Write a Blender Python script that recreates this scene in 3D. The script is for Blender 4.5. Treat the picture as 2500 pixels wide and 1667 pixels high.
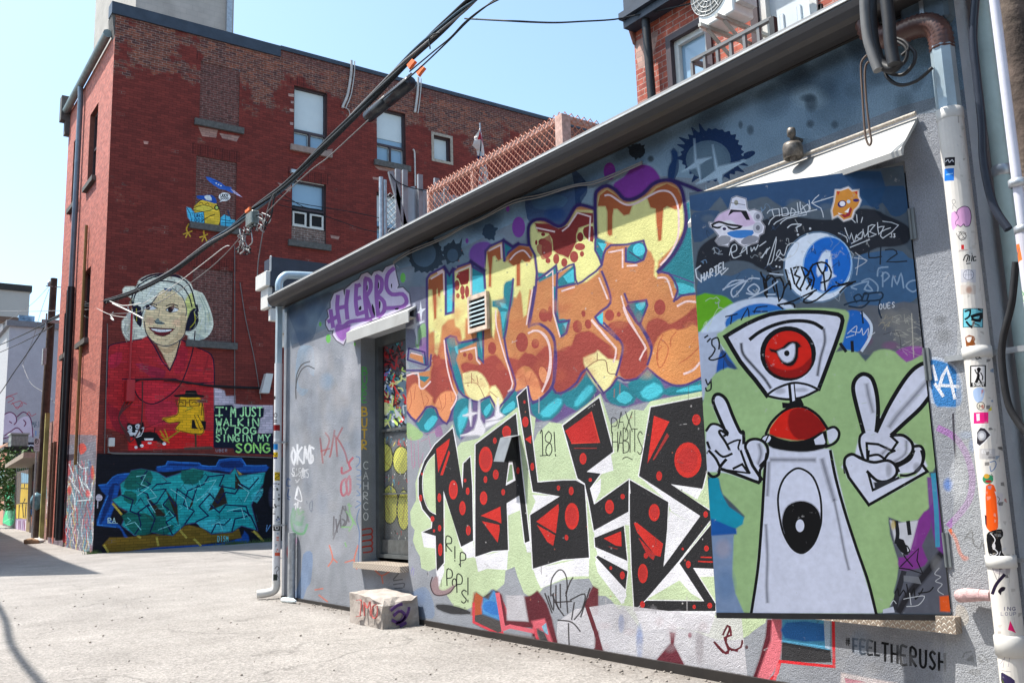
import bpy, bmesh, math, random
import numpy as np
from mathutils import Vector, Matrix
from mathutils.geometry import delaunay_2d_cdt
random.seed(7)
for o in list(bpy.data.objects): bpy.data.objects.remove(o)
S=bpy.context.scene
COL=S.collection
# ------------------------------------------------------------------ camera, sky, sun, exposure
CAMH=1.264
FPX=2240.3; YAW,PITCH,ROLL=.62583,.164545,-.031143
def _rot():
    cy,sy=math.cos(YAW),math.sin(YAW);cp,sp=math.cos(PITCH),math.sin(PITCH)
    f=np.array([sy*cp,cy*cp,sp]);r=np.array([cy,-sy,0.]);u=np.cross(r,f)
    cr,sr=math.cos(ROLL),math.sin(ROLL)
    return np.array([r*cr+u*sr,u*cr-r*sr,f])
MR=_rot()
cam=bpy.data.cameras.new('camera'); camo=bpy.data.objects.new('camera',cam); COL.objects.link(camo)
cam.sensor_fit='HORIZONTAL'; cam.sensor_width=36; cam.lens=36*FPX/2500
cam.clip_start=.05; cam.clip_end=2000
mw=Matrix.Identity(4)
for i in range(3):
    mw[i][0]=MR[0][i]; mw[i][1]=MR[1][i]; mw[i][2]=-MR[2][i]
mw[2][3]=CAMH
camo.matrix_world=mw
S.camera=camo
SUND=Vector((.38,-.38,-1)).normalized()      # direction the light travels
sun=bpy.data.lights.new('sun','SUN'); suno=bpy.data.objects.new('sun',sun); COL.objects.link(suno)
sun.energy=4.9; sun.angle=math.radians(.5); sun.color=(1,.95,.88)
suno.rotation_euler=SUND.to_track_quat('-Z','Y').to_euler(); suno.location=(-5,5,30)
W=bpy.data.worlds.new('World'); S.world=W; W.use_nodes=True
nt=W.node_tree; nt.nodes.clear()
sky=nt.nodes.new('ShaderNodeTexSky'); sky.sky_type='NISHITA'; sky.sun_disc=False
sky.sun_elevation=math.asin(-SUND.z); sky.sun_rotation=math.atan2(-SUND.x,-SUND.y)
sky.air_density=1.0; sky.dust_density=2.2; sky.ozone_density=1.0; sky.altitude=100
bg=nt.nodes.new('ShaderNodeBackground'); bg.inputs[1].default_value=.124
wo=nt.nodes.new('ShaderNodeOutputWorld')
tint=nt.nodes.new('ShaderNodeMixRGB'); tint.blend_type='MULTIPLY'; tint.inputs[0].default_value=1; tint.inputs[2].default_value=(1.31,1.46,1.42,1)   # thin bright summer haze over the blue
nt.links.new(sky.outputs[0],tint.inputs[1]); nt.links.new(tint.outputs[0],bg.inputs[0]); nt.links.new(bg.outputs[0],wo.inputs[0])
S.render.engine='CYCLES'
S.view_settings.view_transform='Standard'; S.view_settings.look='None'
S.view_settings.exposure=.84; S.view_settings.gamma=1
try: S.view_settings.use_curve_mapping=False
except Exception: pass
S.cycles.max_bounces=6; S.cycles.transparent_max_bounces=12
# ------------------------------------------------------------------ projection helpers: photo pixel -> point on a real plane
def ray(x,y):
    return MR.T@np.array([(x-1250)/FPX,-(y-833.5)/FPX,1.])
def hitp(x,y,p0,n):
    d=ray(x,y); o=np.array([0,0,CAMH]); t=np.dot(np.array(p0)-o,n)/np.dot(d,n); return o+d*t
def onx(x,y,a): return hitp(x,y,(a,0,0),(1,0,0))
def ony(x,y,b): return hitp(x,y,(0,b,0),(0,1,0))
def onz(x,y,c): return hitp(x,y,(0,0,c),(0,0,1))
# ------------------------------------------------------------------ object helpers
def tag(o,label=None,cat=None,group=None,kind=None):
    if label: o['label']=label
    if cat: o['category']=cat
    if group: o['group']=group
    if kind: o['kind']=kind
    return o
def thing(name,label,cat,loc=(0,0,0),group=None,rz=0):
    o=bpy.data.objects.new(name,None); COL.objects.link(o); o.location=loc; o.rotation_euler=(0,0,rz)
    o.empty_display_size=.1
    return tag(o,label,cat,group)
def basis(a):
    a=Vector(a).normalized(); h=Vector((0,0,1)) if abs(a.z)<.9 else Vector((1,0,0))
    u=a.cross(h).normalized(); return u,a.cross(u).normalized()
class MB:
    def __init__(s): s.v=[]; s.f=[]; s.m=[]; s.sm=[]; s.cut=[]
    def add(s,vs,fs,m=0,smooth=False):
        b=len(s.v); s.cut.append((len(s.v),len(s.f))); s.v+= [tuple(map(float,v)) for v in vs]
        for f in fs: s.f.append(tuple(i+b for i in f)); s.m.append(m); s.sm.append(smooth)
        return s
    def box(s,x0,y0,z0,x1,y1,z1,m=0):
        vs=[(x0,y0,z0),(x1,y0,z0),(x1,y1,z0),(x0,y1,z0),(x0,y0,z1),(x1,y0,z1),(x1,y1,z1),(x0,y1,z1)]
        return s.add(vs,[(0,3,2,1),(4,5,6,7),(0,1,5,4),(1,2,6,5),(2,3,7,6),(3,0,4,7)],m)
    def bar(s,a,b,w,h,m=0,up=(0,0,1)):
        a=Vector(a); b=Vector(b); d=(b-a).normalized(); u=Vector(up)
        if abs(d.dot(u))>.95: u=Vector((1,0,0))
        r=d.cross(u).normalized(); u=r.cross(d)
        vs=[p+r*sx*w/2+u*sy*h/2 for p in (a,b) for sx,sy in ((-1,-1),(1,-1),(1,1),(-1,1))]
        return s.add(vs,[(0,1,2,3),(7,6,5,4),(0,4,5,1),(1,5,6,2),(2,6,7,3),(3,7,4,0)],m)
    def tube(s,pts,r,n=10,m=0,caps=True,smooth=True,sx=1,sy=1,rot=0):
        pts=[Vector(p) for p in pts]; k=len(pts)
        rs=r if isinstance(r,(list,tuple)) else [r]*k
        t0=(pts[1]-pts[0]).normalized(); u,w=basis(t0); vs=[]
        for i,p in enumerate(pts):
            t=(pts[min(i+1,k-1)]-pts[max(i-1,0)]).normalized()
            u=(u-t*u.dot(t)).normalized(); w=t.cross(u)
            for j in range(n):
                a=2*math.pi*j/n+rot; vs.append(p+(u*math.cos(a)*sx+w*math.sin(a)*sy)*rs[i])
        fs=[(i*n+j,i*n+(j+1)%n,(i+1)*n+(j+1)%n,(i+1)*n+j) for i in range(k-1) for j in range(n)]
        s.add(vs,fs,m,smooth)
        if caps: s.add(vs[:n],[tuple(range(n))[::-1]],m); s.add(vs[-n:],[tuple(range(n))],m)
        return s
    def disc(s,c,ax,r,h,n=20,m=0): # solid cylinder
        c=Vector(c); ax=Vector(ax).normalized()
        return s.tube([c-ax*h/2,c+ax*h/2],r,n,m)
    def lathe(s,c,prof,ax=(0,0,1),n=20,m=0):
        c=Vector(c); ax=Vector(ax).normalized(); u,w=basis(ax); vs=[]
        for (r,h) in prof:
            for j in range(n):
                a=2*math.pi*j/n; vs.append(c+ax*h+(u*math.cos(a)+w*math.sin(a))*r)
        fs=[(i*n+j,i*n+(j+1)%n,(i+1)*n+(j+1)%n,(i+1)*n+j) for i in range(len(prof)-1) for j in range(n)]
        return s.add(vs,fs,m,True)
    def prism(s,poly,e,m=0): # planar 3D polygon extruded by vector e
        p=[Vector(q) for q in poly]; e=Vector(e); n=len(p)
        return s.add(p+[q+e for q in p],[tuple(range(n))[::-1],tuple(range(n,2*n))]+[(i,(i+1)%n,(i+1)%n+n,i+n) for i in range(n)],m)
    def blob(s,c,r,n=8,m=0,jit=.2):
        vs=[];
        for i in range(n//2+1):
            for j in range(n):
                th=math.pi*i/(n//2); ph=2*math.pi*j/n; q=1+random.uniform(-jit,jit)
                vs.append((c[0]+r[0]*q*math.sin(th)*math.cos(ph),c[1]+r[1]*q*math.sin(th)*math.sin(ph),c[2]+r[2]*q*math.cos(th)))
        fs=[(i*n+j,i*n+(j+1)%n,(i+1)*n+(j+1)%n,(i+1)*n+j) for i in range(n//2) for j in range(n)]
        return s.add(vs,fs,m,True)
    def split(s,name,mat,parent=None,gap=.004,**kw):
        "every separate piece as an object of its own, all with the same name"
        n=len(s.cut); cv=[c[0] for c in s.cut]+[len(s.v)]; cf=[c[1] for c in s.cut]+[len(s.f)]
        bb=[(np.array(s.v[cv[i]:cv[i+1]]).min(0)-gap,np.array(s.v[cv[i]:cv[i+1]]).max(0)+gap) for i in range(n)]
        g=list(range(n))
        def rt(i):
            while g[i]!=i: i=g[i]
            return i
        for i in range(n):
            for j in range(i):
                if (bb[i][0]<=bb[j][1]).all() and (bb[j][0]<=bb[i][1]).all(): g[rt(i)]=rt(j)
        out=[]
        for r in sorted({rt(i) for i in range(n)}):
            q=MB()
            for i in range(n):
                if rt(i)==r:
                    o=len(q.v); q.v+=s.v[cv[i]:cv[i+1]]
                    for k in range(cf[i],cf[i+1]): q.f.append(tuple(z-cv[i]+o for z in s.f[k])); q.m.append(s.m[k]); q.sm.append(s.sm[k])
            out.append(q.build(name,mat,parent,**kw))
        return out[0]
    def build(s,name,mat,parent=None,label=None,fix=True,bev=0):
        me=bpy.data.meshes.new(name)
        off=Vector((0,0,0)); q=parent
        while q: off+=q.location; q=q.parent
        me.from_pydata([Vector(v)-off for v in s.v],[],s.f)
        for mt in (mat if isinstance(mat,(list,tuple)) else [mat]): me.materials.append(mt)
        for p,i,sm in zip(me.polygons,s.m,s.sm): p.material_index=i; p.use_smooth=sm
        if fix or bev:
            bm=bmesh.new(); bm.from_mesh(me)
            if bev:
                bmesh.ops.remove_doubles(bm,verts=bm.verts,dist=1e-5)
                bmesh.ops.bevel(bm,geom=[e for e in bm.edges if len(e.link_faces)==2 and e.calc_face_angle(0)>.6],offset=bev,segments=1,affect='EDGES',profile=.5)
            bmesh.ops.recalc_face_normals(bm,faces=bm.faces); bm.to_mesh(me); bm.free()
        o=bpy.data.objects.new(name,me); COL.objects.link(o); o.parent=parent
        if label: o['label']=label
        return o
def crs(pts,k=6,closed=False):
    P=[np.array(p,float) for p in pts]; n=len(P)
    if n<3: return [tuple(p) for p in P]
    out=[]
    rng=range(n) if closed else range(n-1)
    for i in rng:
        if closed: a,b,c,d=P[i-1],P[i],P[(i+1)%n],P[(i+2)%n]
        else: a,b,c,d=P[max(i-1,0)],P[i],P[i+1],P[min(i+2,n-1)]
        for j in range(k):
            t=j/k; out.append(tuple(.5*((2*b)+(-a+c)*t+(2*a-5*b+4*c-d)*t*t+(-a+3*b-3*c+d)*t**3)))
    if not closed: out.append(tuple(P[-1]))
    return out
def setcol(o,c):
    at=o.data.attributes.new('col','FLOAT_COLOR','CORNER'); at.data.foreach_set('color',list(c)*len(o.data.loops)); return o
def copy_tree(o,parent=None):
    c=o.copy(); COL.objects.link(c); c.parent=parent
    for ch in list(o.children): copy_tree(ch,c)
    return c
# ------------------------------------------------------------------ materials
def lin(c):
    return tuple(((x/255)/12.92 if x/255<=.04045 else ((x/255+.055)/1.055)**2.4) for x in c)
MATS={}
def mat(name,color,rough=.7,metal=0,nscale=8,namt=.18,bump=.0,bscale=60,spec=.4,dirt=0,dirtcol=(.05,.04,.03)):
    if name in MATS: return MATS[name]
    m=bpy.data.materials.new(name); MATS[name]=m; m.use_nodes=True; N=m.node_tree.nodes; L=m.node_tree.links
    b=N['Principled BSDF']; tc=N.new('ShaderNodeTexCoord')
    n=N.new('ShaderNodeTexNoise'); n.inputs['Scale'].default_value=nscale; n.inputs['Detail'].default_value=6; n.inputs['Roughness'].default_value=.65
    L.new(tc.outputs['Object'],n.inputs['Vector'])
    r=N.new('ShaderNodeValToRGB'); L.new(n.outputs[0],r.inputs[0])
    r.color_ramp.elements[0].position=.3; r.color_ramp.elements[1].position=.7
    r.color_ramp.elements[0].color=tuple(c*(1-namt) for c in color)+(1,); r.color_ramp.elements[1].color=tuple(min(1,c*(1+namt)) for c in color)+(1,)
    last=r.outputs[0]
    if dirt:
        n2=N.new('ShaderNodeTexNoise'); n2.inputs['Scale'].default_value=nscale*.35; n2.inputs['Detail'].default_value=8; n2.inputs['Roughness'].default_value=.75
        L.new(tc.outputs['Object'],n2.inputs['Vector'])
        mr=N.new('ShaderNodeMapRange'); mr.inputs[1].default_value=.5; mr.inputs[2].default_value=.72; mr.inputs[4].default_value=dirt; L.new(n2.outputs[0],mr.inputs[0])
        mx=N.new('ShaderNodeMixRGB'); mx.inputs[2].default_value=dirtcol+(1,); L.new(mr.outputs[0],mx.inputs[0]); L.new(last,mx.inputs[1]); last=mx.outputs[0]
    L.new(last,b.inputs['Base Color'])
    b.inputs['Roughness'].default_value=rough; b.inputs['Metallic'].default_value=metal; b.inputs['Specular IOR Level'].default_value=spec
    if bump:
        n3=N.new('ShaderNodeTexNoise'); n3.inputs['Scale'].default_value=bscale; n3.inputs['Detail'].default_value=5; L.new(tc.outputs['Object'],n3.inputs['Vector'])
        bp=N.new('ShaderNodeBump'); bp.inputs['Strength'].default_value=bump; bp.inputs['Distance'].default_value=.01; L.new(n3.outputs[0],bp.inputs['Height']); L.new(bp.outputs[0],b.inputs['Normal'])
    return m
def swz(N,L,a,b_):
    "vector (pos[a],pos[b],0) from world position"
    g=N.new('ShaderNodeNewGeometry'); s=N.new('ShaderNodeSeparateXYZ'); c=N.new('ShaderNodeCombineXYZ')
    L.new(g.outputs['Position'],s.inputs[0]); L.new(s.outputs[a],c.inputs[0]); L.new(s.outputs[b_],c.inputs[1]); return c.outputs[0],g,s
def mth(N,L,op,a,b=None,c=None,clamp=False):
    n=N.new('ShaderNodeMath'); n.operation=op; n.use_clamp=clamp
    for i,v in enumerate((a,b,c)):
        if v is None: continue
        if isinstance(v,(int,float)): n.inputs[i].default_value=v
        else: L.new(v,n.inputs[i])
    return n.outputs[0]
def mixc(N,L,f,a,b,mode='MIX'):
    n=N.new('ShaderNodeMixRGB'); n.blend_type=mode
    for i,v in enumerate((f,a,b)):
        if isinstance(v,(int,float)): n.inputs[i].default_value=v
        elif isinstance(v,tuple): n.inputs[i].default_value=v+(1,)
        else: L.new(v,n.inputs[i])
    return n.outputs[0]
def noise(N,L,vec,scale,detail=5,rough=.6):
    n=N.new('ShaderNodeTexNoise'); n.inputs['Scale'].default_value=scale; n.inputs['Detail'].default_value=detail; n.inputs['Roughness'].default_value=rough
    L.new(vec,n.inputs['Vector']); return n.outputs[0]
def maprange(N,L,v,a,b,c=0,d=1):
    n=N.new('ShaderNodeMapRange'); L.new(v,n.inputs[0])
    for i,x in enumerate((a,b,c,d)): n.inputs[i+1].default_value=x
    return n.outputs[0]
def stucco_mat(name,bump=.8,speck=.22,mott=.17,scale=130,rough=.9,dirtz=None):
    m=bpy.data.materials.new(name); m.use_nodes=True; N=m.node_tree.nodes; L=m.node_tree.links; b=N['Principled BSDF']
    at=N.new('ShaderNodeAttribute'); at.attribute_name='col'
    g=N.new('ShaderNodeNewGeometry'); P=g.outputs['Position']
    n1=noise(N,L,P,scale,2,.5); n2=noise(N,L,P,2.2,6,.65); n3=noise(N,L,P,scale*.3,3,.6)
    f1=maprange(N,L,n1,.3,.7,1-speck,1+speck); f2=maprange(N,L,n2,.3,.7,1-mott,1+mott)
    f=mth(N,L,'MULTIPLY',f1,f2)
    c=mixc(N,L,1.0,at.outputs['Color'],f,'MULTIPLY')
    # thin worn specks where plaster shows
    w=maprange(N,L,noise(N,L,P,scale*.5,4,.8),.645,.70); c=mixc(N,L,mth(N,L,'MULTIPLY',w,.5),c,(.42,.42,.43))
    L.new(c,b.inputs['Base Color']); b.inputs['Roughness'].default_value=rough; b.inputs['Specular IOR Level'].default_value=.25
    if bump:
        h=mth(N,L,'ADD',n1,n3)
        bp=N.new('ShaderNodeBump'); bp.inputs['Strength'].default_value=bump; bp.inputs['Distance'].default_value=.006; L.new(h,bp.inputs['Height']); L.new(bp.outputs[0],b.inputs['Normal'])
    return m
def brick_nodes(N,L,vec,rowh=.075,bw=.225,mort=.012,c1=(.16,.045,.03),c2=(.10,.03,.022),cm=(.35,.31,.28)):
    t=N.new('ShaderNodeTexBrick'); L.new(vec,t.inputs['Vector'])
    t.inputs['Scale'].default_value=1; t.inputs['Brick Width'].default_value=bw; t.inputs['Row Height'].default_value=rowh
    t.inputs['Mortar Size'].default_value=mort/2; t.inputs['Mortar Smooth'].default_value=.3; t.inputs['Bias'].default_value=0
    t.inputs['Color1'].default_value=c1+(1,); t.inputs['Color2'].default_value=c2+(1,); t.inputs['Mortar'].default_value=cm+(1,)
    return t
def painted_brick(name,a,b_,weather=None,lined=.35,c1=(.27,.06,.035),c2=(.13,.04,.03),cm=(.42,.37,.33),bump=.6):
    """colour attribute painted over brickwork; alpha of the attribute = paint cover"""
    m=bpy.data.materials.new(name); m.use_nodes=True; N=m.node_tree.nodes; L=m.node_tree.links; bs=N['Principled BSDF']
    vec,g,s=swz(N,L,a,b_)
    wob=N.new('ShaderNodeVectorMath'); wob.operation='MULTIPLY_ADD'; nn=N.new('ShaderNodeTexNoise'); nn.inputs['Scale'].default_value=3.
    L.new(vec,nn.inputs['Vector']); L.new(nn.outputs['Color'],wob.inputs[0]); wob.inputs[1].default_value=(.012,.012,0); L.new(vec,wob.inputs[2])
    t=brick_nodes(N,L,wob.outputs[0],c1=c1,c2=c2,cm=cm)
    at=N.new('ShaderNodeAttribute'); at.attribute_name='col'
    P=g.outputs['Position']
    nb=noise(N,L,P,9,5,.7); nat=mixc(N,L,1.0,t.outputs['Color'],maprange(N,L,nb,.3,.7,.45,1.5),'MULTIPLY')
    # per-brick tint of the painted surface
    tone=N.new('ShaderNodeTexBrick'); L.new(wob.outputs[0],tone.inputs['Vector'])
    for k,v in (('Scale',1),('Brick Width',.225),('Row Height',.075),('Mortar Size',.006),('Mortar Smooth',.2),('Bias',0)): tone.inputs[k].default_value=v
    tone.inputs['Color1'].default_value=(1.2,1.17,1.15,1); tone.inputs['Color2'].default_value=(.78,.78,.8,1); tone.inputs['Mortar'].default_value=(1-lined,1-lined,1-lined,1)
    mot=maprange(N,L,noise(N,L,P,1.3,7,.7),.3,.7,.86,1.14)
    pc=mixc(N,L,1.0,at.outputs['Color'],tone.outputs['Color'],'MULTIPLY'); pc=mixc(N,L,1.0,pc,mot,'MULTIPLY')
    cov=at.outputs['Alpha']
    if weather:
        z0,z1,amp=weather
        zz=maprange(N,L,s.outputs[2],z0,z1,0,1)
        sn=N.new('ShaderNodeVectorMath'); sn.operation='SNAP'; sn.inputs[1].default_value=(.225,.075,1); L.new(wob.outputs[0],sn.inputs[0])
        wn=mth(N,L,'ADD',mth(N,L,'MULTIPLY',noise(N,L,P,.9,5,.6),.55),mth(N,L,'MULTIPLY',noise(N,L,sn.outputs[0],1.7,9,.8),.45))
        msk=maprange(N,L,mth(N,L,'ADD',mth(N,L,'MULTIPLY',zz,amp),wn),.60,.635,0,1)
        cov=mth(N,L,'MULTIPLY',cov,mth(N,L,'SUBTRACT',1,msk),clamp=True)
        # little chips of mortar showing lower down
        chip=maprange(N,L,mth(N,L,'ADD',noise(N,L,sn.outputs[0],2.1,9,.85),mth(N,L,'MULTIPLY',t.outputs['Fac'],.06)),.665,.68,0,.9); cov=mth(N,L,'SUBTRACT',cov,chip,clamp=True)
    c=mixc(N,L,cov,nat,pc)
    L.new(c,bs.inputs['Base Color']); bs.inputs['Roughness'].default_value=.8; bs.inputs['Specular IOR Level'].default_value=.3
    h=mth(N,L,'SUBTRACT',mth(N,L,'MULTIPLY',noise(N,L,P,45,4,.6),.25),t.outputs['Fac'])
    bp=N.new('ShaderNodeBump'); bp.inputs['Strength'].default_value=bump; bp.inputs['Distance'].default_value=.008; L.new(h,bp.inputs['Height']); L.new(bp.outputs[0],bs.inputs['Normal'])
    return m
def glass_mat(name,col=(.02,.03,.04),rough=.05):
    m=bpy.data.materials.new(name); m.use_nodes=True; b=m.node_tree.nodes['Principled BSDF']
    b.inputs['Base Color'].default_value=col+(1,); b.inputs['Roughness'].default_value=rough; b.inputs['Specular IOR Level'].default_value=.9
    N=m.node_tree.nodes; L=m.node_tree.links; g=N.new('ShaderNodeNewGeometry'); n=noise(N,L,g.outputs['Position'],1.2,2)
    bp=N.new('ShaderNodeBump'); bp.inputs['Strength'].default_value=.03; L.new(n,bp.inputs['Height']); L.new(bp.outputs[0],b.inputs['Normal'])
    return m
# ------------------------------------------------------------------ painted canvases
# A wall or panel face is triangulated once against the outlines of everything painted on it, so the paint is the
# colour of the wall's own faces (one sheet, nothing overlapping).  Outlines are written as photo pixels and are
# carried onto the wall's plane.
FR=[0,0,1.]
def frame(ox,oy,s): FR[0],FR[1],FR[2]=ox,oy,s
def pts(t):
    v=[float(q) for q in t.replace(',',' ').split()] if isinstance(t,str) else [float(c) for p in t for c in p]
    return [(FR[0]+v[i]/FR[2],FR[1]+v[i+1]/FR[2]) for i in range(0,len(v)-1,2)]
class Canvas:
    def __init__(s,hit,uv,xyz,K=1.1):
        s.hit,s.uv,s.xyz,s.K=hit,uv,xyz,K; s.sh=[]; s.feather=0; s.grp=0; s.gn=['wall']; s.gl=[None]
    def group(s,name,label): s.gn.append(name); s.gl.append(label); s.grp=len(s.gn)-1
    def nogroup(s): s.grp=0
    def _c(s,c): 
        if c is None: return None
        return tuple(min(.9,(x**1.17)/s.K) for x in lin(c))
    def proj(s,P): return [s.uv(s.hit(x,y)) for x,y in P]
    def _add(s,polys,c,a,g=True,cov=1):
        ps=[]
        for p in polys:
            q=np.array(s.proj(p))
            if len(q)>=3: ps.append(q)
        if ps: s.sh.append((ps,s._c(c),a,s.grp if g else -1,cov))
    def poly(s,t,c,a=1,sm=0,g=True,cov=1):
        P=pts(t)
        if sm: P=crs(P,sm,True)
        if s.feather and a>=.9:     # thin breath of overspray round a filled shape
            x=[p[0] for p in P]; y=[p[1] for p in P]
            if (max(x)-min(x))*(max(y)-min(y))>1400: s.ribbon(P+[P[0]],s.feather,c,.38,None,g,cov)
        s._add([P],c,a,g,cov)
    def raw(s,P,c,a=1,g=True,cov=1): s._add([P],c,a,g,cov)
    def uvpoly(s,q,c,a=1,g=True,cov=1): s.sh.append(([np.array(q,float)],s._c(c),a,s.grp if g else -1,cov))
    def ell(s,cx,cy,rx,ry,c,a=1,rot=0,n=20,g=True):
        x,y=FR[0]+cx/FR[2],FR[1]+cy/FR[2]; k=FR[2]; r=math.radians(rot)
        s._add([[(x+(math.cos(t)*rx*math.cos(r)-math.sin(t)*ry*math.sin(r))/k,y+(math.cos(t)*rx*math.sin(r)+math.sin(t)*ry*math.cos(r))/k) for t in [2*math.pi*i/n for i in range(n)]]],c,a,g)
    def soft(s,cx,cy,rx,ry,c,a=1,rot=0,st=4,g=True):
        for i in range(st):
            q=1.25-.6*i/(st-1); s.ell(cx,cy,rx*q,ry*q,c,1-(1-a)**(1/st) if a<1 else [.25,.4,.6,1][min(i,3)],rot,16,g)
    def line(s,t,w,c,a=1,sm=4,closed=False,taper=None,g=True,cov=1):
        P=pts(t)
        if sm and len(P)>2: P=crs(P,sm,closed)
        if closed: P=P+[P[0]]
        s.ribbon(P,w/FR[2],c,a,taper,g,cov)
    def ribbon(s,P,w,c,a=1,taper=None,g=True,cov=1):
        Q=[np.array(P[0])]
        for p in P[1:]:
            if np.hypot(*(np.array(p)-Q[-1]))>.25: Q.append(np.array(p))
        if len(Q)<2: return
        n=len(Q); L=[];R=[]
        for i in range(n):
            d0=(Q[i]-Q[i-1]) if i else (Q[1]-Q[0]); d1=(Q[i+1]-Q[i]) if i<n-1 else d0
            d0=d0/np.hypot(*d0); d1=d1/np.hypot(*d1); m=d0+d1; lm=np.hypot(*m)
            if lm<.5: m=d0; lm=1
            m=m/lm; nn=np.array([-m[1],m[0]]); k=1/max(.55,abs(m@d0))
            ww=w/2
            if taper:
                t=i/(n-1); ww=w/2*(taper[0]+(taper[1]-taper[0])*t) if len(taper)==2 else w/2*np.interp(t,[0,.5,1],taper)
            L.append(Q[i]+nn*ww*k); R.append(Q[i]-nn*ww*k)
            if i==0: L[0]=L[0]-d1*ww*.6; R[0]=R[0]-d1*ww*.6
            if i==n-1: L[-1]=L[-1]+d0*ww*.6; R[-1]=R[-1]+d0*ww*.6
        s._add([[tuple(L[i]),tuple(L[i+1]),tuple(R[i+1]),tuple(R[i])] for i in range(n-1)],c,a,g,cov)
    def spray(s,t,w,c,a=1,sm=4,closed=False,soft=.5,g=True): # soft-edged stroke
        for k,al in ((1+soft,.3),(1+soft*.4,.5),(1-soft*.3,1)): s.line(t,w*k,c,al*a if al<1 else a,sm,closed,None,g)
    def out(s,t,fill,w,oc,sm=0,fa=1): # filled shape with outline
        s.poly(t,fill,fa,sm); s.line(t,w,oc,1,sm,True)
    def text(s,str_,x,y,h,w,c,adv=None,slant=0,dx=1,dy=0,th=None,a=1):
        "hand lettering with simple strokes; (x,y) top-left in frame units; dx,dy = baseline direction"
        th=th or h*.14; cw=adv or h*.75
        for i,ch in enumerate(str_):
            for st in GLY.get(ch.upper(),[]):
                P=[]
                for (gx,gy) in st:
                    lx=i*cw+gx*w+slant*(1-gy)*h; ly=gy*h
                    P.append((x+lx*dx,y+ly+lx*dy))
                s.line([(p[0],p[1]) for p in P],th,c,a,3 if len(P)>3 else 0)
    def build(s,outline,holes,base,parent,material,name='wall',edges=(),basecov=1,gridstep=None,label=None):
        V=[];E=[];key={}
        def addloop(q,closed=True):
            ids=[]
            for p in q:
                k=(round(float(p[0])*4e3),round(float(p[1])*4e3))
                if k not in key: key[k]=len(V); V.append((k[0]/4e3,k[1]/4e3))
                ids.append(key[k])
            for i in range(len(ids)-(0 if closed else 1)):
                a,b=ids[i],ids[(i+1)%len(ids)]
                if a!=b: E.append((a,b))
        O=np.array(outline,float); addloop(O)
        for h in holes: addloop(np.array(h,float))
        lo,hi=O.min(0),O.max(0)
        for ps,c,a,g,cv in s.sh:
            for q in ps:
                if (q.max(0)<lo).any() or (q.min(0)>hi).any(): continue
                q[:]=np.round(np.clip(q,lo-3,hi+3)*4e3)/4e3
                addloop(q)
        E=list({tuple(sorted(e)) for e in E})
        vo,eo,fo,_,_,_=delaunay_2d_cdt([Vector(v) for v in V],E,[],0,1e-5)
        vo=np.array([tuple(v) for v in vo]); F=np.array([tuple(f) for f in fo])
        C=vo[F].mean(1)
        def inside(q,X):
            x,y=X[:,0],X[:,1]; w=np.zeros(len(X),int); n=len(q)
            for i in range(n):
                x0,y0=q[i]; x1,y1=q[(i+1)%n]
                if y0==y1: continue
                cr=(x1-x0)*(y-y0)-(x-x0)*(y1-y0)
                if y1>y0: w+=((y0<=y)&(y<y1)&(cr>0))
                else: w-=((y1<=y)&(y<y0)&(cr<0))
            return w!=0
        keep=inside(O,C)
        for h in holes: keep&=~inside(np.array(h,float),C)
        ar=np.abs(np.cross(vo[F[:,1]]-vo[F[:,0]],vo[F[:,2]]-vo[F[:,0]]))>1e-9
        keep&=ar; F=F[keep]; C=C[keep]
        o_=np.argsort(C[:,0]); F=F[o_];C=C[o_]
        col=np.zeros((len(F),4)); col[:,:3]=s._c(base); col[:,3]=basecov; grp=np.zeros(len(F),int)
        for ps,c,a,g,cv in s.sh:
            msk=np.zeros(len(F),bool)
            for q in ps:
                i0,i1=np.searchsorted(C[:,0],(q[:,0].min(),q[:,0].max()))
                if i1<=i0: continue
                sub=C[i0:i1]; yy=(sub[:,1]>=q[:,1].min())&(sub[:,1]<=q[:,1].max()); ix=np.nonzero(yy)[0]
                if len(ix)==0: continue
                ins=inside(q,sub[ix]); msk[i0+ix[ins]]=True
            if c is not None:
                col[msk,:3]=col[msk,:3]*(1-a)+np.array(c)*a
            col[msk,3]=col[msk,3]*(1-a)+cv*a
            if g>0 and a>.45: grp[msk]=g
            elif g==0 and a>.8: grp[msk]=0
        res=[]; off=Vector((0,0,0)); q=parent
        while q: off+=q.location; q=q.parent
        main=None
        for gi,gname in enumerate(s.gn):
            sel=F[grp==gi]
            if len(sel)==0: continue
            u,inv=np.unique(sel,return_inverse=True); inv=inv.reshape(sel.shape)
            me=bpy.data.meshes.new(name if gi==0 else gname)
            me.from_pydata([Vector(s.xyz(*vo[k]))-off for k in u],[],[tuple(int(z) for z in f) for f in inv])
            at=me.attributes.new('col','FLOAT_COLOR','CORNER')
            at.data.foreach_set('color',np.repeat(col[grp==gi],3,axis=0).astype(np.float32).ravel())
            me.materials.append(material)
            o=bpy.data.objects.new(name if gi==0 else gname,me); COL.objects.link(o)
            if gi==0: o.parent=parent; main=o; 
            else:
                o.parent=main if main is not None and main.parent is not None and main.parent.parent is None else parent
                if s.gl[gi]: o['label']=s.gl[gi]
            res.append(o)
        if label and main: main['label']=label
        return main
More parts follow.
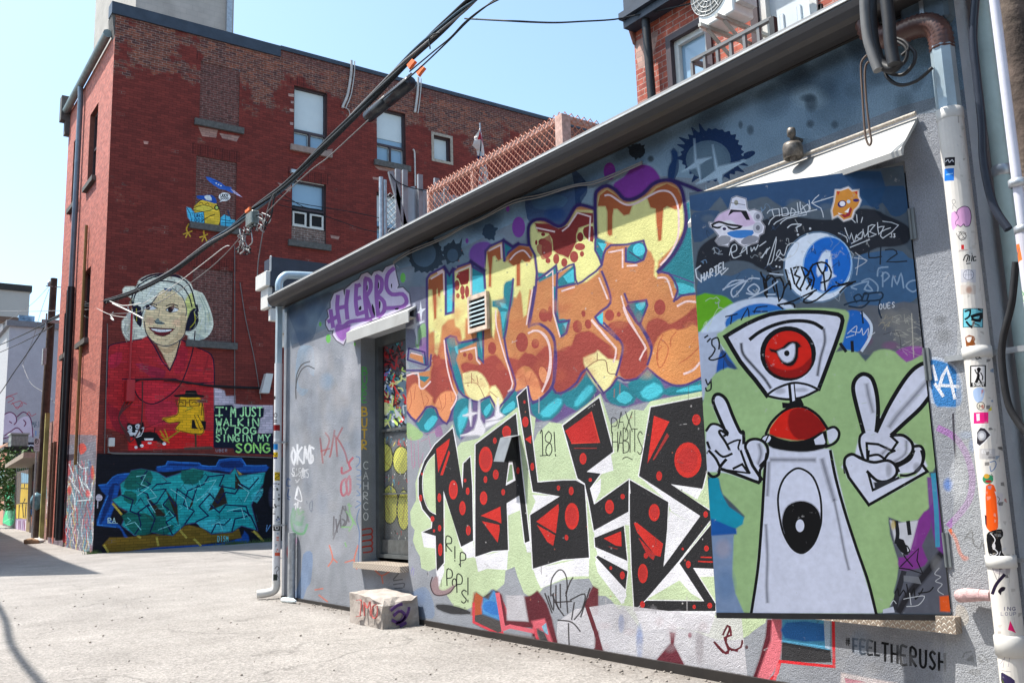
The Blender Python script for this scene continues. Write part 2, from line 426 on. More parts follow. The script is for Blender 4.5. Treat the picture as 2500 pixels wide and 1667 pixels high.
# stroke letters, unit box, y down
def _a(cx,cy,rx,ry,a0,a1,n=8): return [(cx+rx*math.cos(math.radians(a0+(a1-a0)*i/n)),cy+ry*math.sin(math.radians(a0+(a1-a0)*i/n))) for i in range(n+1)]
GLY={'A':[[(0,1),(.5,0),(1,1)],[(.2,.62),(.8,.62)]],'B':[[(0,0),(0,1)],[(0,0),(.8,.08),(.8,.42),(0,.5)],[(0,.5),(.95,.58),(.95,.92),(0,1)]],
'C':[_a(.6,.5,.6,.5,-50,-310)],'D':[[(0,0),(0,1),(.7,.9),(.95,.5),(.7,.1),(0,0)]],'E':[[(.9,0),(0,0),(0,1),(.9,1)],[(0,.5),(.7,.5)]],
'F':[[(.9,0),(0,0),(0,1)],[(0,.5),(.7,.5)]],'G':[_a(.55,.5,.55,.5,-45,-330),[(.6,.55),(1,.55),(1,.85)]],'H':[[(0,0),(0,1)],[(1,0),(1,1)],[(0,.5),(1,.5)]],
'I':[[(.5,0),(.5,1)]],'J':[[(.8,0),(.8,.8),(.5,1),(.1,.85)]],'K':[[(0,0),(0,1)],[(.9,0),(0,.55),(.9,1)]],'L':[[(0,0),(0,1),(.85,1)]],
'M':[[(0,1),(.1,0),(.5,.6),(.9,0),(1,1)]],'N':[[(0,1),(0,0),(1,1),(1,0)]],'O':[_a(.5,.5,.5,.5,0,360,10)],'P':[[(0,1),(0,0),(.8,.08),(.8,.48),(0,.55)]],
'Q':[_a(.5,.5,.5,.5,0,360,10),[(.6,.7),(1,1.05)]],'R':[[(0,1),(0,0),(.8,.08),(.8,.45),(0,.52),(.9,1)]],'S':[[(.9,.12),(.5,0),(.1,.2),(.45,.48),(.9,.75),(.5,1),(.05,.88)]],
'T':[[(0,0),(1,0)],[(.5,0),(.5,1)]],'U':[[(0,0),(.05,.8),(.5,1),(.95,.8),(1,0)]],'V':[[(0,0),(.5,1),(1,0)]],'W':[[(0,0),(.25,1),(.5,.4),(.75,1),(1,0)]],
'X':[[(0,0),(1,1)],[(1,0),(0,1)]],'Y':[[(0,0),(.5,.5),(1,0)],[(.5,.5),(.5,1)]],'Z':[[(0,0),(1,0),(0,1),(1,1)]],'0':[_a(.5,.5,.42,.5,0,360,10)],'1':[[(.25,.2),(.5,0),(.5,1)]],
'2':[[(.05,.2),(.5,0),(.9,.25),(0,1),(1,1)]],'3':[[(.1,.05),(.8,.1),(.4,.45),(.9,.75),(.4,1),(.05,.9)]],'4':[[(.7,1),(.7,0),(0,.65),(1,.65)]],'5':[[(.9,0),(.15,0),(.1,.45),(.7,.45),(.9,.75),(.5,1),(.05,.9)]],
'6':[[(.8,0),(.2,.4),(.1,.8),(.5,1),(.9,.75),(.5,.5),(.15,.65)]],'8':[_a(.5,.25,.35,.25,90,450,8),_a(.5,.75,.45,.25,-90,270,8)],'9':[[(.9,1),(.9,.2),(.5,0),(.1,.25),(.5,.5),(.9,.35)]],
'!':[[(.5,0),(.5,.7)],[(.5,.92),(.5,1)]],'#':[[(.3,0),(.2,1)],[(.8,0),(.7,1)],[(0,.35),(1,.35)],[(0,.68),(1,.68)]],'?':[[(.05,.15),(.5,0),(.9,.25),(.5,.5),(.5,.7)],[(.5,.92),(.5,1)]],
'-':[[(.1,.5),(.9,.5)]],'.':[[(.4,.93),(.55,1)]],"'":[[(.5,0),(.5,.2)]],'*':[[(.5,.2),(.5,.8)],[(.2,.35),(.8,.65)],[(.8,.35),(.2,.65)]]}
# ------------------------------------------------------------------ shared materials
M_STUC=stucco_mat('painted_stucco')
M_METALP=stucco_mat('painted_sheet_metal',bump=.05,speck=.06,mott=.10,scale=30,rough=.5)
M_PIPEP=stucco_mat('stickered_pipe',bump=.0,speck=.03,mott=.07,scale=25,rough=.4)
M_BWALL=painted_brick('painted_brick_front',0,2,weather=(13.2,15.2,.20),lined=.5,c1=(.25,.075,.042),c2=(.085,.030,.028),cm=(.30,.235,.20))
M_BSIDE=painted_brick('painted_brick_side',1,2,lined=.55,c1=(.42,.15,.10),c2=(.30,.10,.07),cm=(.40,.36,.33))
M_BLOCK=painted_brick('block_infill',0,2,c1=(.15,.050,.042),c2=(.11,.040,.034),cm=(.24,.17,.145))
M_REDBR=painted_brick('red_house_brick',1,2,weather=None,c1=(.42,.12,.07),c2=(.30,.08,.055),cm=(.5,.42,.36))
M_CINDER=stucco_mat('painted_blockwork',bump=.4,speck=.06,mott=.08,scale=18)
m_brown=mat('brown_gutter',(.046,.042,.042),.55,nscale=3,namt=.15,dirt=.5)
m_fascia=mat('dark_fascia',(.02,.017,.016),.6,nscale=3,namt=.3,dirt=.6)
m_white=mat('white_metal',(.62,.61,.58),.45,nscale=4,namt=.05,dirt=.35,dirtcol=(.35,.28,.2))
m_lip=mat('bright_flashing',(.62,.62,.60),.35,.2,nscale=5,namt=.12,dirt=.4,dirtcol=(.2,.17,.15))
m_flash=mat('grey_flashing',(.11,.115,.12),.75,.0,nscale=4,namt=.2,dirt=.5)
m_galv=mat('galvanised_steel',(.42,.44,.46),.4,.55,nscale=14,namt=.25)
m_dark=mat('dark_interior',(.015,.016,.018),.9)
m_black=mat('black_rubber',(.018,.018,.02),.5,nscale=20,namt=.3)
m_rust=mat('rusty_metal',(.16,.10,.07),.8,nscale=30,namt=.5,dirt=.5)
m_navy=mat('navy_flashing',(.035,.045,.065),.45,nscale=3,namt=.25)
m_conc=mat('rough_concrete',(.36,.32,.29),.95,nscale=6,namt=.22,bump=.9,bscale=30,dirt=.5,dirtcol=(.2,.17,.14))
m_wood=mat('weathered_wood',(.11,.085,.06),.9,nscale=7,namt=.5,bump=.6,bscale=40)
m_brownpipe=mat('brown_downpipe',(.11,.055,.045),.35,nscale=8,namt=.2)
m_bluepipe=mat('pale_blue_metal',(.45,.56,.62),.3,.35,nscale=5,namt=.12,dirt=.3)
m_glass=glass_mat('window_glass')
m_glassb=glass_mat('window_glass_pale',(.25,.38,.5),.12)
m_blind=mat('roller_blind',(.60,.66,.68),.7,nscale=2,namt=.04)
m_frame=mat('dark_window_frame',(.055,.035,.04),.5)
m_pink=mat('pink_flaking_paint',(.55,.36,.30),.8,nscale=25,namt=.3,dirt=.6,dirtcol=(.3,.12,.08))
m_canopy=mat('dirty_canopy_metal',(.42,.42,.405),.5,nscale=3,namt=.10,dirt=.45,dirtcol=(.2,.16,.12))
m_sill=mat('stone_sill',(.10,.095,.09),.85,nscale=10,namt=.35)
m_orange=mat('orange_plastic',(.75,.16,.03),.5)
m_cable=mat('cable_sheath',(.014,.017,.02),.6,nscale=30,namt=.3,spec=.25)
m_cgrey=mat('grey_cable',(.17,.16,.155),.5)
# stepped diamond plate
def diamond_mat():
    m=bpy.data.materials.new('diamond_plate'); m.use_nodes=True; N=m.node_tree.nodes; L=m.node_tree.links; b=N['Principled BSDF']
    g=N.new('ShaderNodeNewGeometry'); s=N.new('ShaderNodeSeparateXYZ'); L.new(g.outputs['Position'],s.inputs[0])
    u=mth(N,L,'MULTIPLY',s.outputs[1],210); v=mth(N,L,'MULTIPLY',mth(N,L,'ADD',s.outputs[2],s.outputs[0]),210)
    a=mth(N,L,'SINE',mth(N,L,'ADD',u,v)); c=mth(N,L,'SINE',mth(N,L,'SUBTRACT',u,v))
    h=maprange(N,L,mth(N,L,'MAXIMUM',mth(N,L,'MULTIPLY',a,mth(N,L,'SINE',mth(N,L,'MULTIPLY',u,.5))),mth(N,L,'MULTIPLY',c,mth(N,L,'COSINE',mth(N,L,'MULTIPLY',u,.5)))),.55,.8)
    L.new(mixc(N,L,h,(.36,.29,.23),(.72,.68,.6)),b.inputs['Base Color']); b.inputs['Metallic'].default_value=.4; b.inputs['Roughness'].default_value=.45
    bp=N.new('ShaderNodeBump'); bp.inputs['Distance'].default_value=.004; L.new(h,bp.inputs['Height']); L.new(bp.outputs[0],b.inputs['Normal']); return m
m_diam=diamond_mat()
def ground_mat():
    m=bpy.data.materials.new('worn_asphalt'); m.use_nodes=True; N=m.node_tree.nodes; L=m.node_tree.links; b=N['Principled BSDF']
    g=N.new('ShaderNodeNewGeometry'); P=g.outputs['Position']
    v=N.new('ShaderNodeTexVoronoi'); v.inputs['Scale'].default_value=55; L.new(P,v.inputs['Vector'])
    v2=N.new('ShaderNodeTexVoronoi'); v2.inputs['Scale'].default_value=23; L.new(P,v2.inputs['Vector'])
    stone=maprange(N,L,v.outputs['Color'],.1,.9,.72,1.25)
    fine=maprange(N,L,noise(N,L,P,160,3,.7),.3,.7,.8,1.2)
    big=maprange(N,L,noise(N,L,P,.55,7,.65),.3,.7,.86,1.14)
    c=mixc(N,L,maprange(N,L,noise(N,L,P,1.7,5),.35,.65),(.252,.235,.219),(.294,.275,.257))
    for f in (stone,fine,big): c=mixc(N,L,1,c,f,'MULTIPLY')
    pit=maprange(N,L,v2.outputs['Distance'],.02,.10,.72,1); c=mixc(N,L,1,c,pit,'MULTIPLY')
    cr=N.new('ShaderNodeTexVoronoi'); cr.feature='DISTANCE_TO_EDGE'; cr.inputs['Scale'].default_value=.33
    wv=N.new('ShaderNodeVectorMath'); wv.operation='MULTIPLY_ADD'; nz=N.new('ShaderNodeTexNoise'); nz.inputs['Scale'].default_value=1.5; nz.inputs['Detail'].default_value=7; L.new(P,nz.inputs['Vector'])
    L.new(nz.outputs['Color'],wv.inputs[0]); wv.inputs[1].default_value=(1.2,1.2,0); L.new(P,wv.inputs[2]); L.new(wv.outputs[0],cr.inputs['Vector'])
    ck=maprange(N,L,mth(N,L,'ADD',cr.outputs['Distance'],mth(N,L,'MULTIPLY',maprange(N,L,noise(N,L,P,.23,3),.5,.56),.05)),.0,.006,.66,1); c=mixc(N,L,1,c,ck,'MULTIPLY')
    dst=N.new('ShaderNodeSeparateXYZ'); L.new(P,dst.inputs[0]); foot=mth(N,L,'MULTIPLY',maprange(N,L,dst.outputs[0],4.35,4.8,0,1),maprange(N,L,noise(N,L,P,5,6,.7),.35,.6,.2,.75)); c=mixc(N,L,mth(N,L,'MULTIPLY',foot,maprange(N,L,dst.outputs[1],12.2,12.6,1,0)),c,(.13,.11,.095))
    st=maprange(N,L,noise(N,L,P,.7,6,.6),.56,.7,0,.3); c=mixc(N,L,st,c,(.20,.185,.17))
    L.new(c,b.inputs['Base Color']); b.inputs['Roughness'].default_value=.95; b.inputs['Specular IOR Level'].default_value=.2
    h=mth(N,L,'ADD',v.outputs['Distance'],noise(N,L,P,120,4,.7))
    bp=N.new('ShaderNodeBump'); bp.inputs['Strength'].default_value=.55; bp.inputs['Distance'].default_value=.01; L.new(h,bp.inputs['Height']); L.new(bp.outputs[0],b.inputs['Normal']); return m
# ------------------------------------------------------------------ ground
def zg(x,y): return .018*max(0,y-25)+.012*min(8,max(0,x-6))*(1 if y>20 else max(0,(y-14)/6))
xs=[-400,-150,-60,-25,-12,-6,-3,0,2,4,5,6,8,10,14,20,30,60,150,400]; ys=[-200,-60,-20,-8,-3,0,2,4,6,8,10,12,14,16,18,20,22,25,28,32,38,45,60,90,150,400]
gm=MB(); gv=[(x,y,min(zg(x,y),1.2)) for y in ys for x in xs]; nx=len(xs)
gm.add(gv,[(j*nx+i,j*nx+i+1,(j+1)*nx+i+1,(j+1)*nx+i) for j in range(len(ys)-1) for i in range(nx-1)])
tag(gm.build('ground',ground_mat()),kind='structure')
# ------------------------------------------------------------------ garage: painted stucco shed along the alley
garage=thing('garage','low grey stucco garage covered in colourful graffiti beside the alley','garage',(4.8,7,0))
GX=4.8
GC=Canvas(lambda x,y: onx(x,y,GX),lambda p:(p[1],p[2]),lambda u,v:(GX,u,v),K=1.42)
GC.feather=6
g=GC
fA=lambda:frame(600,600,3.136); fB=lambda:frame(600,1050,3.136); fC=lambda:frame(960,400,3.136); fD=lambda:frame(1300,350,3.136)
fE=lambda:frame(960,700,3.136); fG=lambda:frame(1300,750,3.136); fH=lambda:frame(960,1000,3.136); fI=lambda:frame(1300,1167,3.136)
fJ=lambda:frame(1640,200,3.36); fK=lambda:frame(1700,1100,2.766); fR=lambda:frame(2200,800,3.137); fR2=lambda:frame(2200,1167,3.137)
# --- background clouds
frame(0,0,1)
g.poly('640,640 1000,560 1500,300 2200,-60 2420,-60 2420,260 2240,280 1744,470 1700,800 1000,900 960,760 860,770 700,850 640,900',(128,150,168),.55)
g.poly('640,600 1000,500 1500,240 2200,-80 2420,-80 2420,200 2200,260 1744,440 1500,420 1100,620 860,690 700,760 640,800',(150,182,204),.65)
rr=random.Random(11)
for i in range(46):
    t=rr.random(); x=700+t*1550; y=720-.46*(x-700)+rr.uniform(10,170)
    if x<900: y=rr.uniform(700,850)
    g.soft(x,y,rr.uniform(14,44)*(1+t),rr.uniform(10,34)*(1+t),rr.choice([(84,108,128),(74,96,114),(160,190,206),(176,202,216),(104,132,156),(190,212,222)]),.42,rr.uniform(-40,10))
for i in range(26):
    g.soft(rr.uniform(1850,2270),rr.uniform(40,260),rr.uniform(10,34),rr.uniform(14,40),rr.choice([(62,78,92),(150,178,192),(80,98,112)]),.4,rr.uniform(-30,30))
for x,y,a,b_ in ((1973,240,18,9),(1808,305,5,9),(1832,318,8,11),(1978,303,9,9),(2038,305,8,9),(1980,252,14,20)): g.soft(x,y,a,b_,(74,90,104),.7)
# left section blues
fA()
for q in ((420,560,50,60),(500,430,60,90),(350,450,30,110),(430,700,70,50),(590,520,40,70)): g.soft(*q,(66,98,138),.5)
g.poly('330,480 420,440 640,350 640,420 560,560 520,700 460,740 420,770 400,720 370,640 340,560',(86,112,140),.5,3)
g.poly('400,800 470,760 520,800 520,1000 440,900 400,960 410,1080 480,1100 430,1150 380,1060',(150,180,205),.5,3)
g.soft(620,1040,50,60,(150,175,200),.6); g.soft(520,880,60,90,(205,206,212),.6); g.soft(800,950,60,160,(200,200,206),.5)
fB()
g.poly('440,950 510,940 500,1150 470,1200 430,1300 370,1280 420,1120',(135,160,195),.75,3)
g.poly('1290,1230 1380,1200 1440,1330 1430,1440 1300,1400 1260,1300',(135,158,190),.6,3)
g.soft(700,900,80,60,(188,190,198),.6); g.soft(420,200,60,40,(200,204,212),.5)
# shiny splats
def splat(x,y,r,c,n=11,seed=1,rough=.35,el=1.2,a=1):
    n=int(n*1.3)
    q=random.Random(seed); P=[]
    for i in range(n*2):
        th=math.pi*i/n; k=r*(1+(rough*q.uniform(-.1,1)**3*.9+.04 if i%2 else -.06*q.random()))
        P.append((x+k*math.cos(th),y+k*el*math.sin(th)))
    P=[(FR[0]+a_/FR[2],FR[1]+b_/FR[2]) for a_,b_ in P]
    g.raw(crs(P,4,True),c,a)
fJ()
splat(330,600,250,(30,66,110),22,5,.32,.85); g.ell(300,640,185,160,(105,130,150)); g.soft(300,650,130,120,(125,150,168),.7)
g.poly('590,590 660,565 685,580 670,605 600,640',(30,66,110),1,2); g.poly('0,560 40,570 60,700 30,790 0,800',(40,76,118),.8,3)
for P in ('185,470 200,640 330,620 225,680 240,835 205,700 75,740 190,665','335,520 375,700 610,645 415,760 405,870 372,790 195,838 360,730','278,840 290,905 280,905'): g.poly(P,(190,214,232),1,0)
fC()
splat(250,700,130,(62,82,98),15,8,.35,1.0); g.ell(235,690,92,100,(98,124,146)); splat(450,680,70,(62,82,98),9,3,.5,1.1); g.ell(455,700,42,50,(88,114,136)); g.poly('500,620 530,560 520,640 545,700 505,690',(62,82,98))
splat(735,520,50,(58,82,104),8,9,.6,1.2); splat(1230,270,0.1,(40,70,120),4)
g.poly('1010,270 1090,230 1300,190 1470,130 1480,200 1430,260 1440,310 1400,340 1350,420 1310,470 1210,470 1130,430 1040,440 1020,380',(34,78,130),.8,2); g.poly('1060,260 1200,230 1330,260 1300,330 1200,350 1090,340',(92,128,158),.8,3)
g.soft(1240,380,70,50,(34,80,136),.8)
fD(); splat(800,60,62,(46,58,70),10,4,.5,.9); g.poly('1060,60 1110,70 1100,160 1080,270 1040,270 1045,180 1080,120',(34,76,124),1,3); g.poly('300,190 400,280 420,370 380,440 360,500 330,470 320,320',(34,72,120),.8,3); g.soft(905,120,22,22,(50,60,70),.8)
# soft dark patches along the wall top under the eave
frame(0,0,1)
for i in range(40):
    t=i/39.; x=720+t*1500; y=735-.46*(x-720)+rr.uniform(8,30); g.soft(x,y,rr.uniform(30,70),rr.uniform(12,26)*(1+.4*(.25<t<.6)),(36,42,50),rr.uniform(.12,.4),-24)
# --- purple dots and greens
fC()
P1=(150,84,180)
for q in ((960,485,50,80),(565,590,12,20),(877,345,14,24)): g.ell(*q,P1)
g.poly('590,730 590,660 640,610 720,600 760,640 720,700 700,800 640,760',(140,96,180),1,3)
g.ell(75,870,18,36,(120,200,80))
fD(); g.poly('620,320 700,260 760,190 840,165 920,190 975,270 960,340 850,420 740,440 680,400',(148,70,170),1,3); g.ell(590,215,46,68,(145,60,160))
fA()
for q in ((1203,245,20,38),(570,600,10,18),(632,710,18,34),(835,752,8,14)): g.ell(*q,(130,205,110))
# green/purple wash left of the orange piece
fE()
g.poly('130,0 270,0 280,600 240,640 100,560 100,300',(140,138,160),.7,0)
g.poly('190,330 240,280 260,400 200,470 170,440',(150,200,130),.7,3); g.poly('210,400 260,390 270,480 240,520 200,480',(160,110,180),.8,3)
g.soft(195,230,24,34,(155,120,170),.8)
g.poly('160,130 172,280 240,262 182,300 184,440 165,320 105,315 160,285',(228,232,242)); g.poly('210,110 218,170 252,165 222,195 214,270 202,200 170,205 202,182',(228,232,242))
# ================= HERBS
g.group('graffiti_lettering','purple bubble lettering with a white edge reading *HERBS')
fA()
H_='620,575 642,545 632,495 656,480 655,430 680,370 742,342 752,400 768,335 800,308 818,290 870,262 890,225 930,210 965,240 985,205 1020,195 1050,210 1075,170 1132,148 1148,230 1165,300 1152,332 1200,325 1245,370 1256,455 1100,525 960,570 850,620 800,678 770,690 745,748 700,720 672,680 680,640 640,642 620,605'
g.line(H_,26,(24,24,40),1,0,True); g.poly(H_,(225,215,240)); g.line(H_,7,(235,228,245),1,0,True)
Pp=(172,118,196)
for P in ('705,385 700,480 718,590','782,345 770,450 778,555','705,478 775,462','848,300 842,420 855,525','845,312 872,300','850,405 874,398','855,525 905,508','915,262 912,400 930,560','915,250 952,268 955,335 920,388','925,400 950,470 975,545','1003,235 1000,380 1015,540','1003,232 1040,262 1037,335 1008,370','1012,385 1058,430 1058,500 1018,540','1132,175 1085,225 1078,320 1120,372 1200,370 1232,425 1195,468 1075,478','650,495 668,620','634,580 694,545'): g.line(P,31,Pp,1,3)
g.poly('700,600 780,610 800,600 790,660 745,725 700,690 685,640',Pp,1,3); g.line('730,640 780,590 830,575 960,560',30,Pp)
for P in ('925,310 932,300 934,330 926,345','1012,290 1020,280 1020,320 1012,330','1020,425 1032,430 1030,470 1022,480','1110,300 1120,290 1118,330','1145,478 1172,475 1165,490 1142,490','965,440 985,480 990,540 970,500','868,470 884,460 884,490 866,492'): g.poly(P,(34,30,60),1,2)
g.nogroup()
# ================= orange dripping piece
g.group('graffiti_lettering','orange bubble lettering with pale yellow drips and purple outline')
TE,TL,PU,PK=(44,140,155),(92,205,222),(98,82,148),(240,214,214)
OR,RB,YE,DO=(208,146,100),(172,84,76),(236,233,165),(186,108,66)
fE()
g.poly('105,960 180,1060 260,1130 350,1060 465,1020 520,1170 600,1090 800,990 950,960 1060,970 1250,1040 1420,940 1568,830 1568,600 1300,700 1100,780 900,800 700,850 400,900 200,900',(118,96,150),.9)
g.poly('105,1040 180,1080 230,1130 190,1170 110,1160',(172,205,140),.8,3); g.poly('320,1090 360,1060 380,1130 330,1150',(170,120,170),.8,2)
fG(); g.poly('150,650 420,480 600,560 760,590 1000,560 1300,560 1305,650 1000,690 800,740 700,770 560,720 520,660 340,790 200,850 60,870 0,880 0,700',(118,96,150),.9)
fE()
for P,L_ in (('175,1045 275,918 348,990 262,1118','235,1060 300,985 340,1010 268,1100'),('480,880 560,850 600,880 590,960 510,1162 470,1060 462,980','500,1000 560,920 570,980 512,1120'),('665,900 740,838 768,935 710,1006','690,950 740,890 750,930 712,990'),
  ('800,950 830,880 940,795 946,945 850,992','840,940 920,870 930,930 850,970'),('1058,880 1140,860 1212,788 1306,886 1212,1010 1120,1008 1066,965','1120,960 1250,860 1290,890 1200,990'),('1290,832 1400,760 1480,640 1552,790 1400,942','1400,880 1500,730 1535,790 1410,915')):
    g.poly(P,TE,1,2); g.poly(L_,TL,.9,2)
fG()
for P,L_ in (('215,690 340,570 410,480 485,640 340,782','330,720 430,600 460,640 345,755'),('560,640 645,560 792,690 720,752 600,732','640,700 700,640 770,690 710,740'),('730,592 880,480 1022,642 895,722 800,690','830,650 930,580 1000,640 890,705'),('0,740 60,700 150,650 238,732 140,852 40,850','60,810 190,700 220,735 130,835'),('1000,640 1100,600 1300,560 1303,640 1050,675','1150,620 1290,590 1295,630 1100,650')):
    g.poly(P,TE,1,2); g.poly(L_,TL,.9,2)
# silhouette
S0=[]
fC(); S0+=pts('262,1560 258,880 268,850 385,795 402,830 405,1150 460,1140 462,810 490,790 590,760 606,790 606,1000 706,990 708,670 740,640 838,592 850,745 880,680 960,622 1045,635 1040,500 1080,440 1160,432 1262,484 1325,450 1390,340 1440,322 1540,350')
fD(); S0+=pts('480,430 500,360 570,330 640,370 700,430 770,430 850,390 920,320 1000,290 1080,300 1140,360 1168,470 1175,600 1150,720 1080,850 965,978 1040,1000 1085,1060 1112,1130 1085,1200 1130,1165 1258,1150')
fG(); S0+=pts('1295,530 1180,590 1080,592 980,545 880,468 800,540 720,555 660,520 640,560 545,648 470,560 415,470 350,570 250,640 180,650 130,600')
fE(); S0+=pts('1200,800 1130,860 1060,870 1030,760 940,800 900,760 840,870 790,938 740,840 650,876 560,840 500,790 460,940 410,1046 345,985 325,930 255,920 175,1028 105,950 103,690 190,660 280,640 290,500')
frame(0,0,1); g.raw(S0,OR)
# red-brown lower zones
fE()
g.poly('290,650 330,560 400,560 440,600 460,820 420,800 360,820 330,900 300,870 260,780 290,700',RB,1,2); g.poly('103,680 180,665 190,760 240,790 280,730 300,800 250,830 190,790 120,800 103,850',RB,.9,2)
g.poly('520,600 560,580 650,600 700,560 780,520 860,620 920,720 880,800 840,860 790,780 720,740 660,680 560,660 530,640',RB,1,2)
g.poly('870,540 960,560 1010,500 1080,540 1160,460 1215,480 1215,700 1170,800 1140,800 1080,660 1020,600 950,640 930,720 900,640',RB,.95,2)
g.poly('1250,780 1225,560 1290,470 1380,450 1400,380 1500,340 1568,400 1568,520 1470,560 1480,640 1400,760 1300,800',RB,1,2)
fG()
g.poly('165,600 170,420 200,330 300,300 330,210 430,190 560,270 620,320 640,400 400,380 410,470 330,570 250,635 180,645',RB,1,2)
g.poly('570,150 640,105 740,120 790,180 860,280 880,400 850,500 760,550 700,545 665,480 690,300 620,230',RB,1,2)
g.poly('870,180 890,110 960,85 1020,110 1060,130 1180,60 1250,0 1262,150 1170,160 1060,220 1000,200 960,280 910,330 880,240',RB,.95,2)
for q in ((590,62,36,44),(975,0,44,60),(345,152,36,44),(428,135,24,32),(85,60,36,50),(390,45,16,20),(660,55,16,20)): g.ell(*q,RB)
fE()
for q in ((985,425,48,75),(1088,435,30,38),(757,470,32,48),(330,560,32,45),(1160,230,32,40),(1410,300,36,44),(1490,280,24,30),(1458,215,14,16),(590,535,20,30),(548,520,14,18),(1040,560,60,50),(1200,210,20,60)): g.ell(*q,RB)
# yellow upper parts and drips
fC()
g.poly('262,960 270,880 390,820 400,1130 460,1150 470,960 470,830 585,790 590,1020 700,1010 712,700 740,660 830,610 850,760 900,730 1000,660 1070,700 1090,830 1085,960 1040,960 1020,1150 1000,1165 985,1000 970,960 940,1020 905,1010 920,930 880,900 860,960 850,1020 780,1060 800,1110 780,1220 770,1330 755,1310 745,1180 600,1180 550,1180 545,1330 530,1345 515,1260 480,1240 470,1180 420,1190 370,1240 350,1400 335,1460 322,1440 318,1270 280,1290 268,1240',YE)
g.poly('1045,600 1050,480 1090,440 1200,470 1262,500 1340,460 1400,360 1530,360 1545,560 1568,600 1568,830 1480,900 1400,920 1385,880 1380,780 1250,830 1240,780 1160,830 1110,830 1095,760 1080,690',YE)
g.poly('265,960 272,885 380,835 390,880 385,960 360,970 355,1015 345,1010 340,950 330,965 328,1180 315,1190 308,1060 300,960',DO); 
g.poly('720,680 830,615 835,720 805,740 780,700 760,710 750,830 748,940 732,940 735,800',DO,1,0); g.poly('885,750 890,690 960,630 1040,650 1065,700 1045,750 1010,750 985,730 970,760 970,930 945,935 945,770 920,780',DO,1,0)
g.poly('480,870 500,830 580,800 580,890 570,920 520,930 500,880',(170,66,62),1,0)
for q in ((488,930,20,40),(530,970,18,40),(565,980,16,48),(495,1010,14,20),(533,1020,14,18)): g.ell(*q,RB)
g.poly('1085,455 1190,460 1265,500 1340,470 1410,370 1530,380 1530,450 1420,490 1400,540 1400,600 1340,720 1300,700 1260,690 1225,660 1220,580 1190,530 1110,520',(150,58,56),1,0)
for q in ((1145,598,34,26),(1175,655,40,70),(1148,540,16,14),(1095,603,9,20),(1432,560,24,36),(1248,728,24,40),(1185,742,20,20),(1310,756,24,34),(1385,712,32,44),(1445,690,16,22),(1430,635,40,28),(1500,520,36,40)): g.ell(*q,RB if q[1]>620 else (150,58,56))
g.poly('1460,490 1530,480 1530,600 1470,560 1455,530',(150,58,56),1,2)
fD()
g.poly('485,640 490,480 510,400 570,350 640,400 700,470 780,450 880,410 950,340 1030,310 1110,350 1150,440 1165,520 1155,660 1100,760 1020,840 960,900 950,1030 935,1010 940,900 910,830 870,800 850,740 800,770 720,775 640,770 560,750 490,715',YE)
g.poly('500,480 515,400 570,355 640,400 700,470 765,470 740,540 700,550 650,500 620,500 610,560 608,700 590,708 575,690 575,520 560,480',DO,1,0)
g.poly('880,420 950,345 1030,310 1110,350 1150,440 1130,500 1090,505 1030,480 1000,500 985,740 965,745 950,600 945,500 905,490',DO,1,0)
g.poly('485,720 560,750 530,800 545,850 530,950 480,870',TE,1,0); g.poly('500,760 570,770 540,830',TL)
g.poly('40,990 100,1000 180,935 195,990 110,1030 50,1060',TE); g.poly('190,1050 320,930 325,1070 200,1100',TE,1,0); g.poly('235,1020 315,960 318,1060 270,1070',TL)
g.poly('30,790 130,700 150,850 80,890 60,860',RB,.8,2)
g.poly('345,930 330,1070 430,1020 520,930 480,820 420,900',YE,1,0)
# cream stones and peach rocks
fE()
CR=(242,234,178); PC_=(232,162,118)
g.poly('535,720 560,660 640,650 700,700 735,790 700,850 650,878 590,850 555,790',CR,1,2); g.poly('740,790 780,760 830,840 835,900 795,940 755,880',CR,1,2); g.poly('530,665 555,655 560,700 535,700',CR)
for P in ('545,740 640,740 700,850','600,660 600,740','640,680 650,740','740,800 800,850','600,700 620,720'): g.line(P,5,(150,80,66),.9)
g.poly('105,860 130,780 170,740 210,770 300,850 270,920 240,930 190,1025 120,960',PC_,1,2); g.poly('320,910 370,820 440,800 485,840 440,960 410,1045 350,980',PC_,1,2)
g.poly('940,680 990,620 1010,660 1060,640 1110,720 1130,800 1160,830 1080,868 1050,860 1020,760 950,790',PC_,1,2); g.poly('1115,640 1140,610 1180,660 1160,740 1125,700',PC_,1,2)
for P in ('130,790 140,880 110,960','210,790 240,930','170,760 160,860','350,840 370,930 330,920','400,820 400,900 370,950','440,810 450,880','960,700 1000,680 1020,740','1060,660 1040,720','250,830 270,870 240,920'): g.line(P,5,(196,112,84),.9)
fG()
g.poly('395,390 480,355 500,335 520,350 565,390 580,400 660,410 655,440 635,510 590,600 545,648 490,600 440,530 410,460',CR,1,2)
for P in ('410,465 490,410 560,410 580,500 640,510','495,350 495,410'): g.line(P,6,(120,62,60),1)
g.poly('890,450 940,280 1000,200 1080,170 1110,180 1190,160 1262,155 1290,460 1290,530 1180,585 1080,585 980,540 900,480',(226,160,104),1,2)
for P in ('980,240 1040,310 1010,420 970,460 950,360 990,300','1100,190 1060,240 1060,300','1000,210 960,300 960,400','1120,430 1200,380 1280,300'): g.line(P,9,(196,110,78),.8)
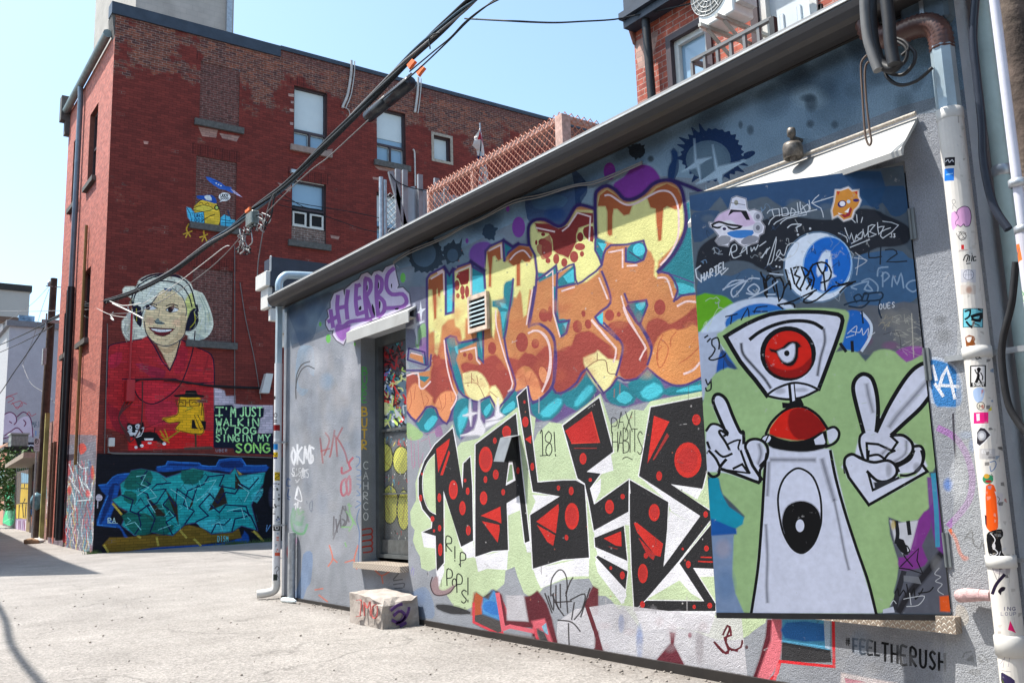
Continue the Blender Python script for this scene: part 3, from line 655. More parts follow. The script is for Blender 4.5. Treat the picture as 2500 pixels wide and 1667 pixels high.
# teal counters
fE()
g.poly('405,400 470,385 490,520 480,560 520,680 550,830 500,780 470,700 430,500',TE,1,0); g.poly('470,460 500,440 498,520 480,500',TL,.8)
g.poly('490,430 640,400 640,340 680,330 690,580 650,540 640,420 500,480',TE,1,0); g.poly('645,350 675,340 680,520',TL,.6)
g.poly('760,110 850,95 870,0 915,-60 915,40 880,180 860,380 840,390 820,200 800,160 760,150',TE,1,0); g.poly('815,120 870,130 880,170 830,160',TL,.8); g.poly('820,190 870,190 840,330',TL,.7)
g.poly('1250,0 1225,0 1235,200 1260,320 1300,380 1340,320 1350,260 1300,265 1270,280 1260,180',TE,1,0); g.poly('1290,290 1335,280 1310,330',TL,.8)
g.poly('105,660 190,655 190,680 280,690 240,730 205,710 200,680',TE); g.poly('230,540 270,540 275,620 240,600',TE)
fC(); g.poly('402,850 455,850 462,1130 405,1150',TL); g.poly('402,850 455,850 458,920 402,930',TE,.9); g.poly('606,800 640,780 696,835 700,990 606,1010',TL); g.poly('606,800 640,780 696,835 696,850 606,860',TE,.9); g.poly('852,600 910,640 860,720',TE,1,0); g.poly('600,1020 690,990 690,1060 600,1040',TE,.6)
g.poly('850,930 880,900 915,910 915,1040 890,1110 850,1040',TE,1,2)
fD()
g.poly('715,900 730,800 790,760 850,765 872,830 850,890 790,910',TE,1,2); g.ell(815,815,48,48,TL); g.line('740,830 830,890',10,(70,80,120))
g.poly('960,978 1160,700 1190,460 1235,1000 1235,1150 1120,1170 1110,1100 1060,1000',TE,1,0); g.poly('1080,1060 1230,1100 1235,1150 1130,1150',TL,.7,2); g.line('960,980 1080,1010 1240,1070',9,PU)
g.poly('735,1230 860,1205 875,1230 820,1390 790,1370 750,1270',TE,1,0); g.poly('790,1235 862,1215 850,1260 820,1280',TL,.9,2)
g.poly('485,1335 540,1290 540,1390 520,1380',TL)
g.poly('190,1350 280,1355 265,1450 220,1475 190,1420',TE,1,2); g.poly('235,1380 270,1370 255,1425',TL,.9)
g.poly('1160,470 1200,450 1225,900 1235,1000 1100,900 1170,700',TE,.9)
# purple outlines
frame(0,0,1)
def pl(fr,P,w=14,c=(88,72,136),sm=4): fr(); g.line(P,w*1.9,c,.22,sm); g.line(P,w*1.4,c,.4,sm); g.line(P,w*.9,c,1,sm)
pl(fC,'262,1540 258,880 280,845 388,790 402,830 403,1150 460,1135 464,960 460,820 490,790 600,752 610,790 695,838 704,960 706,670 740,630 842,585 850,750 880,680 960,615 1045,625 1085,700 1100,830 1090,960 1070,1080 1040,1250',15,sm=0)
pl(fC,'1040,620 1035,490 1075,435 1160,428 1262,480 1325,445 1390,335 1440,315 1545,345',24,(60,40,110),3)
pl(fC,'590,745 640,780 700,820',22,(64,44,112)); pl(fC,'842,585 915,635 960,610',22,(64,44,112),0); pl(fC,'390,785 430,850 460,800',18,(64,44,112),0)
pl(fD,'485,720 480,430 500,360 570,325 640,362 700,425 770,428 850,385 920,315 1000,284 1080,292 1140,350 1165,470 1178,600 1150,720 1080,850 960,985',26,(66,46,112),3)
pl(fD,'1090,290 1200,330 1290,370',26,(60,44,110)); pl(fD,'960,985 1040,995 1090,1060 1112,1130 1080,1215 1140,1165 1255,1150',14,sm=2)
pl(fD,'30,1050 100,1000 180,935 190,1000 182,1150 175,1300 200,1370 280,1355 260,1450 215,1480',13,sm=0); pl(fD,'190,990 240,960 315,925 325,1000 345,1075 430,1020 530,930 480,820 485,720',13,sm=2); pl(fD,'190,1105 330,1075',13); pl(fD,'530,930 545,850 560,815 600,780 720,775 850,745 872,820 850,890 790,915 715,905 715,800',13,sm=0)
pl(fD,'530,980 570,1080 600,1190 575,1250 480,1330 560,1420 650,1500',14,sm=2); pl(fD,'705,1150 730,1220 870,1200 880,1240 820,1395 730,1240',13,sm=0); pl(fD,'820,1395 870,1480 910,1568',13)
pl(fE,'1080,0 1060,150 1040,290 1120,285 1200,350 1240,450 1245,600 1220,760 1130,860 1060,872 1030,760',14); pl(fE,'850,390 870,300 900,100 920,-60',12); pl(fE,'850,390 880,560 930,700 925,790 830,900 790,940 740,840 650,880 570,850 500,790 440,600 400,400 480,385 500,430 640,400',13,sm=2); pl(fE,'690,330 690,580 650,540',11,sm=0)
pl(fE,'490,840 450,950 410,1048 345,985 325,930 255,920 175,1028 105,955',13,sm=2); pl(fE,'100,640 240,640 285,600 290,520',12,sm=0)
pl(fG,'0,130 60,130 130,180 170,260 165,450 150,600 60,700 0,735',14); pl(fG,'150,600 180,655 250,645 340,575 415,470 545,655 650,540 700,560 800,545 880,465',14,sm=2); pl(fG,'880,465 980,548 1080,597 1180,592 1300,535',15); pl(fG,'545,120 640,220 690,300 670,420 640,520',14); pl(fG,'820,120 900,260 910,340 880,440',14); pl(fG,'720,0 800,120 820,130',12)
rs=random.Random(31)
for i in range(70):
    fE(); x=rs.uniform(300,1250); y=rs.uniform(60,760); g.soft(x,y,rs.uniform(20,60),rs.uniform(20,60),rs.choice([(206,120,84),(226,170,116),(190,96,80)] if y<420 else [(170,76,72),(196,100,84),(206,120,90)]),.22)
for i in range(40):
    fG(); x=rs.uniform(30,1250); y=rs.uniform(-200,540); g.soft(x,y,rs.uniform(20,60),rs.uniform(20,60),rs.choice([(206,120,84),(222,166,112),(186,96,80)]),.22)
# pale highlights
def hl(fr,P,w=11,sm=4): fr(); g.line(P,w,PK,1,sm)
hl(fC,'290,880 385,825 390,1000',12,0); hl(fC,'480,830 590,780 595,1000',11,0); hl(fC,'735,665 825,620 830,720',12,0); hl(fC,'895,735 940,685 1000,665 1050,720',12); hl(fC,'1095,490 1235,520',13); hl(fC,'1295,515 1340,480 1410,375 1510,405 1500,590',12,0); hl(fC,'345,835 375,820',22)
hl(fD,'555,400 600,400 700,465 780,465 900,400 980,365 1060,380 1110,470 1120,600 1110,730 1050,850 980,930',15); hl(fD,'585,835 690,815 690,950',13,0); hl(fD,'725,938 800,935',14); hl(fD,'105,1015 155,975 160,1300 210,1480',11,0); hl(fD,'225,1130 320,1100',13); hl(fD,'510,1030 575,1190',13); hl(fD,'680,1170 720,1300 800,1450 870,1568',12); hl(fD,'455,1350 640,1568',13); hl(fD,'960,1030 1030,1040 1075,1180',14); hl(fD,'1110,1245 1180,1210 1250,1215',16)
hl(fE,'390,410 410,600 450,760 485,850 440,940',11); hl(fE,'515,495 630,465 640,560 665,590',12,0); hl(fE,'785,180 790,300 850,520 915,740 880,800',11,2); hl(fE,'1065,20 1020,290',11); hl(fE,'1035,355 1100,335 1170,380 1205,500 1200,660 1140,800',14); hl(fE,'105,680 190,660 200,760 230,780 285,725',12,2); hl(fE,'1520,260 1568,320',13)
hl(fG,'695,0 740,110 860,290 850,340 820,400',13,2); hl(fG,'455,100 560,230 640,320 620,420',13,2); hl(fG,'0,180 60,190 120,270 135,400 110,550 75,640',14); hl(fG,'1160,510 1230,480 1280,425',17)
fE(); g.poly('130,510 225,530 230,585 125,540',OR); g.line('120,470 240,500 250,600 110,560',12,(72,54,124),1,0,True); g.line('140,505 215,525',8,PK)
# white sparkles
for P in ('658,870 664,1010 700,1080 860,1010 712,1040 690,1150 650,1130 510,1140 620,1100 648,1010','588,860 600,960 650,965 602,985 594,1070 580,990 530,985 580,965','803,850 812,960 845,985 790,1015 705,1025 780,990'): g.poly(P,(238,236,244))
g.nogroup()
# ================= black and red piece
g.feather=0
g.group('graffiti_lettering','angular black lettering with red dots and white edges on pale green')
GR=(206,222,186); WH_=(240,240,246); BK=(50,50,54); RD=(214,60,52)
fH(); P=pts('325,300 210,420 170,560 175,690 130,780 135,880 165,920 150,1000 175,1070 205,1120 215,1210 270,1235 330,1210 350,1370 400,1400 500,1560 620,1500 640,1400 700,1440 770,1400 850,1330 860,1230 930,1200 950,1270 1000,1400 1080,1450 1150,1360 1300,1300 1500,1290 1568,1420')
fI(); P+=pts('560,900 600,930 660,1000 700,980 830,1160 1000,1135 1200,1155 1350,1215 1440,1240 1520,1180 1700,1160 1720,1050 1400,1050 1400,0'); fG(); P+=pts('1345,1300 1310,640 900,720 850,790 760,780 600,900 520,660 230,890 130,880 40,960 0,1060'); fH(); P+=pts('1090,60 950,-20 650,220 520,250 480,300 455,110')
g.raw(P,GR)
fI(); g.poly('1400,1060 1800,1060 1700,1160 1600,1230 1450,1230 1380,1180',GR,1,2)
# white slabs
fH()
for P in ('215,940 325,965 330,1240 345,1370 390,1240 388,1170 330,1060 235,1050','520,1050 612,1000 625,1125 565,1135','628,1125 880,1072 870,1225 720,1215 650,1240','865,715 965,655 985,760 875,810','1008,1018 1048,1003 1055,1090 1025,1090','1068,1215 1500,1130 1490,1270 1300,1280 1130,1365','1065,650 1280,660 1045,805 1090,700','325,330 250,410 300,400 325,420'): g.poly(P,WH_)
fI()
for P in ('5,695 435,600 430,750 280,745 65,842 30,770','440,80 525,0 520,100 470,200','415,-52 600,-180 620,-60 520,-30','470,400 735,255 740,360 700,355 475,455','480,520 728,636 732,712 500,590','490,640 712,852 720,900 685,965 500,720','815,-15 1285,288 1005,675 1050,250 1205,340 1060,250 1040,182','870,925 1120,645 1315,940 1215,880 1125,780 920,900','1230,690 1390,690 1395,750 1280,755','1060,45 1300,85 1262,160','785,1015 1400,1015 1395,1065 1350,1190 1130,1140 840,1165 800,1060','490,620 480,640 500,720 700,960 718,860'): g.poly(P,WH_)
WOUT=15
def bk(fr,P):
    fr(); g.line(P,WOUT,WH_,1,0,True); bkl.append((fr,P))
bkl=[]
N1='455,140 320,265 240,390 195,520 195,660 225,760 300,850 295,905 225,935 325,965 333,1235 388,1170 385,620 520,1048 612,1000 605,600 590,358 538,410 531,602 482,290'
bk(fH,N1); bk(fH,'630,265 940,30 975,380 1045,1003 1008,1018 965,655 868,715 880,1072 760,1080 628,1125 628,600'); bk(fH,'950,-100 1020,-168 1105,555 1300,540 1400,540 1465,575 1500,1130 1300,1145 1070,1215 1048,805 1275,662 1070,625')
fG(); Eg=pts('232,905 510,692 618,1105 415,1258 522,1272 440,1385 472,1508'); fI(); Eg+=pts('738,10 735,255 470,400 435,200 400,40 345,0')
frame(0,0,1)
g.ribbon(Eg+[Eg[0]],5,WH_)
bk(fI,'475,455 700,362 726,632 480,525'); bk(fI,'487,605 500,590 728,712 712,850')
D1='905,-543 1305,-623 1345,-100 1300,80 1060,45 1360,248 1362,320 1115,640 870,925 780,1015 760,700 745,300 745,12 1040,182 1030,400 1003,675 1285,288 815,-18'
bk(fI,D1); bk(fI,'1125,650 1365,356 1387,692 1230,685 1402,960 1402,1015 780,1015 870,935 1315,940')
for fr,P in bkl: fr(); g.poly(P,BK)
frame(0,0,1); g.raw(Eg,BK)
fI(); g.line('741,15 748,115',5,WH_,1,0)
fH(); g.poly('318,338 326,800 270,760 230,650 228,500 265,400',GR); g.line('318,338 265,400 228,500 230,650 270,760 326,800',5,WH_); g.poly('885,395 912,395 936,540 862,580',WH_); g.poly('893,420 910,420 918,530 870,555',(150,175,140))
# red marks
def rd(fr,*q):
    fr()
    for e in q:
        g.ell(*e,RD); g.ell(e[0],e[1],e[2]*.72,e[3]*.72,(196,58,56))
rd(fH,(868,170,34,48),(708,380,52,98),(460,612,34,74),(530,752,24,54),(353,672,14,34),(785,495,22,38),(706,533,14,26),(692,675,28,52),(575,922,18,38),(360,1070,16,48),(355,905,12,24),(1012,92,24,40),(1065,435,14,30),(778,236,14,24),(842,630,14,24),(570,622,14,28),(550,540,10,14),(300,835,15,22),(210,675,12,26),(955,465,12,26),(1265,598,12,20),(1325,975,13,20),(1363,620,18,32),(1508,536,12,14),(312,925,8,12),(220,490,7,10),(1005,-60,8,12))
rd(fI,(302,290,54,102),(590,218,34,54),(690,140,16,20),(932,262,42,66),(845,728,38,74),(868,592,16,22),(688,742,18,30),(1326,276,17,24),(1193,658,18,28),(1332,536,18,22),(842,965,18,26),(1238,983,12,16),(1357,973,18,22),(262,455,12,20),(200,72,12,16),(1150,540,8,10),(600,685,10,14),(296,100,18,28))
rd(fG,(387,1158,26,44),(1190,1168,104,136),(1255,860,32,42),(970,1290,22,36),(443,1320,12,14))
fH()
for P in ('330,300 432,220 425,270 345,480','425,310 435,330 380,500 360,500','820,740 828,870 790,850 670,810','680,852 812,880 815,920 800,1015','1265,720 1268,760 1245,945 1095,855','1100,880 1240,960 1225,1040 1180,1010','1010,225 1058,195 1055,260'): g.poly(P,RD)
fG(); g.poly('250,945 450,800 515,1035 300,1042 270,980',(196,52,50)); g.line('300,1040 512,1032 450,800',9,(222,80,66),1,0); g.line('320,1078 490,1078',8,(150,60,58)); g.poly('930,830 1048,875 880,1195',RD); g.poly('1030,960 1045,985 930,1170 920,1165',(170,60,58))
fI(); g.poly('545,460 678,405 682,520 640,515',RD); g.poly('775,340 800,340 1000,500 980,600 940,590 800,410',RD); g.poly('810,450 940,590 925,625 880,590',(190,56,54)); g.line('1290,603 1370,605',10,RD); g.line('1270,635 1378,640',10,RD); g.line('585,522 650,540',6,(150,50,50))
# tags on it
INK=(34,36,38)
fH(); 
for P in ('1125,180 1140,165 1145,350','1125,352 1180,348','1190,165 1165,200 1170,240 1205,260 1215,310 1195,350 1170,330 1175,280 1205,240 1210,190 1190,165','1232,170 1240,320','1240,340 1245,355'): g.line(P,8,INK)
for ch,x,y,h,w in (('R',405,970,112,48),('I',455,1045,90,34),('P',515,1095,105,46),('P',412,1222,122,46),('O',452,1292,60,32),('P',488,1262,135,46),('S',520,1378,100,44),('!',560,1285,185,24)): g.text(ch,x,y,h,w,INK,th=9)
g.line('505,1180 508,1186',9,INK); g.line('470,1150 473,1156',9,INK)
fG()
for ch,x,y,h,w in (('P',606,850,112,48),('A',655,800,125,48),('X',712,800,150,52),('H',612,955,150,40),('A',655,945,150,42),('B',694,925,190,42),('I',735,940,170,24),('T',762,930,175,42),('S',802,950,175,44)): g.text(ch,x,y,h,w,INK,th=8,a=.9)
g.line('690,1160 720,1145 765,1165',8,INK,.9)
g.nogroup()
# ================= old piece along the foot
g.feather=6
g.group('graffiti_lettering','faded maroon and pink lettering along the foot of the wall')
fH(); g.poly('620,1400 640,1450 690,1440 720,1450 760,1380 800,1400 830,1480 880,1568 600,1568',(196,120,96)); g.poly('690,1470 750,1380 790,1400 820,1568 690,1568',(110,168,215)); g.poly('810,1430 830,1440 890,1568 850,1568',(214,96,110)); g.poly('1000,1430 1050,1440 1100,1390 1180,1568 1030,1568 1010,1500',(110,46,58)); g.poly('1500,1410 1530,1350 1568,1370 1568,1568 1470,1568',(122,60,68))
fI()
g.poly('600,960 1000,1010 1400,1060 1600,1060 1650,1568 700,1480 300,1350 180,1290 190,1100 330,1000',(222,220,226),.75)
g.poly('0,900 40,870 120,1000 190,1250 180,1320 0,1260',(110,44,58)); g.poly('0,1110 90,1080 150,1300 90,1300 0,1160',(226,110,124)); g.poly('60,1140 100,1130 125,1200 90,1230',(150,190,210)); g.poly('30,1170 60,1160 110,1290 70,1290',(140,130,130))
g.poly('0,1230 180,1290 480,1340 560,1370 560,1430 0,1310',(206,96,112),.8)
g.line('480,870 410,960 470,1130 520,1300 540,1390',30,(118,50,64),1,0); g.poly('470,1300 520,1290 560,1390 480,1370',(118,50,64)); g.poly('1055,1180 1090,1185 1080,1270 1200,1500 900,1450 1000,1330 1060,1260',(126,60,74)); g.line('1510,1135 1520,1200 1470,1220 1500,1310 1480,1340 1400,1260',16,(122,44,60),1,2); g.line('1500,1300 1568,1320',16,(122,44,60))
for q in ((820,1250,26,120),(680,1110,22,60)): g.soft(*q,(120,150,205),.6)
g.soft(1280,1290,30,130,(150,140,146),.5); g.soft(1205,1200,14,20,(150,70,90),.8)
fK(); g.poly('480,1140 520,1140 500,1300 460,1400 400,1568 370,1568 430,1400 470,1250',(112,40,56)); g.poly('515,1140 580,1140 585,1250 560,1420 470,1568 400,1568 460,1400 505,1280',(236,138,150)); g.poly('580,1140 900,1140 900,1345 580,1290',(110,192,232)); g.poly('610,1160 860,1170 860,1280 600,1260',(62,130,205),.9,2); g.poly('860,1140 905,1140 900,1340 870,1330',(200,220,240)); g.poly('580,1290 905,1345 912,1425 575,1425',(74,74,78)); g.poly('585,1290 900,1345 895,1365 585,1312',(40,42,48),.6)
g.line('925,1135 930,1455 760,1440 565,1420 545,1500 480,1568',20,(232,62,72),1,0); g.line('555,1440 520,1568',22,(240,120,130))
g.nogroup()
FB=lambda:frame(1120,1400,3.355)
FB(); g.group('graffiti_lettering','pink and maroon block outlines with a blue patch near the foot of the wall')
g.poly('140,150 200,190 285,130 330,150 350,480 320,500 125,405 118,250',(96,92,92)); g.poly('140,150 200,195 190,330 130,340 120,250',(196,108,70)); g.poly('205,200 245,215 285,140 315,170 345,380 200,325 190,270',(96,160,214)); g.poly('215,230 300,230 330,340 210,300',(60,130,206),.8,2)
g.poly('310,150 350,170 400,380 570,390 530,190 600,190 640,150 690,210 760,370 800,600 770,600 700,400 600,440 390,430 345,380',(122,52,64)); g.poly('540,200 650,150 720,250 750,370 700,380 640,400 590,370 560,300',(110,46,58)); g.poly('390,180 530,180 565,385 400,375',(204,202,208))
g.poly('352,480 620,520 600,580 380,520',(150,146,148)); 
g.line('122,240 122,395 320,490 360,480',20,(226,86,100),1,0); g.line('318,165 365,450 420,430 610,470',34,(232,120,134),1,0); g.line('615,400 640,520 690,600',20,(228,96,110),1,0); g.poly('600,390 700,370 780,600 740,610 690,470 620,440',(230,120,134)); g.poly('680,430 715,400 735,500 700,480',(150,190,212)); g.poly('640,450 700,480 755,610 690,600',(92,90,92))
g.line('800,605 1110,670',26,(196,92,106),.9,0); g.poly('1115,450 1140,470 1160,570 1210,700 1110,680 1120,560',(118,56,66)); g.line('1130,150 1040,240 1110,450',30,(116,52,62),1,0)
g.nogroup()
# overspray specks and runs
rz=random.Random(58); frame(0,0,1)
for i in range(170):
    x=rz.uniform(1000,1740); y=rz.uniform(560,1500); r_=rz.uniform(.8,2.6); g.ell(x,y,r_,r_*rz.uniform(.8,1.6),rz.choice([(214,212,214),(90,88,90),(190,120,100),(150,148,152),(170,168,170)]),.6,0,5)
for i in range(14):
    x=rz.uniform(1000,1740); y=rz.choice([rz.uniform(900,1010),rz.uniform(1250,1480)]); g.line([(x,y),(x+rz.uniform(-1,1),y+rz.uniform(12,46))],rz.uniform(1.6,3.2),rz.choice([(90,88,90),(190,120,100),(206,204,206)]),.5,0)
for i in range(90):
    x=rz.uniform(700,2330); y=rz.uniform(640,1600); g.line([(x,y),(x+rz.uniform(-9,9),y+rz.uniform(-6,6)),(x+rz.uniform(-14,14),y+rz.uniform(-9,9))],rz.uniform(1,2.4),rz.choice([(90,90,92),(214,214,216),(150,150,152)]),.5,0)
# signature tags
g.group('graffiti_tag','black looping signature tags low on the wall')
fI()
for P in ('140,900 145,780 190,710 230,705 260,760 265,850 255,900','95,880 150,1030','120,900 160,1010 160,880','150,890 200,1000','180,820 185,960 240,1050','212,810 215,990','170,950 300,940','255,880 290,790 310,760','260,900 270,1030','290,930 400,885 380,1000 320,1080','320,950 300,1080','370,1060 440,840','195,1085 300,1100 365,1170','275,1110 280,1270'): g.line(P,11,(52,44,46),.9)
fH(); g.soft(410,1520,60,14,(50,50,54),.9); g.poly('335,1490 440,1495 560,1530 590,1560 440,1560 340,1520',(70,70,74),1,2); g.poly('290,1340 310,1290 340,1280 350,1370 400,1380 470,1340 440,1400 360,1420 310,1400',(168,146,150),1,2); g.line('300,1280 285,1340 310,1405 360,1420 430,1400 470,1350',9,(88,70,76))
fK()
for P in ('180,1240 210,1180 225,1200 210,1240','120,1290 180,1360 215,1350 230,1330','210,1240 200,1290 240,1345 300,1325 310,1280'): g.line(P,13,(110,40,54),1,2)
g.soft(340,1325,10,12,(90,40,50),.9)
g.nogroup()
# ---- stencil #FEELTHERUSH
g.group('stencil_lettering','black stencil reading #FEELTHERUSH')
fK()
g.text('#',1010,1262,48,26,(36,38,42),th=9,dy=.13); g.text('FEEL',1060,1268,88,34,(52,56,62),adv=49,th=15,dy=.14); g.text('THERUSH',1255,1296,118,40,(34,36,40),adv=64,th=17,dy=.17)
g.nogroup()
fK(); g.soft(1110,1290,60,80,(150,168,190),.5)
fR2()
IK=(58,60,62)
g.line('475,1370 490,1335 540,1325',10,IK,.85,3); g.line('610,1345 650,1375 665,1410',10,IK,.85,3); g.poly('500,1380 550,1350 560,1400 505,1400',IK,.85); g.poly('585,1355 640,1405 600,1415',IK,.85); g.poly('515,1480 560,1455 605,1470 608,1510 540,1500',(70,72,76),.9,2)
# ---- right of the door
fR(); g.group('graffiti_tag','blue spray disc with a white letter A beside the door hinge')
g.poly('215,250 300,230 400,280 460,370 475,500 440,600 330,610 250,580 215,540',(206,216,232),.7,3); g.poly('220,260 290,255 380,290 440,370 455,460 450,590 330,600 260,580 225,400',(72,140,200),1,3)
for P in ('240,290 270,400','290,460 350,310 410,540','300,440 440,450','260,430 320,520'): g.line(P,24,(228,232,242),1,2)
g.nogroup(); g.line('290,770 400,830 480,930 530,1060 545,1190 520,1320 450,1420 370,1510',50,(186,128,200),.75,4); g.soft(550,900,30,50,(110,150,215),.6); g.soft(360,1200,34,46,(90,140,215),.7); g.soft(500,820,60,30,(140,170,215),.5); g.line('398,660 405,830 420,1005',16,(70,66,78),.9)
g.soft(440,1150,60,160,(222,224,228),.6)
fR2(); g.spray('375,395 420,470 450,570 490,615',22,(236,128,84),1,3); g.soft(490,612,26,18,(236,128,84),.8)
for P in ('485,470 540,400 550,490','500,450 545,460','555,470 560,510 600,540 620,490 640,560'): g.line(P,13,(60,60,62),.9)
g.line('650,600 640,620',8,(60,60,62)); g.poly('420,980 480,980 520,1060 500,1120 430,1120',(200,188,170),.8,3)
frame(0,0,1); g.poly('2340,640 2420,600 2460,1667 2300,1667 2330,1200',(196,198,200),.5)
frame(2200,800,3.137); g.soft(330,60,60,60,(110,112,112),.4); g.soft(300,-60,50,40,(90,92,92),.4)
# pale patches near foot of door
fK(); g.poly('980,1500 1300,1560 1360,1568 980,1568',(225,215,215),.9,0); g.poly('1000,1530 1150,1560 1010,1568',(200,130,150),.8)
# --- tags on the left section
g.group('graffiti_tag','white handwritten tags and scribbles beside the corner pipe')
fB()
WHT=(238,240,246)
for P in ('360,150 350,200 370,260 380,180 360,130','395,110 395,260','430,130 398,190 440,255','445,250 455,120 470,220 490,110 500,250','520,140 495,130 478,180 490,250 515,230 510,190'): g.line(P,15,WHT,1,3)
g.text('5150',358,290,62,16,WHT,adv=24,th=7); g.text('2015',425,300,62,14,WHT,adv=14,th=6)
for P in ('380,380 395,390 410,375','385,400 400,395','378,520 400,430 430,540 375,520','400,440 390,500','370,570 385,560 382,600','400,545 398,600 420,590','350,330 380,350 420,320 470,300'): g.line(P,8,WHT,.95)
g.nogroup(); g.group('graffiti_tag','red, green and grey spray scribbles on the pale grey plaster')
RS=(170,88,92)
for P in ('570,60 590,250','610,20 640,80 600,190','575,160 640,140','680,0 650,180 640,200','680,40 720,90 760,170 780,250','690,60 700,200','740,-20 700,60'): g.line(P,14,RS,.75)
for P in ('735,285 740,330 800,300 800,285','800,290 790,250 820,210','765,370 735,400 730,470 750,500 775,460 765,390','795,350 770,400 780,490 800,460 800,370'): g.line(P,17,(190,92,112),.85)
for P in ('365,600 350,680 370,770 440,790 470,720','400,600 410,640 440,620','390,700 430,720','380,620 370,700 420,720 440,660'): g.spray(P,16,(120,180,130),.8)
g.soft(410,690,50,80,(150,190,150),.4)
for P in ('675,660 670,800','690,680 700,780','670,830 720,690','725,650 730,740 760,700 740,680','745,580 730,640','740,590 775,640 770,710 745,740','760,580 790,700'): g.line(P,13,(112,108,114),.8)
for P in ('780,570 810,580','770,620 820,700 790,770','790,560 800,640 840,720','760,860 770,890','735,740 800,740'): g.spray(P,10,(150,200,140),.7)
for P in ('640,880 665,980 630,1040','665,980 700,1010','860,880 830,990 850,1060','830,990 760,1010','990,1070 1040,1110 1100,1080','1040,1110 1050,1170','530,1220 590,1210','560,1260 625,1310'): g.line(P,11,(226,138,116),.85)
for P in ('845,200 870,210 870,250 845,280','850,300 880,310 880,340 850,350','850,370 880,380','850,410 880,420 870,440','850,460 875,490 850,500','850,540 880,560 840,590','870,600 850,680 870,780 865,900 860,1050'): g.line(P,9,(110,140,180),.8)
for P in ('1130,1140 1180,1080 1170,1060','1130,1150 1200,1140','1130,1180 1210,1170 1210,1200','1140,1210 1200,1205'): g.line(P,9,(110,112,118),.85)
g.soft(330,930,16,46,(206,70,72),.9); g.soft(358,930,8,60,(206,80,82),.8); g.soft(380,845,11,26,(205,160,200),.8)
for P in ('340,380 320,370 315,420 340,425','330,450 320,500 340,510','318,520 335,530'): g.line(P,10,(80,110,160),.8)
for P in ('490,560 510,540 505,620 490,600 490,560','465,540 470,560'): g.line(P,8,(130,140,155),.8)
g.nogroup()
for i in range(60):
    fA(); x=rs.uniform(340,860); y=rs.uniform(800,1500); g.soft(x,y,rs.uniform(20,60),rs.uniform(30,110),rs.choice([(140,144,150),(190,190,196),(150,160,176),(120,126,134),(176,172,170)]),.22)
for i in range(60):
    fB(); x=rs.uniform(340,860); y=rs.uniform(60,1240); g.soft(x,y,rs.uniform(20,50),rs.uniform(30,110),rs.choice([(140,144,150),(186,188,194),(140,156,180),(124,130,134),(170,166,164)]),.2)
for i in range(30):
    fI(); x=rs.uniform(500,1568); y=rs.uniform(1000,1460); g.soft(x,y,rs.uniform(20,60),rs.uniform(20,70),rs.choice([(196,194,198),(176,174,180),(226,226,230),(206,190,196)]),.3)
for i in range(30):
    fK(); x=rs.uniform(930,1900); y=rs.uniform(1230,1568); g.soft(x,y,rs.uniform(20,60),rs.uniform(20,60),rs.choice([(150,152,156),(190,192,196),(166,170,176)]),.3)
fA()
for P in ('385,1090 390,990 430,910 490,885','385,1170 385,1060 420,960 470,920 525,940'): g.line(P,9,(96,96,100),.9)
fH()
for P in ('135,210 145,430','160,260 165,440','190,230 200,440 230,330','215,240 260,220','270,200 290,300','150,450 170,400','250,180 320,170'): g.line(P,6,(196,140,170),.7)
for P in ('135,1230 160,1215 150,1270','150,1200 135,1260'): g.line(P,5,(150,140,200),.7)
g.soft(200,1430,50,60,(135,155,190),.5)
WH=[(8.602,.545),(9.685,.545),(9.685,3.14),(8.602,3.14)]      # barred door opening
DH=[(2.745,.565),(3.95,.565),(3.95,3.08),(2.745,3.08)]        # big door opening
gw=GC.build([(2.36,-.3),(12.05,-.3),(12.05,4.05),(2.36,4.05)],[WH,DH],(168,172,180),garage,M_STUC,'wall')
b=MB()
b.box(4.801,2.361,-.3,5.0,2.745,4.05); b.box(4.801,3.95,-.3,5.0,8.602,4.05); b.box(4.801,9.685,-.3,5.0,12.049,4.05)
b.box(4.801,2.745,3.08,5.0,3.95,4.05); b.box(4.801,2.745,-.3,5.0,3.95,.565); b.box(4.801,8.602,3.14,5.0,9.685,4.05); b.box(4.801,8.602,-.3,5.0,9.685,.545)
m_gst=mat('plain_stucco',(.36,.38,.41),.9,nscale=3,namt=.12,bump=.7,bscale=130)
b.build('wall_core',m_gst,garage)
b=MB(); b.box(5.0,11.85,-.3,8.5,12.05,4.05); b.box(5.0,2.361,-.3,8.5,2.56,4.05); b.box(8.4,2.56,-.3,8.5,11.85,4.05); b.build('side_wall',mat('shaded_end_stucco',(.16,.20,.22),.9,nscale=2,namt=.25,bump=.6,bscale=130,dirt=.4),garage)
b=MB(); b.box(5.31,2.565,.02,5.33,4.4,3.4); b.box(5.335,8.2,.02,5.35,10.1,3.4); b.split('inner_wall',m_dark,garage)
b=MB(); b.box(4.66,2.2,4.055,8.6,12.0,4.12); b.build('roof',m_flash,garage)
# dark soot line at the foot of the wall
b=MB(); b.prism([(4.772,2.3,-.1),(4.772,12.0,-.1),(4.772,12.0,.035),(4.772,2.3,.075)],(.0265,0,0)); b.build('base_strip',m_fascia,garage)
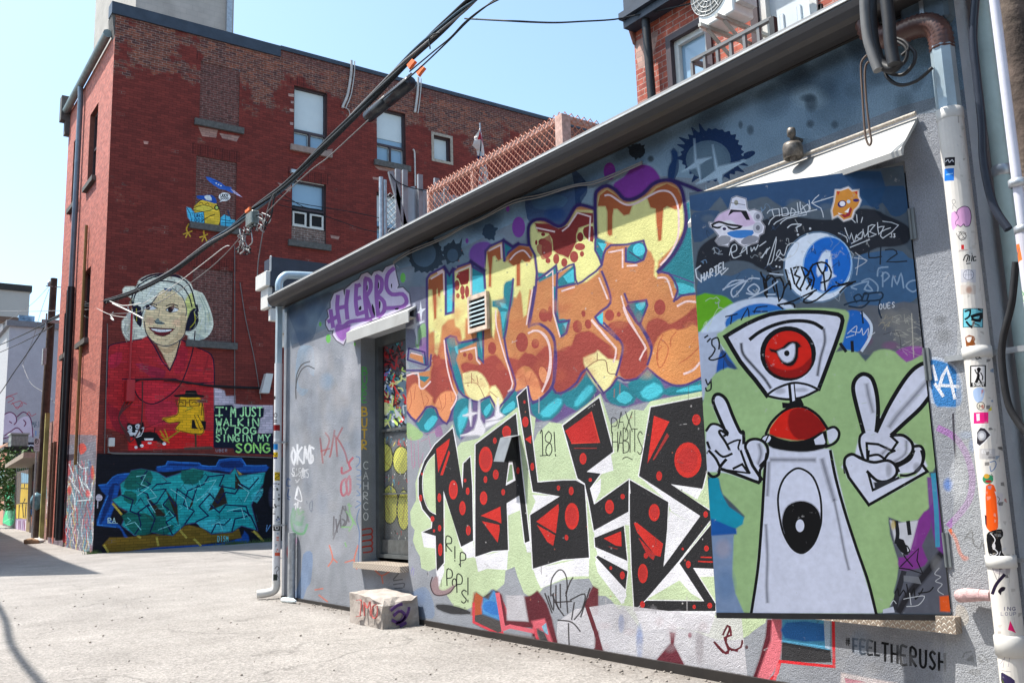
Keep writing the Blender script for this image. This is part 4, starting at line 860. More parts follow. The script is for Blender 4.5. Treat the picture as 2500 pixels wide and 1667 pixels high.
# eave, gutter and flashing
b=MB(); b.box(4.775,2.30,3.925,4.799,12.2,4.02); b.build('soffit',m_fascia,garage)
b=MB()
prof=[(4.55,4.038),(4.54,4.038),(4.537,4.02),(4.547,3.985),(4.567,3.945),(4.60,3.925),(4.70,3.925),(4.774,3.935),(4.774,3.955),(4.60,3.95),(4.56,4.02)]
yy=[2.05,4.6,7.2,9.7,12.0]
for i in range(4):   # gutter lengths with a slight sag and a lapped joint
    sg=[.0,-.006,.004,-.005,.0]
    b.add([(x,yy[i],z+sg[i]) for x,z in prof]+[(x-(.004 if i%2 else 0),yy[i+1]+.01,z+sg[i+1]) for x,z in prof],[tuple(range(11))[::-1],tuple(range(11,22))]+[(j,(j+1)%11,(j+1)%11+11,j+11) for j in range(11)])
b.build('gutter',m_brown,garage)
b=MB()
for i in range(4): b.bar((4.54,yy[i],4.044+sg[i]),(4.54,yy[i+1],4.044+sg[i+1]),.020,.012)
b.build('gutter_lip',m_lip,garage)
b=MB(); b.prism([(4.56,2.06,4.05),(4.62,2.06,4.117),(4.70,2.06,4.155),(4.70,2.06,4.125),(4.64,2.06,4.10),(4.58,2.06,4.05)],(0,9.93,0)); b.build('roof_flashing',m_flash,garage)
# long cable sagging under the eave
b=MB()
P=[(1568,395),(1460,440),(1400,452),(1320,475),(1252,490),(1180,530),(1130,552),(1080,580),(1000,612),(960,640)]
for k in (0,5):
    b.tube(crs([onx(x,y+k*(1+.3*math.sin(x)),4.775) for x,y in P],5),.007,6)
b.build('wall_cable',m_cgrey,garage)
# lintel canopy over barred door
b=MB(); b.prism([(4.798,8.36,3.275),(4.70,8.36,3.215),(4.70,8.36,3.09),(4.71,8.36,3.09),(4.715,8.36,3.20),(4.798,8.36,3.25)],(0,1.50,0)); b.build('lintel_cover',m_canopy,garage)
b=MB(); b.box(4.712,8.38,3.142,5.04,9.88,3.155); b.build('lintel_soffit',mat('stained_soffit',(.5,.47,.40),.8,dirt=.7),garage)
# flared canopy over the big door
b=MB(); b.prism([(4.798,2.64,3.305),(4.615,2.64,3.10),(4.592,2.64,3.07),(4.597,2.64,3.038),(4.612,2.64,3.04),(4.63,2.64,3.095),(4.798,2.64,3.275)],(0,1.6,0)); b.build('door_canopy',m_canopy,garage)
b=MB(); b.tube([(4.77,2.63,3.318),(4.77,4.26,3.318)],.012,6); b.build('canopy_sealant',mat('old_sealant',(.45,.40,.34),.9,nscale=60,namt=.3,bump=.5),garage)
# reveals
RC=Canvas(lambda x,y: ony(x,y,9.684),lambda p:(p[0],p[2]),lambda u,v:(u,9.684,v),K=.75)
s=RC
frame(600,600,3.136)
for i,ch in enumerate('BURE'): s.text(ch,892,930+i*70,56,34,(90,168,84),th=11,a=.8)
for i,ch in enumerate('BUTR'): s.text(ch,890,1235+i*85,66,36,(206,170,60),th=12,a=.85)
frame(600,1050,3.136)
for i,ch in enumerate('CAHRCO'): s.text(ch,902,240+i*78,56,34,(206,208,210),th=6,a=.8)
for i in range(4): s.line([(892,760+i*45),(960,750+i*45),(965,790+i*45),(900,800+i*45)],12,(150,60,50),.9,2)
RC.build([(4.8,.545),(5.03,.545),(5.03,3.14),(4.8,3.14)],[],(120,124,128),garage,M_STUC,'door_reveal')
# barred security door
sd=MB(); 
for y0,y1 in ((8.602,8.66),(9.60,9.685)): sd.box(4.985,y0,.6,5.05,y1,3.14)
sd.box(4.985,8.66,3.03,5.05,9.60,3.14); sd.box(4.985,8.66,.6,5.05,9.60,.64)
fr=sd.build('door_frame',mat('grimy_grey_frame',(.07,.08,.085),.5,nscale=6,namt=.3,dirt=.5),garage)
SC=Canvas(lambda x,y: onx(x,y,5.06),lambda p:(p[1],p[2]),lambda u,v:(5.06,u,v),K=.40)
s=SC
fA=lambda:frame(600,600,3.136); fB=lambda:frame(600,1050,3.136)
fA(); s.poly('1010,690 1240,600 1240,1400 1010,1400',(66,74,82)); s.poly('1050,860 1110,810 1150,800 1210,900 1200,960 1050,960',(86,40,44),.8,2); s.poly('1040,1140 1150,1080 1230,960 1230,1360 1100,1370 1030,1300',(96,110,120),.9,2)
q=random.Random(21); cs=[(30,32,36),(206,212,214),(150,170,90),(176,40,44),(60,120,120),(84,110,160),(20,22,26),(196,200,120),(120,30,34)]
for i in range(150):
    x=q.uniform(1040,1230); y=q.uniform(780,1380) if i>24 else q.uniform(760,980)
    c=q.choice(cs if y>960 else [(30,20,24),(130,36,40),(20,20,26),(60,60,66)])
    s.line([(x,y),(x+q.uniform(-40,40),y+q.uniform(-50,50)),(x+q.uniform(-60,60),y+q.uniform(-60,60))],q.uniform(7,16),c,.95,3)
s.line('1140,700 1160,760 1180,690',7,(60,130,140)); s.line('1060,1150 1035,1200 1040,1290 1080,1310',14,(16,18,22)); s.poly('1050,1210 1085,1200 1090,1270 1060,1290',(190,190,130),.9,2)
fB(); s.poly('1015,20 1245,20 1245,960 1015,960',(96,100,104)); 
for q_ in ((1070,210,52,102),(1190,230,60,104),(1103,568,62,144),(1210,610,48,150)): s.ell(*(q_[0],q_[1],q_[2]+9,q_[3]+9),(24,26,22)); s.ell(*q_,(232,212,88) if q_[1]>400 else (176,176,90))
for P in ('1090,480 1080,560 1100,640','1120,120 1060,220 1110,280','1220,540 1200,700'): s.line(P,10,(130,116,40),.6)
q=random.Random(5)
for i in range(50):
    x=q.uniform(1030,1235); y=q.choice([q.uniform(30,120),q.uniform(310,440),q.uniform(700,940)]); s.line([(x,y),(x+q.uniform(-14,14),y+q.uniform(-50,50))],q.uniform(5,10),q.choice([(190,194,196),(34,38,42),(160,50,50),(70,140,160),(196,186,90)]),.8,0)
sdo=SC.build([(8.66,.64),(9.60,.64),(9.60,3.03),(8.66,3.03)],[],(70,78,84),garage,M_METALP,'security_door')
b=MB()
for k in range(-34,40):
    for sgn in (1,-1):
        za=.66+k*.045; zb=za+(.94*1.25)*sgn
        a=(8.66,za); c=(9.60,zb); lo_,hi_=.66,2.02
        def clip(p,q):
            (y1,z1),(y2,z2)=p,q; r=[]
            t0,t1=0,1
            for zz,s_ in ((lo_,1),(hi_,-1)):
                d1=(z1-zz)*s_; d2=(z2-zz)*s_
                if d1<0 and d2<0: return None
                if d1<0: t0=max(t0,d1/(d1-d2))
                if d2<0: t1=min(t1,d1/(d1-d2))
            if t0>=t1: return None
            return (y1+(y2-y1)*t0,z1+(z2-z1)*t0),(y1+(y2-y1)*t1,z1+(z2-z1)*t1)
        r=clip(a,c)
        if r: b.bar((5.038+.004*sgn,r[0][0],r[0][1]),(5.038+.004*sgn,r[1][0],r[1][1]),.003,.0035)
b.build('door_mesh',mat('dull_mesh',(.12,.12,.11),.6),sdo)
b=MB(); b.box(5.02,8.66,2.02,5.045,9.60,2.05); b.box(5.02,8.66,1.30,5.045,9.60,1.32); b.box(5.02,8.66,.645,5.045,9.60,.80); b.split('rail',mat('grimy_rail',(.08,.085,.085),.6,nscale=9,namt=.4,dirt=.5),sdo)
b=MB(); b.box(4.70,8.60,.50,5.02,9.70,.562); b.build('door_step',m_diam,garage)
# threshold of the big door
b=MB(); b.box(4.74,2.70,.475,5.0,3.95,.56); b.build('threshold_plate',m_diam,garage)
# louvred vent
v=MB(); y0,y1,z0,z1=6.985,7.315,2.80,3.16
v.box(4.765,y0,z0,4.799,y0+.03,z1); v.box(4.765,y1-.03,z0,4.799,y1,z1); v.box(4.765,y0+.03,z0,4.799,y1-.03,z0+.04); v.box(4.765,y0+.03,z1-.04,4.799,y1-.03,z1)
VC=v.build('vent_frame',mat('painted_vent',(.62,.48,.38),.5,nscale=9,namt=.35),garage)
v=MB(); v.box(4.79,y0+.03,z0+.04,4.7985,y1-.03,z1-.04); v.build('vent_opening',m_dark,VC)
v=MB()
for i in range(6):
    z=z0+.075+i*.042
    v.prism([(4.763,y0+.03,z-.012),(4.763,y0+.03,z-.004),(4.788,y0+.03,z+.016),(4.788,y0+.03,z+.008)],(0,y1-y0-.06,0))
v.build('louvre',mat('vent_slats',(.50,.62,.64),.4,nscale=5,namt=.25),VC)
# small bent metal flap box on the wall
fl=[onx(1221,1070,4.70),onx(1248,1068,4.70),onx(1230,1127,4.66),onx(1205,1126,4.66)]
v=MB(); v.prism(fl,(.006,0,0)); v.prism([fl[0],fl[1],(4.799,fl[1][1],fl[1][2]+.02),(4.799,fl[0][1],fl[0][2]+.02)],(0,0,.005)); hd=v.build('metal_flap',mat('grey_flap',(.27,.29,.31),.4,.3,nscale=9,namt=.2),garage)
w0=onx(1262,1122,4.798); v=MB(); v.prism([fl[1]+np.array([.008,0,0]),w0+np.array([-.004,0,0]),fl[2]+np.array([.008,0,0])],(0,.004,0)); v.prism([(4.798,fl[3][1],fl[3][2]),(4.798,w0[1],fl[3][2]),(4.798,w0[1],fl[0][2]),(4.798,fl[3][1],fl[0][2])],(-.003,0,0)); v.build('flap_opening',m_dark,hd)  # near-black panels stand in for the deep shade inside the flap
# alarm bell
v=MB(); c0=onx(1939,352,4.72)
v.lathe((4.70,c0[1],3.34),[(0,.05),(.055,.05),(.062,.03),(.062,-.045),(.055,-.05),(.052,-.03),(0,-.02)],(0,0,1),20)
v.lathe((4.70,c0[1],3.34),[(.012,.05),(.012,.09),(.026,.10),(.028,.13),(.024,.15),(0,.155)],(0,0,1),12); v.bar((4.70,c0[1],3.43),(4.80,c0[1],3.43),.02,.02)
v.lathe((4.70,c0[1],3.34),[(.02,-.02),(.02,-.06),(0,-.065)],(0,0,1),10)
v.build('alarm_bell',mat('corroded_bell',(.16,.14,.12),.5,.5,nscale=40,namt=.5,dirt=.5),garage,'corroded round bell fixed above the big door')
# junction/hinge plates on the right hand jamb
b=MB()
for z in (.9,1.9,2.7):
    b.box(4.79,2.715,z-.09,4.799,2.742,z+.09); b.tube([(4.788,2.742,z-.09),(4.788,2.742,z+.09)],.008,8)
b.split('door_hinge',mat('dull_hinge',(.16,.18,.19),.5,.3),garage)
# ---- big swung-open door leaf
HX,HY,LX,LY=4.79,2.748,4.07,3.73
du=np.array([LX-HX,LY-HY]); LW=np.hypot(*du); du/=LW; dn=np.array([-du[1],du[0]])   # outward normal candidate
if dn@np.array([-1,-.2])<0: dn=-dn
dn3=np.array([dn[0],dn[1],0])
DC=Canvas(lambda x,y: hitp(x,y,(HX,HY,0),dn3),lambda p:(float((p[:2]-np.array([HX,HY]))@du),p[2]),lambda u,v:(HX+du[0]*u,HY+du[1]*u,v),K=.92)
DC.feather=5
d=DC
fT=lambda:frame(1650,400,3.136); fU=lambda:frame(1900,400,3.136); fL=lambda:frame(1700,750,3.92); fK=lambda:frame(1700,1100,2.766)
NAVY=(34,66,104); DKG=(40,44,54)
fT()
d.poly('90,240 1568,0 1640,900 1500,1200 150,1100',(92,104,116),1)
d.poly('92,250 400,200 700,150 1100,95 1568,60 1568,300 1500,330 1440,300 1300,260 1200,330 1080,350 940,270 820,330 700,250 600,270 480,300 400,340 340,250 250,350 160,360 100,330',(48,84,122),.9,2)
d.poly('120,400 180,370 330,360 330,480 250,560 140,600',(50,84,120),.8,2)
for q in ((300,470,60,30),(900,300,50,30),(1150,330,50,26),(650,340,20,14),(250,420,50,30)): d.soft(*q,(104,116,126),.5)
fU()
d.poly('600,340 640,200 740,190 960,170 1000,330 930,400 860,390 800,300 700,320 650,320',(46,84,120),.85,2); d.ell(758,335,16,14,(44,80,116))
fT()
d.poly('160,740 190,640 300,560 420,540 640,450 800,380 880,395 1000,420 1200,430 1300,380 1400,345 1568,370 1640,480 1568,620 1300,620 1100,620 900,760 760,820 650,800 560,750 420,740 300,800 220,850 160,800',DKG,1,3)
fU(); d.poly('560,360 700,360 880,420 990,480 1010,540 990,600 900,630 760,640 620,700 540,650 440,560 520,420',DKG,1,3)
fT()
d.poly('170,900 260,830 420,860 560,800 700,860 800,900 1000,1000 900,1080 500,1100 200,1040',(66,104,140),.7,3)
d.poly('160,1015 300,1005 380,1020 450,1080 480,1150 420,1200 300,1290 175,1290',(110,172,40),1,2)
fU(); d.poly('560,720 900,660 1000,720 1060,760 1080,1000 900,1100 700,1100 540,1080 500,900',(60,102,142),.8,3); d.poly('540,1110 800,1090 1100,1080 1150,1500 900,1480 700,1460 540,1400',(104,108,116),.9,2)
for q in ((960,1250,80,120),(850,1180,70,60),(1040,1380,60,70)): d.soft(*q,(140,140,136),.5)
d.poly('900,1440 1000,1400 1140,1410 1145,1480 1000,1520 960,1500',(150,84,160),.9,2); d.soft(860,1390,60,30,(132,90,130),.6); d.soft(680,1350,40,40,(120,70,110),.5)
# white ring and blue discs
fT()
d.poly('150,1568 160,1350 260,1200 420,1080 600,1030 800,1030 900,1100 1000,1200 700,1300 400,1400 300,1568',(196,208,226),1,3)
d.poly('390,1190 520,1100 650,1070 780,1090 860,1140 700,1200 420,1260',(48,118,190),1,3)
d.ell(1090,790,268,275,(130,160,190),.5,10,30); d.ell(1090,790,255,262,(212,222,236),1,10,30); d.ell(1160,775,190,222,(150,185,220),1,12,30); d.ell(1160,772,178,210,(26,112,196),1,12,30)
d.poly('1120,690 1180,670 1200,840 1230,860 1180,880 1150,960 1110,960 1130,840 1090,860 1080,800',(206,218,234),1,2); d.poly('1145,730 1165,730 1165,820 1130,830',(26,112,196))
fU(); d.poly('530,1130 640,1140 700,1230 650,1400 560,1440 480,1380 500,1250',(34,108,186),1,3); d.line('640,1140 710,1230 700,1330 640,1430',22,(200,212,228),.9)
fL(); d.poly('20,240 100,250 230,230 200,600 150,700 100,900 60,880',(176,186,206),1,0); d.poly('200,560 230,430 280,420 400,500 420,600 300,720 200,700',(36,96,170),1,2); d.poly('200,290 300,500 420,600 390,620 300,560 230,430',(56,70,90),.7)
# light green cloud behind the robot
LG=(158,186,138)
fL()
d.poly('250,230 400,120 640,60 900,20 1200,10 1420,30 1460,80 1440,160 1400,330 1330,430 1440,410 1550,440 1620,520 1700,430 1800,405 1900,430 2010,530 2120,480 2230,480 2300,900 2260,1568 80,1568 70,900 120,740 180,640 300,580 400,590 200,300',LG,1,2)
fK()
d.poly('80,170 150,180 180,290 330,440 270,520 240,650 240,850 260,950 320,1090 1250,1090 1330,950 1370,760 1350,640 1310,540 1300,450 1380,480 1480,470 1560,420 1600,340 1605,240 1570,160 1550,60 1500,-30 60,-20',LG,1,2)
d.poly('85,195 150,190 160,260 220,380 320,450 270,520 100,460',(22,150,176),1,2); d.poly('105,460 270,530 270,560 100,575',(26,96,166),1); d.poly('105,575 250,565 240,850 260,960 320,1095 135,1095',(130,150,180),1,0); d.soft(180,660,50,60,(170,160,170),.5); d.soft(200,900,60,100,(96,130,170),.5)
d.poly('1560,400 1620,330 1640,60 1660,0 1740,900 1750,1095 1290,1095 1350,960 1370,760 1310,560 1300,450 1400,490 1500,470',(96,100,112),1,0)
d.poly('1310,470 1360,490 1500,470 1480,640 1400,700 1340,600',(206,208,216),.9); d.poly('1500,470 1570,400 1580,520 1520,640 1560,740 1500,790 1380,800 1370,720 1440,700',(136,60,148),.95,2); d.poly('1560,180 1650,270 1700,600 1720,700 1650,690 1600,560',(126,64,150),.9,2); d.line('1600,160 1620,400 1630,640',32,(60,160,190),.85)
d.soft(1640,80,26,60,(190,200,215),.8); d.poly('1340,600 1400,600 1430,700 1380,680',(24,24,30),1,2); d.line('1350,480 1360,560 1350,620',26,(30,32,40)); d.line('1430,480 1440,560',26,(30,32,40)); d.soft(1330,500,14,30,(190,170,60),.7)
d.line('1380,640 1420,640 1440,680 1400,700 1460,780',9,(20,20,26)); d.line('1380,780 1500,660 1490,740 1530,830 1440,800 1370,790',9,(24,22,30),1,0); d.spray('1650,700 1540,840 1440,960 1370,1080',44,(36,36,44),.9); d.line('1400,820 1360,960 1340,1060',36,(44,44,52),.9); d.soft(1620,760,34,50,(130,132,136),.6); d.poly('1400,840 1500,850 1520,900 1400,880',(128,132,140),.8)
d.poly('1645,985 1740,975 1750,1085 1650,1080',(214,98,38),1,0); d.poly('1260,1070 1330,1050 1340,1090 1260,1095',(190,195,210))
for P in ('1640,790 1610,830 1650,850 1615,880 1660,900 1630,940 1670,970',): d.line(P,6,(180,184,190),.9,4)
for P in ('1340,960 1360,930 1370,980 1400,940 1420,990','1420,900 1440,980 1470,930 1480,1000 1520,950 1530,930','1500,960 1570,950 1600,920'): d.line(P,9,(24,24,30))
for P in ('1310,1040 1330,1010 1350,1030','1400,1000 1450,990 1540,980 1500,1040 1420,1050','1440,960 1450,1040'): d.line(P,5,(200,204,210),.9)
# --- robot
d.group('painted_robot','white one-eyed robot with a red cap holding up two gloved hands')
W1,BKK,RE,RDk=(206,210,226),(14,14,18),(206,40,22),(150,20,14)
fK()
d.poly('470,10 500,-40 900,-10 915,0 960,200 1060,600 1150,900 1215,1095 365,1095 400,900 440,500 455,200',W1)
d.poly('560,420 560,250 600,180 660,130 740,130 800,200 840,320 845,450 820,560 780,650 720,690 660,660 600,560',W1,1,3)
d.line('560,430 553,300 590,190 660,125 720,125 790,180 835,300 845,430 835,520 790,630 720,688 650,660 590,560',14,BKK,1,4,True)
d.poly('585,520 585,440 620,370 700,340 780,360 830,420 835,500 800,610 740,680 700,690 640,650',BKK,1,3); d.ell(700,505,29,43,W1)
for P,w in (('505,60 800,62',22),('490,80 485,220 480,300',18),('850,60 890,200 930,330',24),('470,500 480,700 475,900 480,1020',16),('930,330 970,520 1000,680 1030,800',14)): d.spray(P,w,(70,72,84),.45,3,soft=1.0)
d.line('470,0 455,250 440,500 415,800 370,1100',20,BKK); d.line('905,0 940,180 1000,400 1080,650 1160,880 1215,1100',20,BKK)
fL()
# head
d.poly('270,285 700,60 1100,40 1390,85 1380,200 1280,520 1170,780 1000,850 900,870 760,860 680,850 480,600',W1)
d.line('270,285 480,160 700,70 900,45 1150,45 1300,60 1390,90 1385,200 1270,520 1170,785',40,BKK,1,2); d.line('285,290 420,520 560,690 680,850',42,BKK,1,2)
d.spray('430,350 450,450 560,580 650,680 710,770',22,(50,52,62),.8,4,soft=.8); d.spray('1220,210 1230,330 1190,480 1160,650',20,(60,62,72),.7,4,soft=1)
d.line('515,305 600,240 720,180 860,140 1000,130 1120,150 1205,200',34,BKK); 
d.poly('680,835 760,780 880,735 960,725 1070,745 1165,780 1100,830 960,870 800,880',W1,1,2); d.line('675,840 760,780 880,732 960,722 1070,742 1165,785',22,BKK,1,3); d.line('675,845 780,870 900,880 1030,855 1165,790',24,BKK,1,3); d.soft(1000,790,70,20,(120,122,134),.5); d.soft(800,800,50,30,(120,122,134),.5)
d.line('910,745 925,900',66,BKK,1,0); d.line('918,745 932,895',26,W1,1,0); d.poly('820,910 880,915 1000,870 1030,930 1010,960 825,965',BKK)
# eye
d.ell(878,443,268,262,BKK,1,0,30); d.ell(880,448,222,222,RE,1,0,30); d.poly('664,480 720,560 820,600 920,600 1020,560 1098,480 1080,580 1000,650 900,672 790,650 700,590',RDk,1,2)
d.poly('700,395 760,410 830,380 880,335 960,330 1000,375 975,390 970,480 930,550 870,560 810,520 770,440 720,425',BKK,1,2); d.poly('780,425 850,400 900,360 938,355 940,440 920,500 870,525 820,500',W1,1,2); d.ell(866,440,26,28,BKK)
# cap
d.poly('700,1210 740,1110 840,1000 940,965 1040,965 1160,1050 1230,1150 1240,1165 1100,1250 980,1270 850,1255',RE,1,2); d.poly('900,1000 960,968 1050,975 1160,1055 1235,1155 1120,1230 980,1260 900,1180 880,1090',RDk,1,2)
d.line('665,1210 720,1100 830,995 940,950 1050,960 1170,1040 1255,1160',26,BKK); d.poly('690,1215 780,1250 900,1280 1030,1270 1130,1230 1240,1180 1250,1300 1260,1330 1130,1370 980,1380 800,1360 690,1320',BKK,1,2)
d.poly('1125,1265 1210,1205 1235,1290 1225,1310 1140,1315',W1); d.poly('640,1240 690,1225 715,1250 690,1290 660,1290 620,1260',W1,1,2); d.line('620,1270 640,1235 690,1215',14,BKK)
d.poly('1250,1175 1310,1150 1350,1180 1350,1240 1310,1285 1270,1300',W1,1,2); d.line('1250,1165 1320,1145 1365,1190 1360,1250 1320,1300 1240,1335',26,BKK)
d.line('690,1225 660,1290',14,BKK)
# right hand of the picture
W2=W1
d.poly('1560,1568 1560,1240 1590,1190 1520,900 1500,750 1540,660 1610,640 1690,690 1730,850 1745,1060 1820,960 1950,750 2060,620 2160,560 2230,550 2255,800 2160,950 2000,1100 1880,1210 2000,1220 2080,1300 2160,1340 2180,1450 2160,1568',W2,1,2)
d.line('1600,1195 1530,930 1500,770 1530,680 1600,638 1680,680 1725,820 1740,1000 1725,1180',40,BKK); d.line('1725,1185 1830,960 1960,740 2060,610 2150,545 2225,530',40,BKK); d.line('2255,820 2150,960 2000,1100 1870,1220',40,BKK)
d.line('1600,1195 1565,1240 1565,1330 1600,1450',26,BKK); d.line('1640,1470 1630,1300 1740,1310 1870,1370 1925,1290 1860,1230',24,BKK,1,0)
d.line('1880,1225 1980,1225 2060,1290 2070,1370 2020,1440 1940,1490 1850,1500',30,BKK); d.line('1790,1470 1840,1400 1900,1370',24,BKK); d.line('2080,1330 2150,1330 2180,1400 2160,1500 2100,1568',28,BKK); d.line('1660,1420 1740,1410 1800,1450',24,BKK)
for P,w in (('1630,740 1650,850 1690,1000',28),('2200,720 2060,880 1920,1040 1850,1140',34),('2010,1280 2000,1400 1900,1470',20),('1780,1400 1830,1350',26)): d.spray(P,w,(90,92,104),.45,3,soft=1.2)
d.poly('1430,1568 1420,1480 1460,1430 1540,1430 1660,1490 1800,1480 1880,1490 1930,1568',W2,1,2); d.line('1425,1580 1420,1490 1460,1425 1540,1425 1660,1485 1800,1475 1890,1490 1935,1568',30,BKK)
fK()
d.poly('1000,100 1010,50 1060,30 1130,60 1200,80 1300,75 1350,120 1350,170 1380,190 1480,170 1530,110 1560,140 1420,230 1165,365 1090,260 1020,180',W2,1,0)
d.poly('1155,145 1200,80 1320,70 1350,130 1330,190 1260,210 1200,190',W2,1,3)
d.line('1000,100 1005,50 1050,22 1120,55 1200,78 1290,65 1345,100 1350,160 1290,205 1220,200 1155,140',20,BKK); d.line('1160,145 1192,265 1370,180 1330,190',16,BKK,1,0); d.line('1000,95 1030,180 1165,365 1560,140 1530,100',20,BKK,1,0); d.poly('1200,215 1330,195 1385,180 1210,262',(50,52,60)); d.line('1380,165 1430,165 1500,130 1530,60 1520,0',18,BKK); d.line('1350,110 1440,60 1470,0',18,BKK); d.line('1160,70 1165,0',14,BKK)
d.soft(1300,130,20,50,(110,112,122),.5); d.soft(1490,110,24,30,(110,112,122),.5)
# left hand
fL()
d.poly('100,1500 95,1250 110,1160 180,1120 240,1150 170,960 160,880 200,840 260,860 320,980 400,1180 450,1200 480,1400 520,1568 120,1568',W2,1,2)
d.line('270,1170 200,1010 160,900 180,840 230,835 290,890 350,1040 420,1190 450,1195 455,1300',32,BKK); d.line('95,1180 140,1120 200,1120 250,1150 300,1200 265,1230',24,BKK,1,3); d.line('300,1220 240,1180 220,1200 280,1290 330,1400 300,1440 230,1430 150,1390 105,1290',24,BKK,1,3)
d.line('300,1310 360,1280 420,1270 400,1340 440,1440 480,1568',18,BKK,1,2); d.line('105,1390 160,1410 200,1490 210,1568',24,BKK); d.line('330,1400 400,1390',18,BKK); d.line('240,1520 300,1460 430,1500 360,1560',16,BKK,1,0)
d.poly('480,1350 490,1290 550,1270 620,1290 670,1370 660,1450 620,1568 560,1568',W2,1,3); d.line('470,1568 480,1400 470,1320 510,1270 580,1260 650,1290 685,1360 670,1450 610,1520 600,1568',28,BKK); d.spray('600,1310 620,1400 590,1500',26,(90,92,104),.5,3,soft=1.2)
fK()
d.poly('80,-10 160,0 330,0 430,120 440,200 330,190 160,130 80,140',W2,1,0); d.line('80,150 110,175 150,160 160,110 200,60',20,BKK,1,3); d.line('85,0 130,50 160,110',18,BKK); d.line('160,120 250,150 420,215 440,190 380,100 340,0',22,BKK,1,0); d.line('160,125 350,150 310,90 250,120',16,BKK,1,0); d.line('300,0 340,110 360,150',16,BKK); d.line('430,210 430,130 460,90 475,20',18,BKK,1,2); d.line('130,0 180,40 240,20',16,BKK)
d.nogroup()
# --- tags
fT(); WT=(200,206,214)
d.group('marker_tag','black and white marker tags scribbled across the top of the door')
d.line('190,780 150,810 160,870 190,900',9,WT,1,0); d.text('HARTEL',195,850,56,26,WT,adv=39,th=10,dx=.86,dy=-.50)
d.line('300,860 340,825 350,850 400,800',8,WT,1,0)
for P in ('420,650 440,720 500,700','410,700 430,630 460,620 465,660 430,680','490,690 540,650 520,640 500,680','540,600 545,690','530,640 570,620','575,640 580,670 600,640 610,660 630,620','640,630 690,595'): d.line(P,7,WT,.95)
for P in ('660,720 700,650 690,690','650,720 720,640','700,780 770,560 740,740 700,775','760,740 800,680 790,660 770,700 800,720','800,680 830,700 860,620 940,610 900,700 790,740','800,720 830,740 880,700'): d.line(P,7,WT,.85)
for P in ('700,380 720,355 790,345','735,350 750,400','790,350 795,400','810,340 815,400','820,340 850,340 860,390 820,400','880,400 885,340 920,370 890,400','940,390 930,300','960,370 950,290 1000,380','960,350 1010,310 1020,360 960,375','1020,280 1030,350','1095,240 1040,300 1110,340 1130,410','1050,300 1210,250','710,465 760,400 950,370','750,465 820,420 1080,350','800,460 850,420 1000,390'): d.line(P,7,WT,.9,2)
for P in ('855,490 890,465 960,465 920,490','925,500 930,520'): d.line(P,8,WT)
for q in ((935,543,9,9),(1008,540,9,9),(1028,497,9,9),(770,785,7,7),(795,790,7,7)): d.ell(*q,WT)
fU()
for P in ('460,530 520,560 530,600','510,490 545,580 560,530 580,600 600,540 590,570','640,520 600,560 640,570 650,500 660,560 690,520','690,560 690,480 740,470 700,520 750,540 700,560','760,450 770,540 810,480 760,490','800,440 920,470 800,570 790,520 860,490','560,420 590,450','600,390 605,450','645,410 635,450','550,640 700,580','560,610 640,570'): d.line(P,7,WT,.9,2)
d.text('13',862,535,28,14,WT,adv=20,th=6); d.ell(858,560,4,4,WT)
for P in ('700,650 695,720 790,710','785,640 780,770','820,660 880,655 910,690 830,750 985,745'): d.line(P,11,(34,46,62),1,2)
for P in ('620,700 600,850','580,720 680,740 590,800','590,680 670,740'): d.line(P,7,WT,.6)
for P in ('760,860 770,800 840,790','800,830 800,940','790,860 820,830 850,860 810,900','870,940 880,860 910,920 940,840 960,950','1070,890 1010,900 980,940 1030,980 1075,950','600,960 560,940 690,900 660,960 720,970 690,930','640,900 700,880 760,930 760,980'): d.line(P,12,(150,172,196),.7,3)
for P in ('505,1080 560,1060 640,1040 620,1000 580,1020 600,1060','640,1050 660,990 690,1000 680,1040','650,1000 790,985 780,1040 640,1050','540,1090 640,1100 700,1050','640,1130 650,1220','780,1040 770,1120 790,1180'): d.line(P,13,(28,52,74),1,3)
d.text('OUES',775,1075,40,20,WT,adv=32,th=6,dy=-.15); 
for P in ('530,1300 600,1240 590,1310','550,1280 620,1290 640,1260 650,1310 690,1260 690,1320 740,1290','520,1330 580,1310'): d.line(P,6,WT,.9)
fT()
for P in ('790,835 700,860 680,1000','650,830 660,860 690,900 700,1000 690,1010 670,880','690,900 740,840 700,820','720,860 760,880 790,1050 830,960 800,870 740,900 760,980','830,960 870,900 880,960','840,810 870,930','880,800 910,920','900,800 940,790 910,850 950,870 920,930 960,970','950,960 990,870 960,790 1020,830 990,870 1040,890 1000,960','1040,960 1060,880 1030,800 1080,760 1150,760 1190,830 1170,890 1110,910','1080,760 1120,840 1150,790','1130,830 1145,970','1050,770 1010,860 1030,930'): d.line(P,14,(16,16,22),1,2)
for P in ('780,1080 900,1050 1080,965 980,1040 1000,1065 1080,1040 1200,940','1200,940 1290,925 1380,900 1300,940 1255,985','1225,905 1260,925 1330,905','780,1080 820,1110','830,1075 900,1070 910,1100'): d.line(P,13,(18,18,26),1,2)
for P in ('640,880 560,880 500,960 440,1020 430,960 540,890 380,950 370,960 430,900 520,890','540,990 600,1000 640,960 600,920 550,960 600,1000','560,1030 700,960 780,900','720,840 820,850','700,1000 760,1000'): d.line(P,11,(186,198,214),.85,3)
for P in ('380,1170 470,1150','430,1160 420,1225','500,1195 550,1105 560,1170','600,1140 620,1100 700,1090','590,1130 700,1130'): d.line(P,10,(22,34,60),1,2)
for P in ('200,1290 240,1200','210,1240 230,1210 240,1250','240,1280 320,1110 380,1120'): d.line(P,5,(200,220,180),.7)
fL()
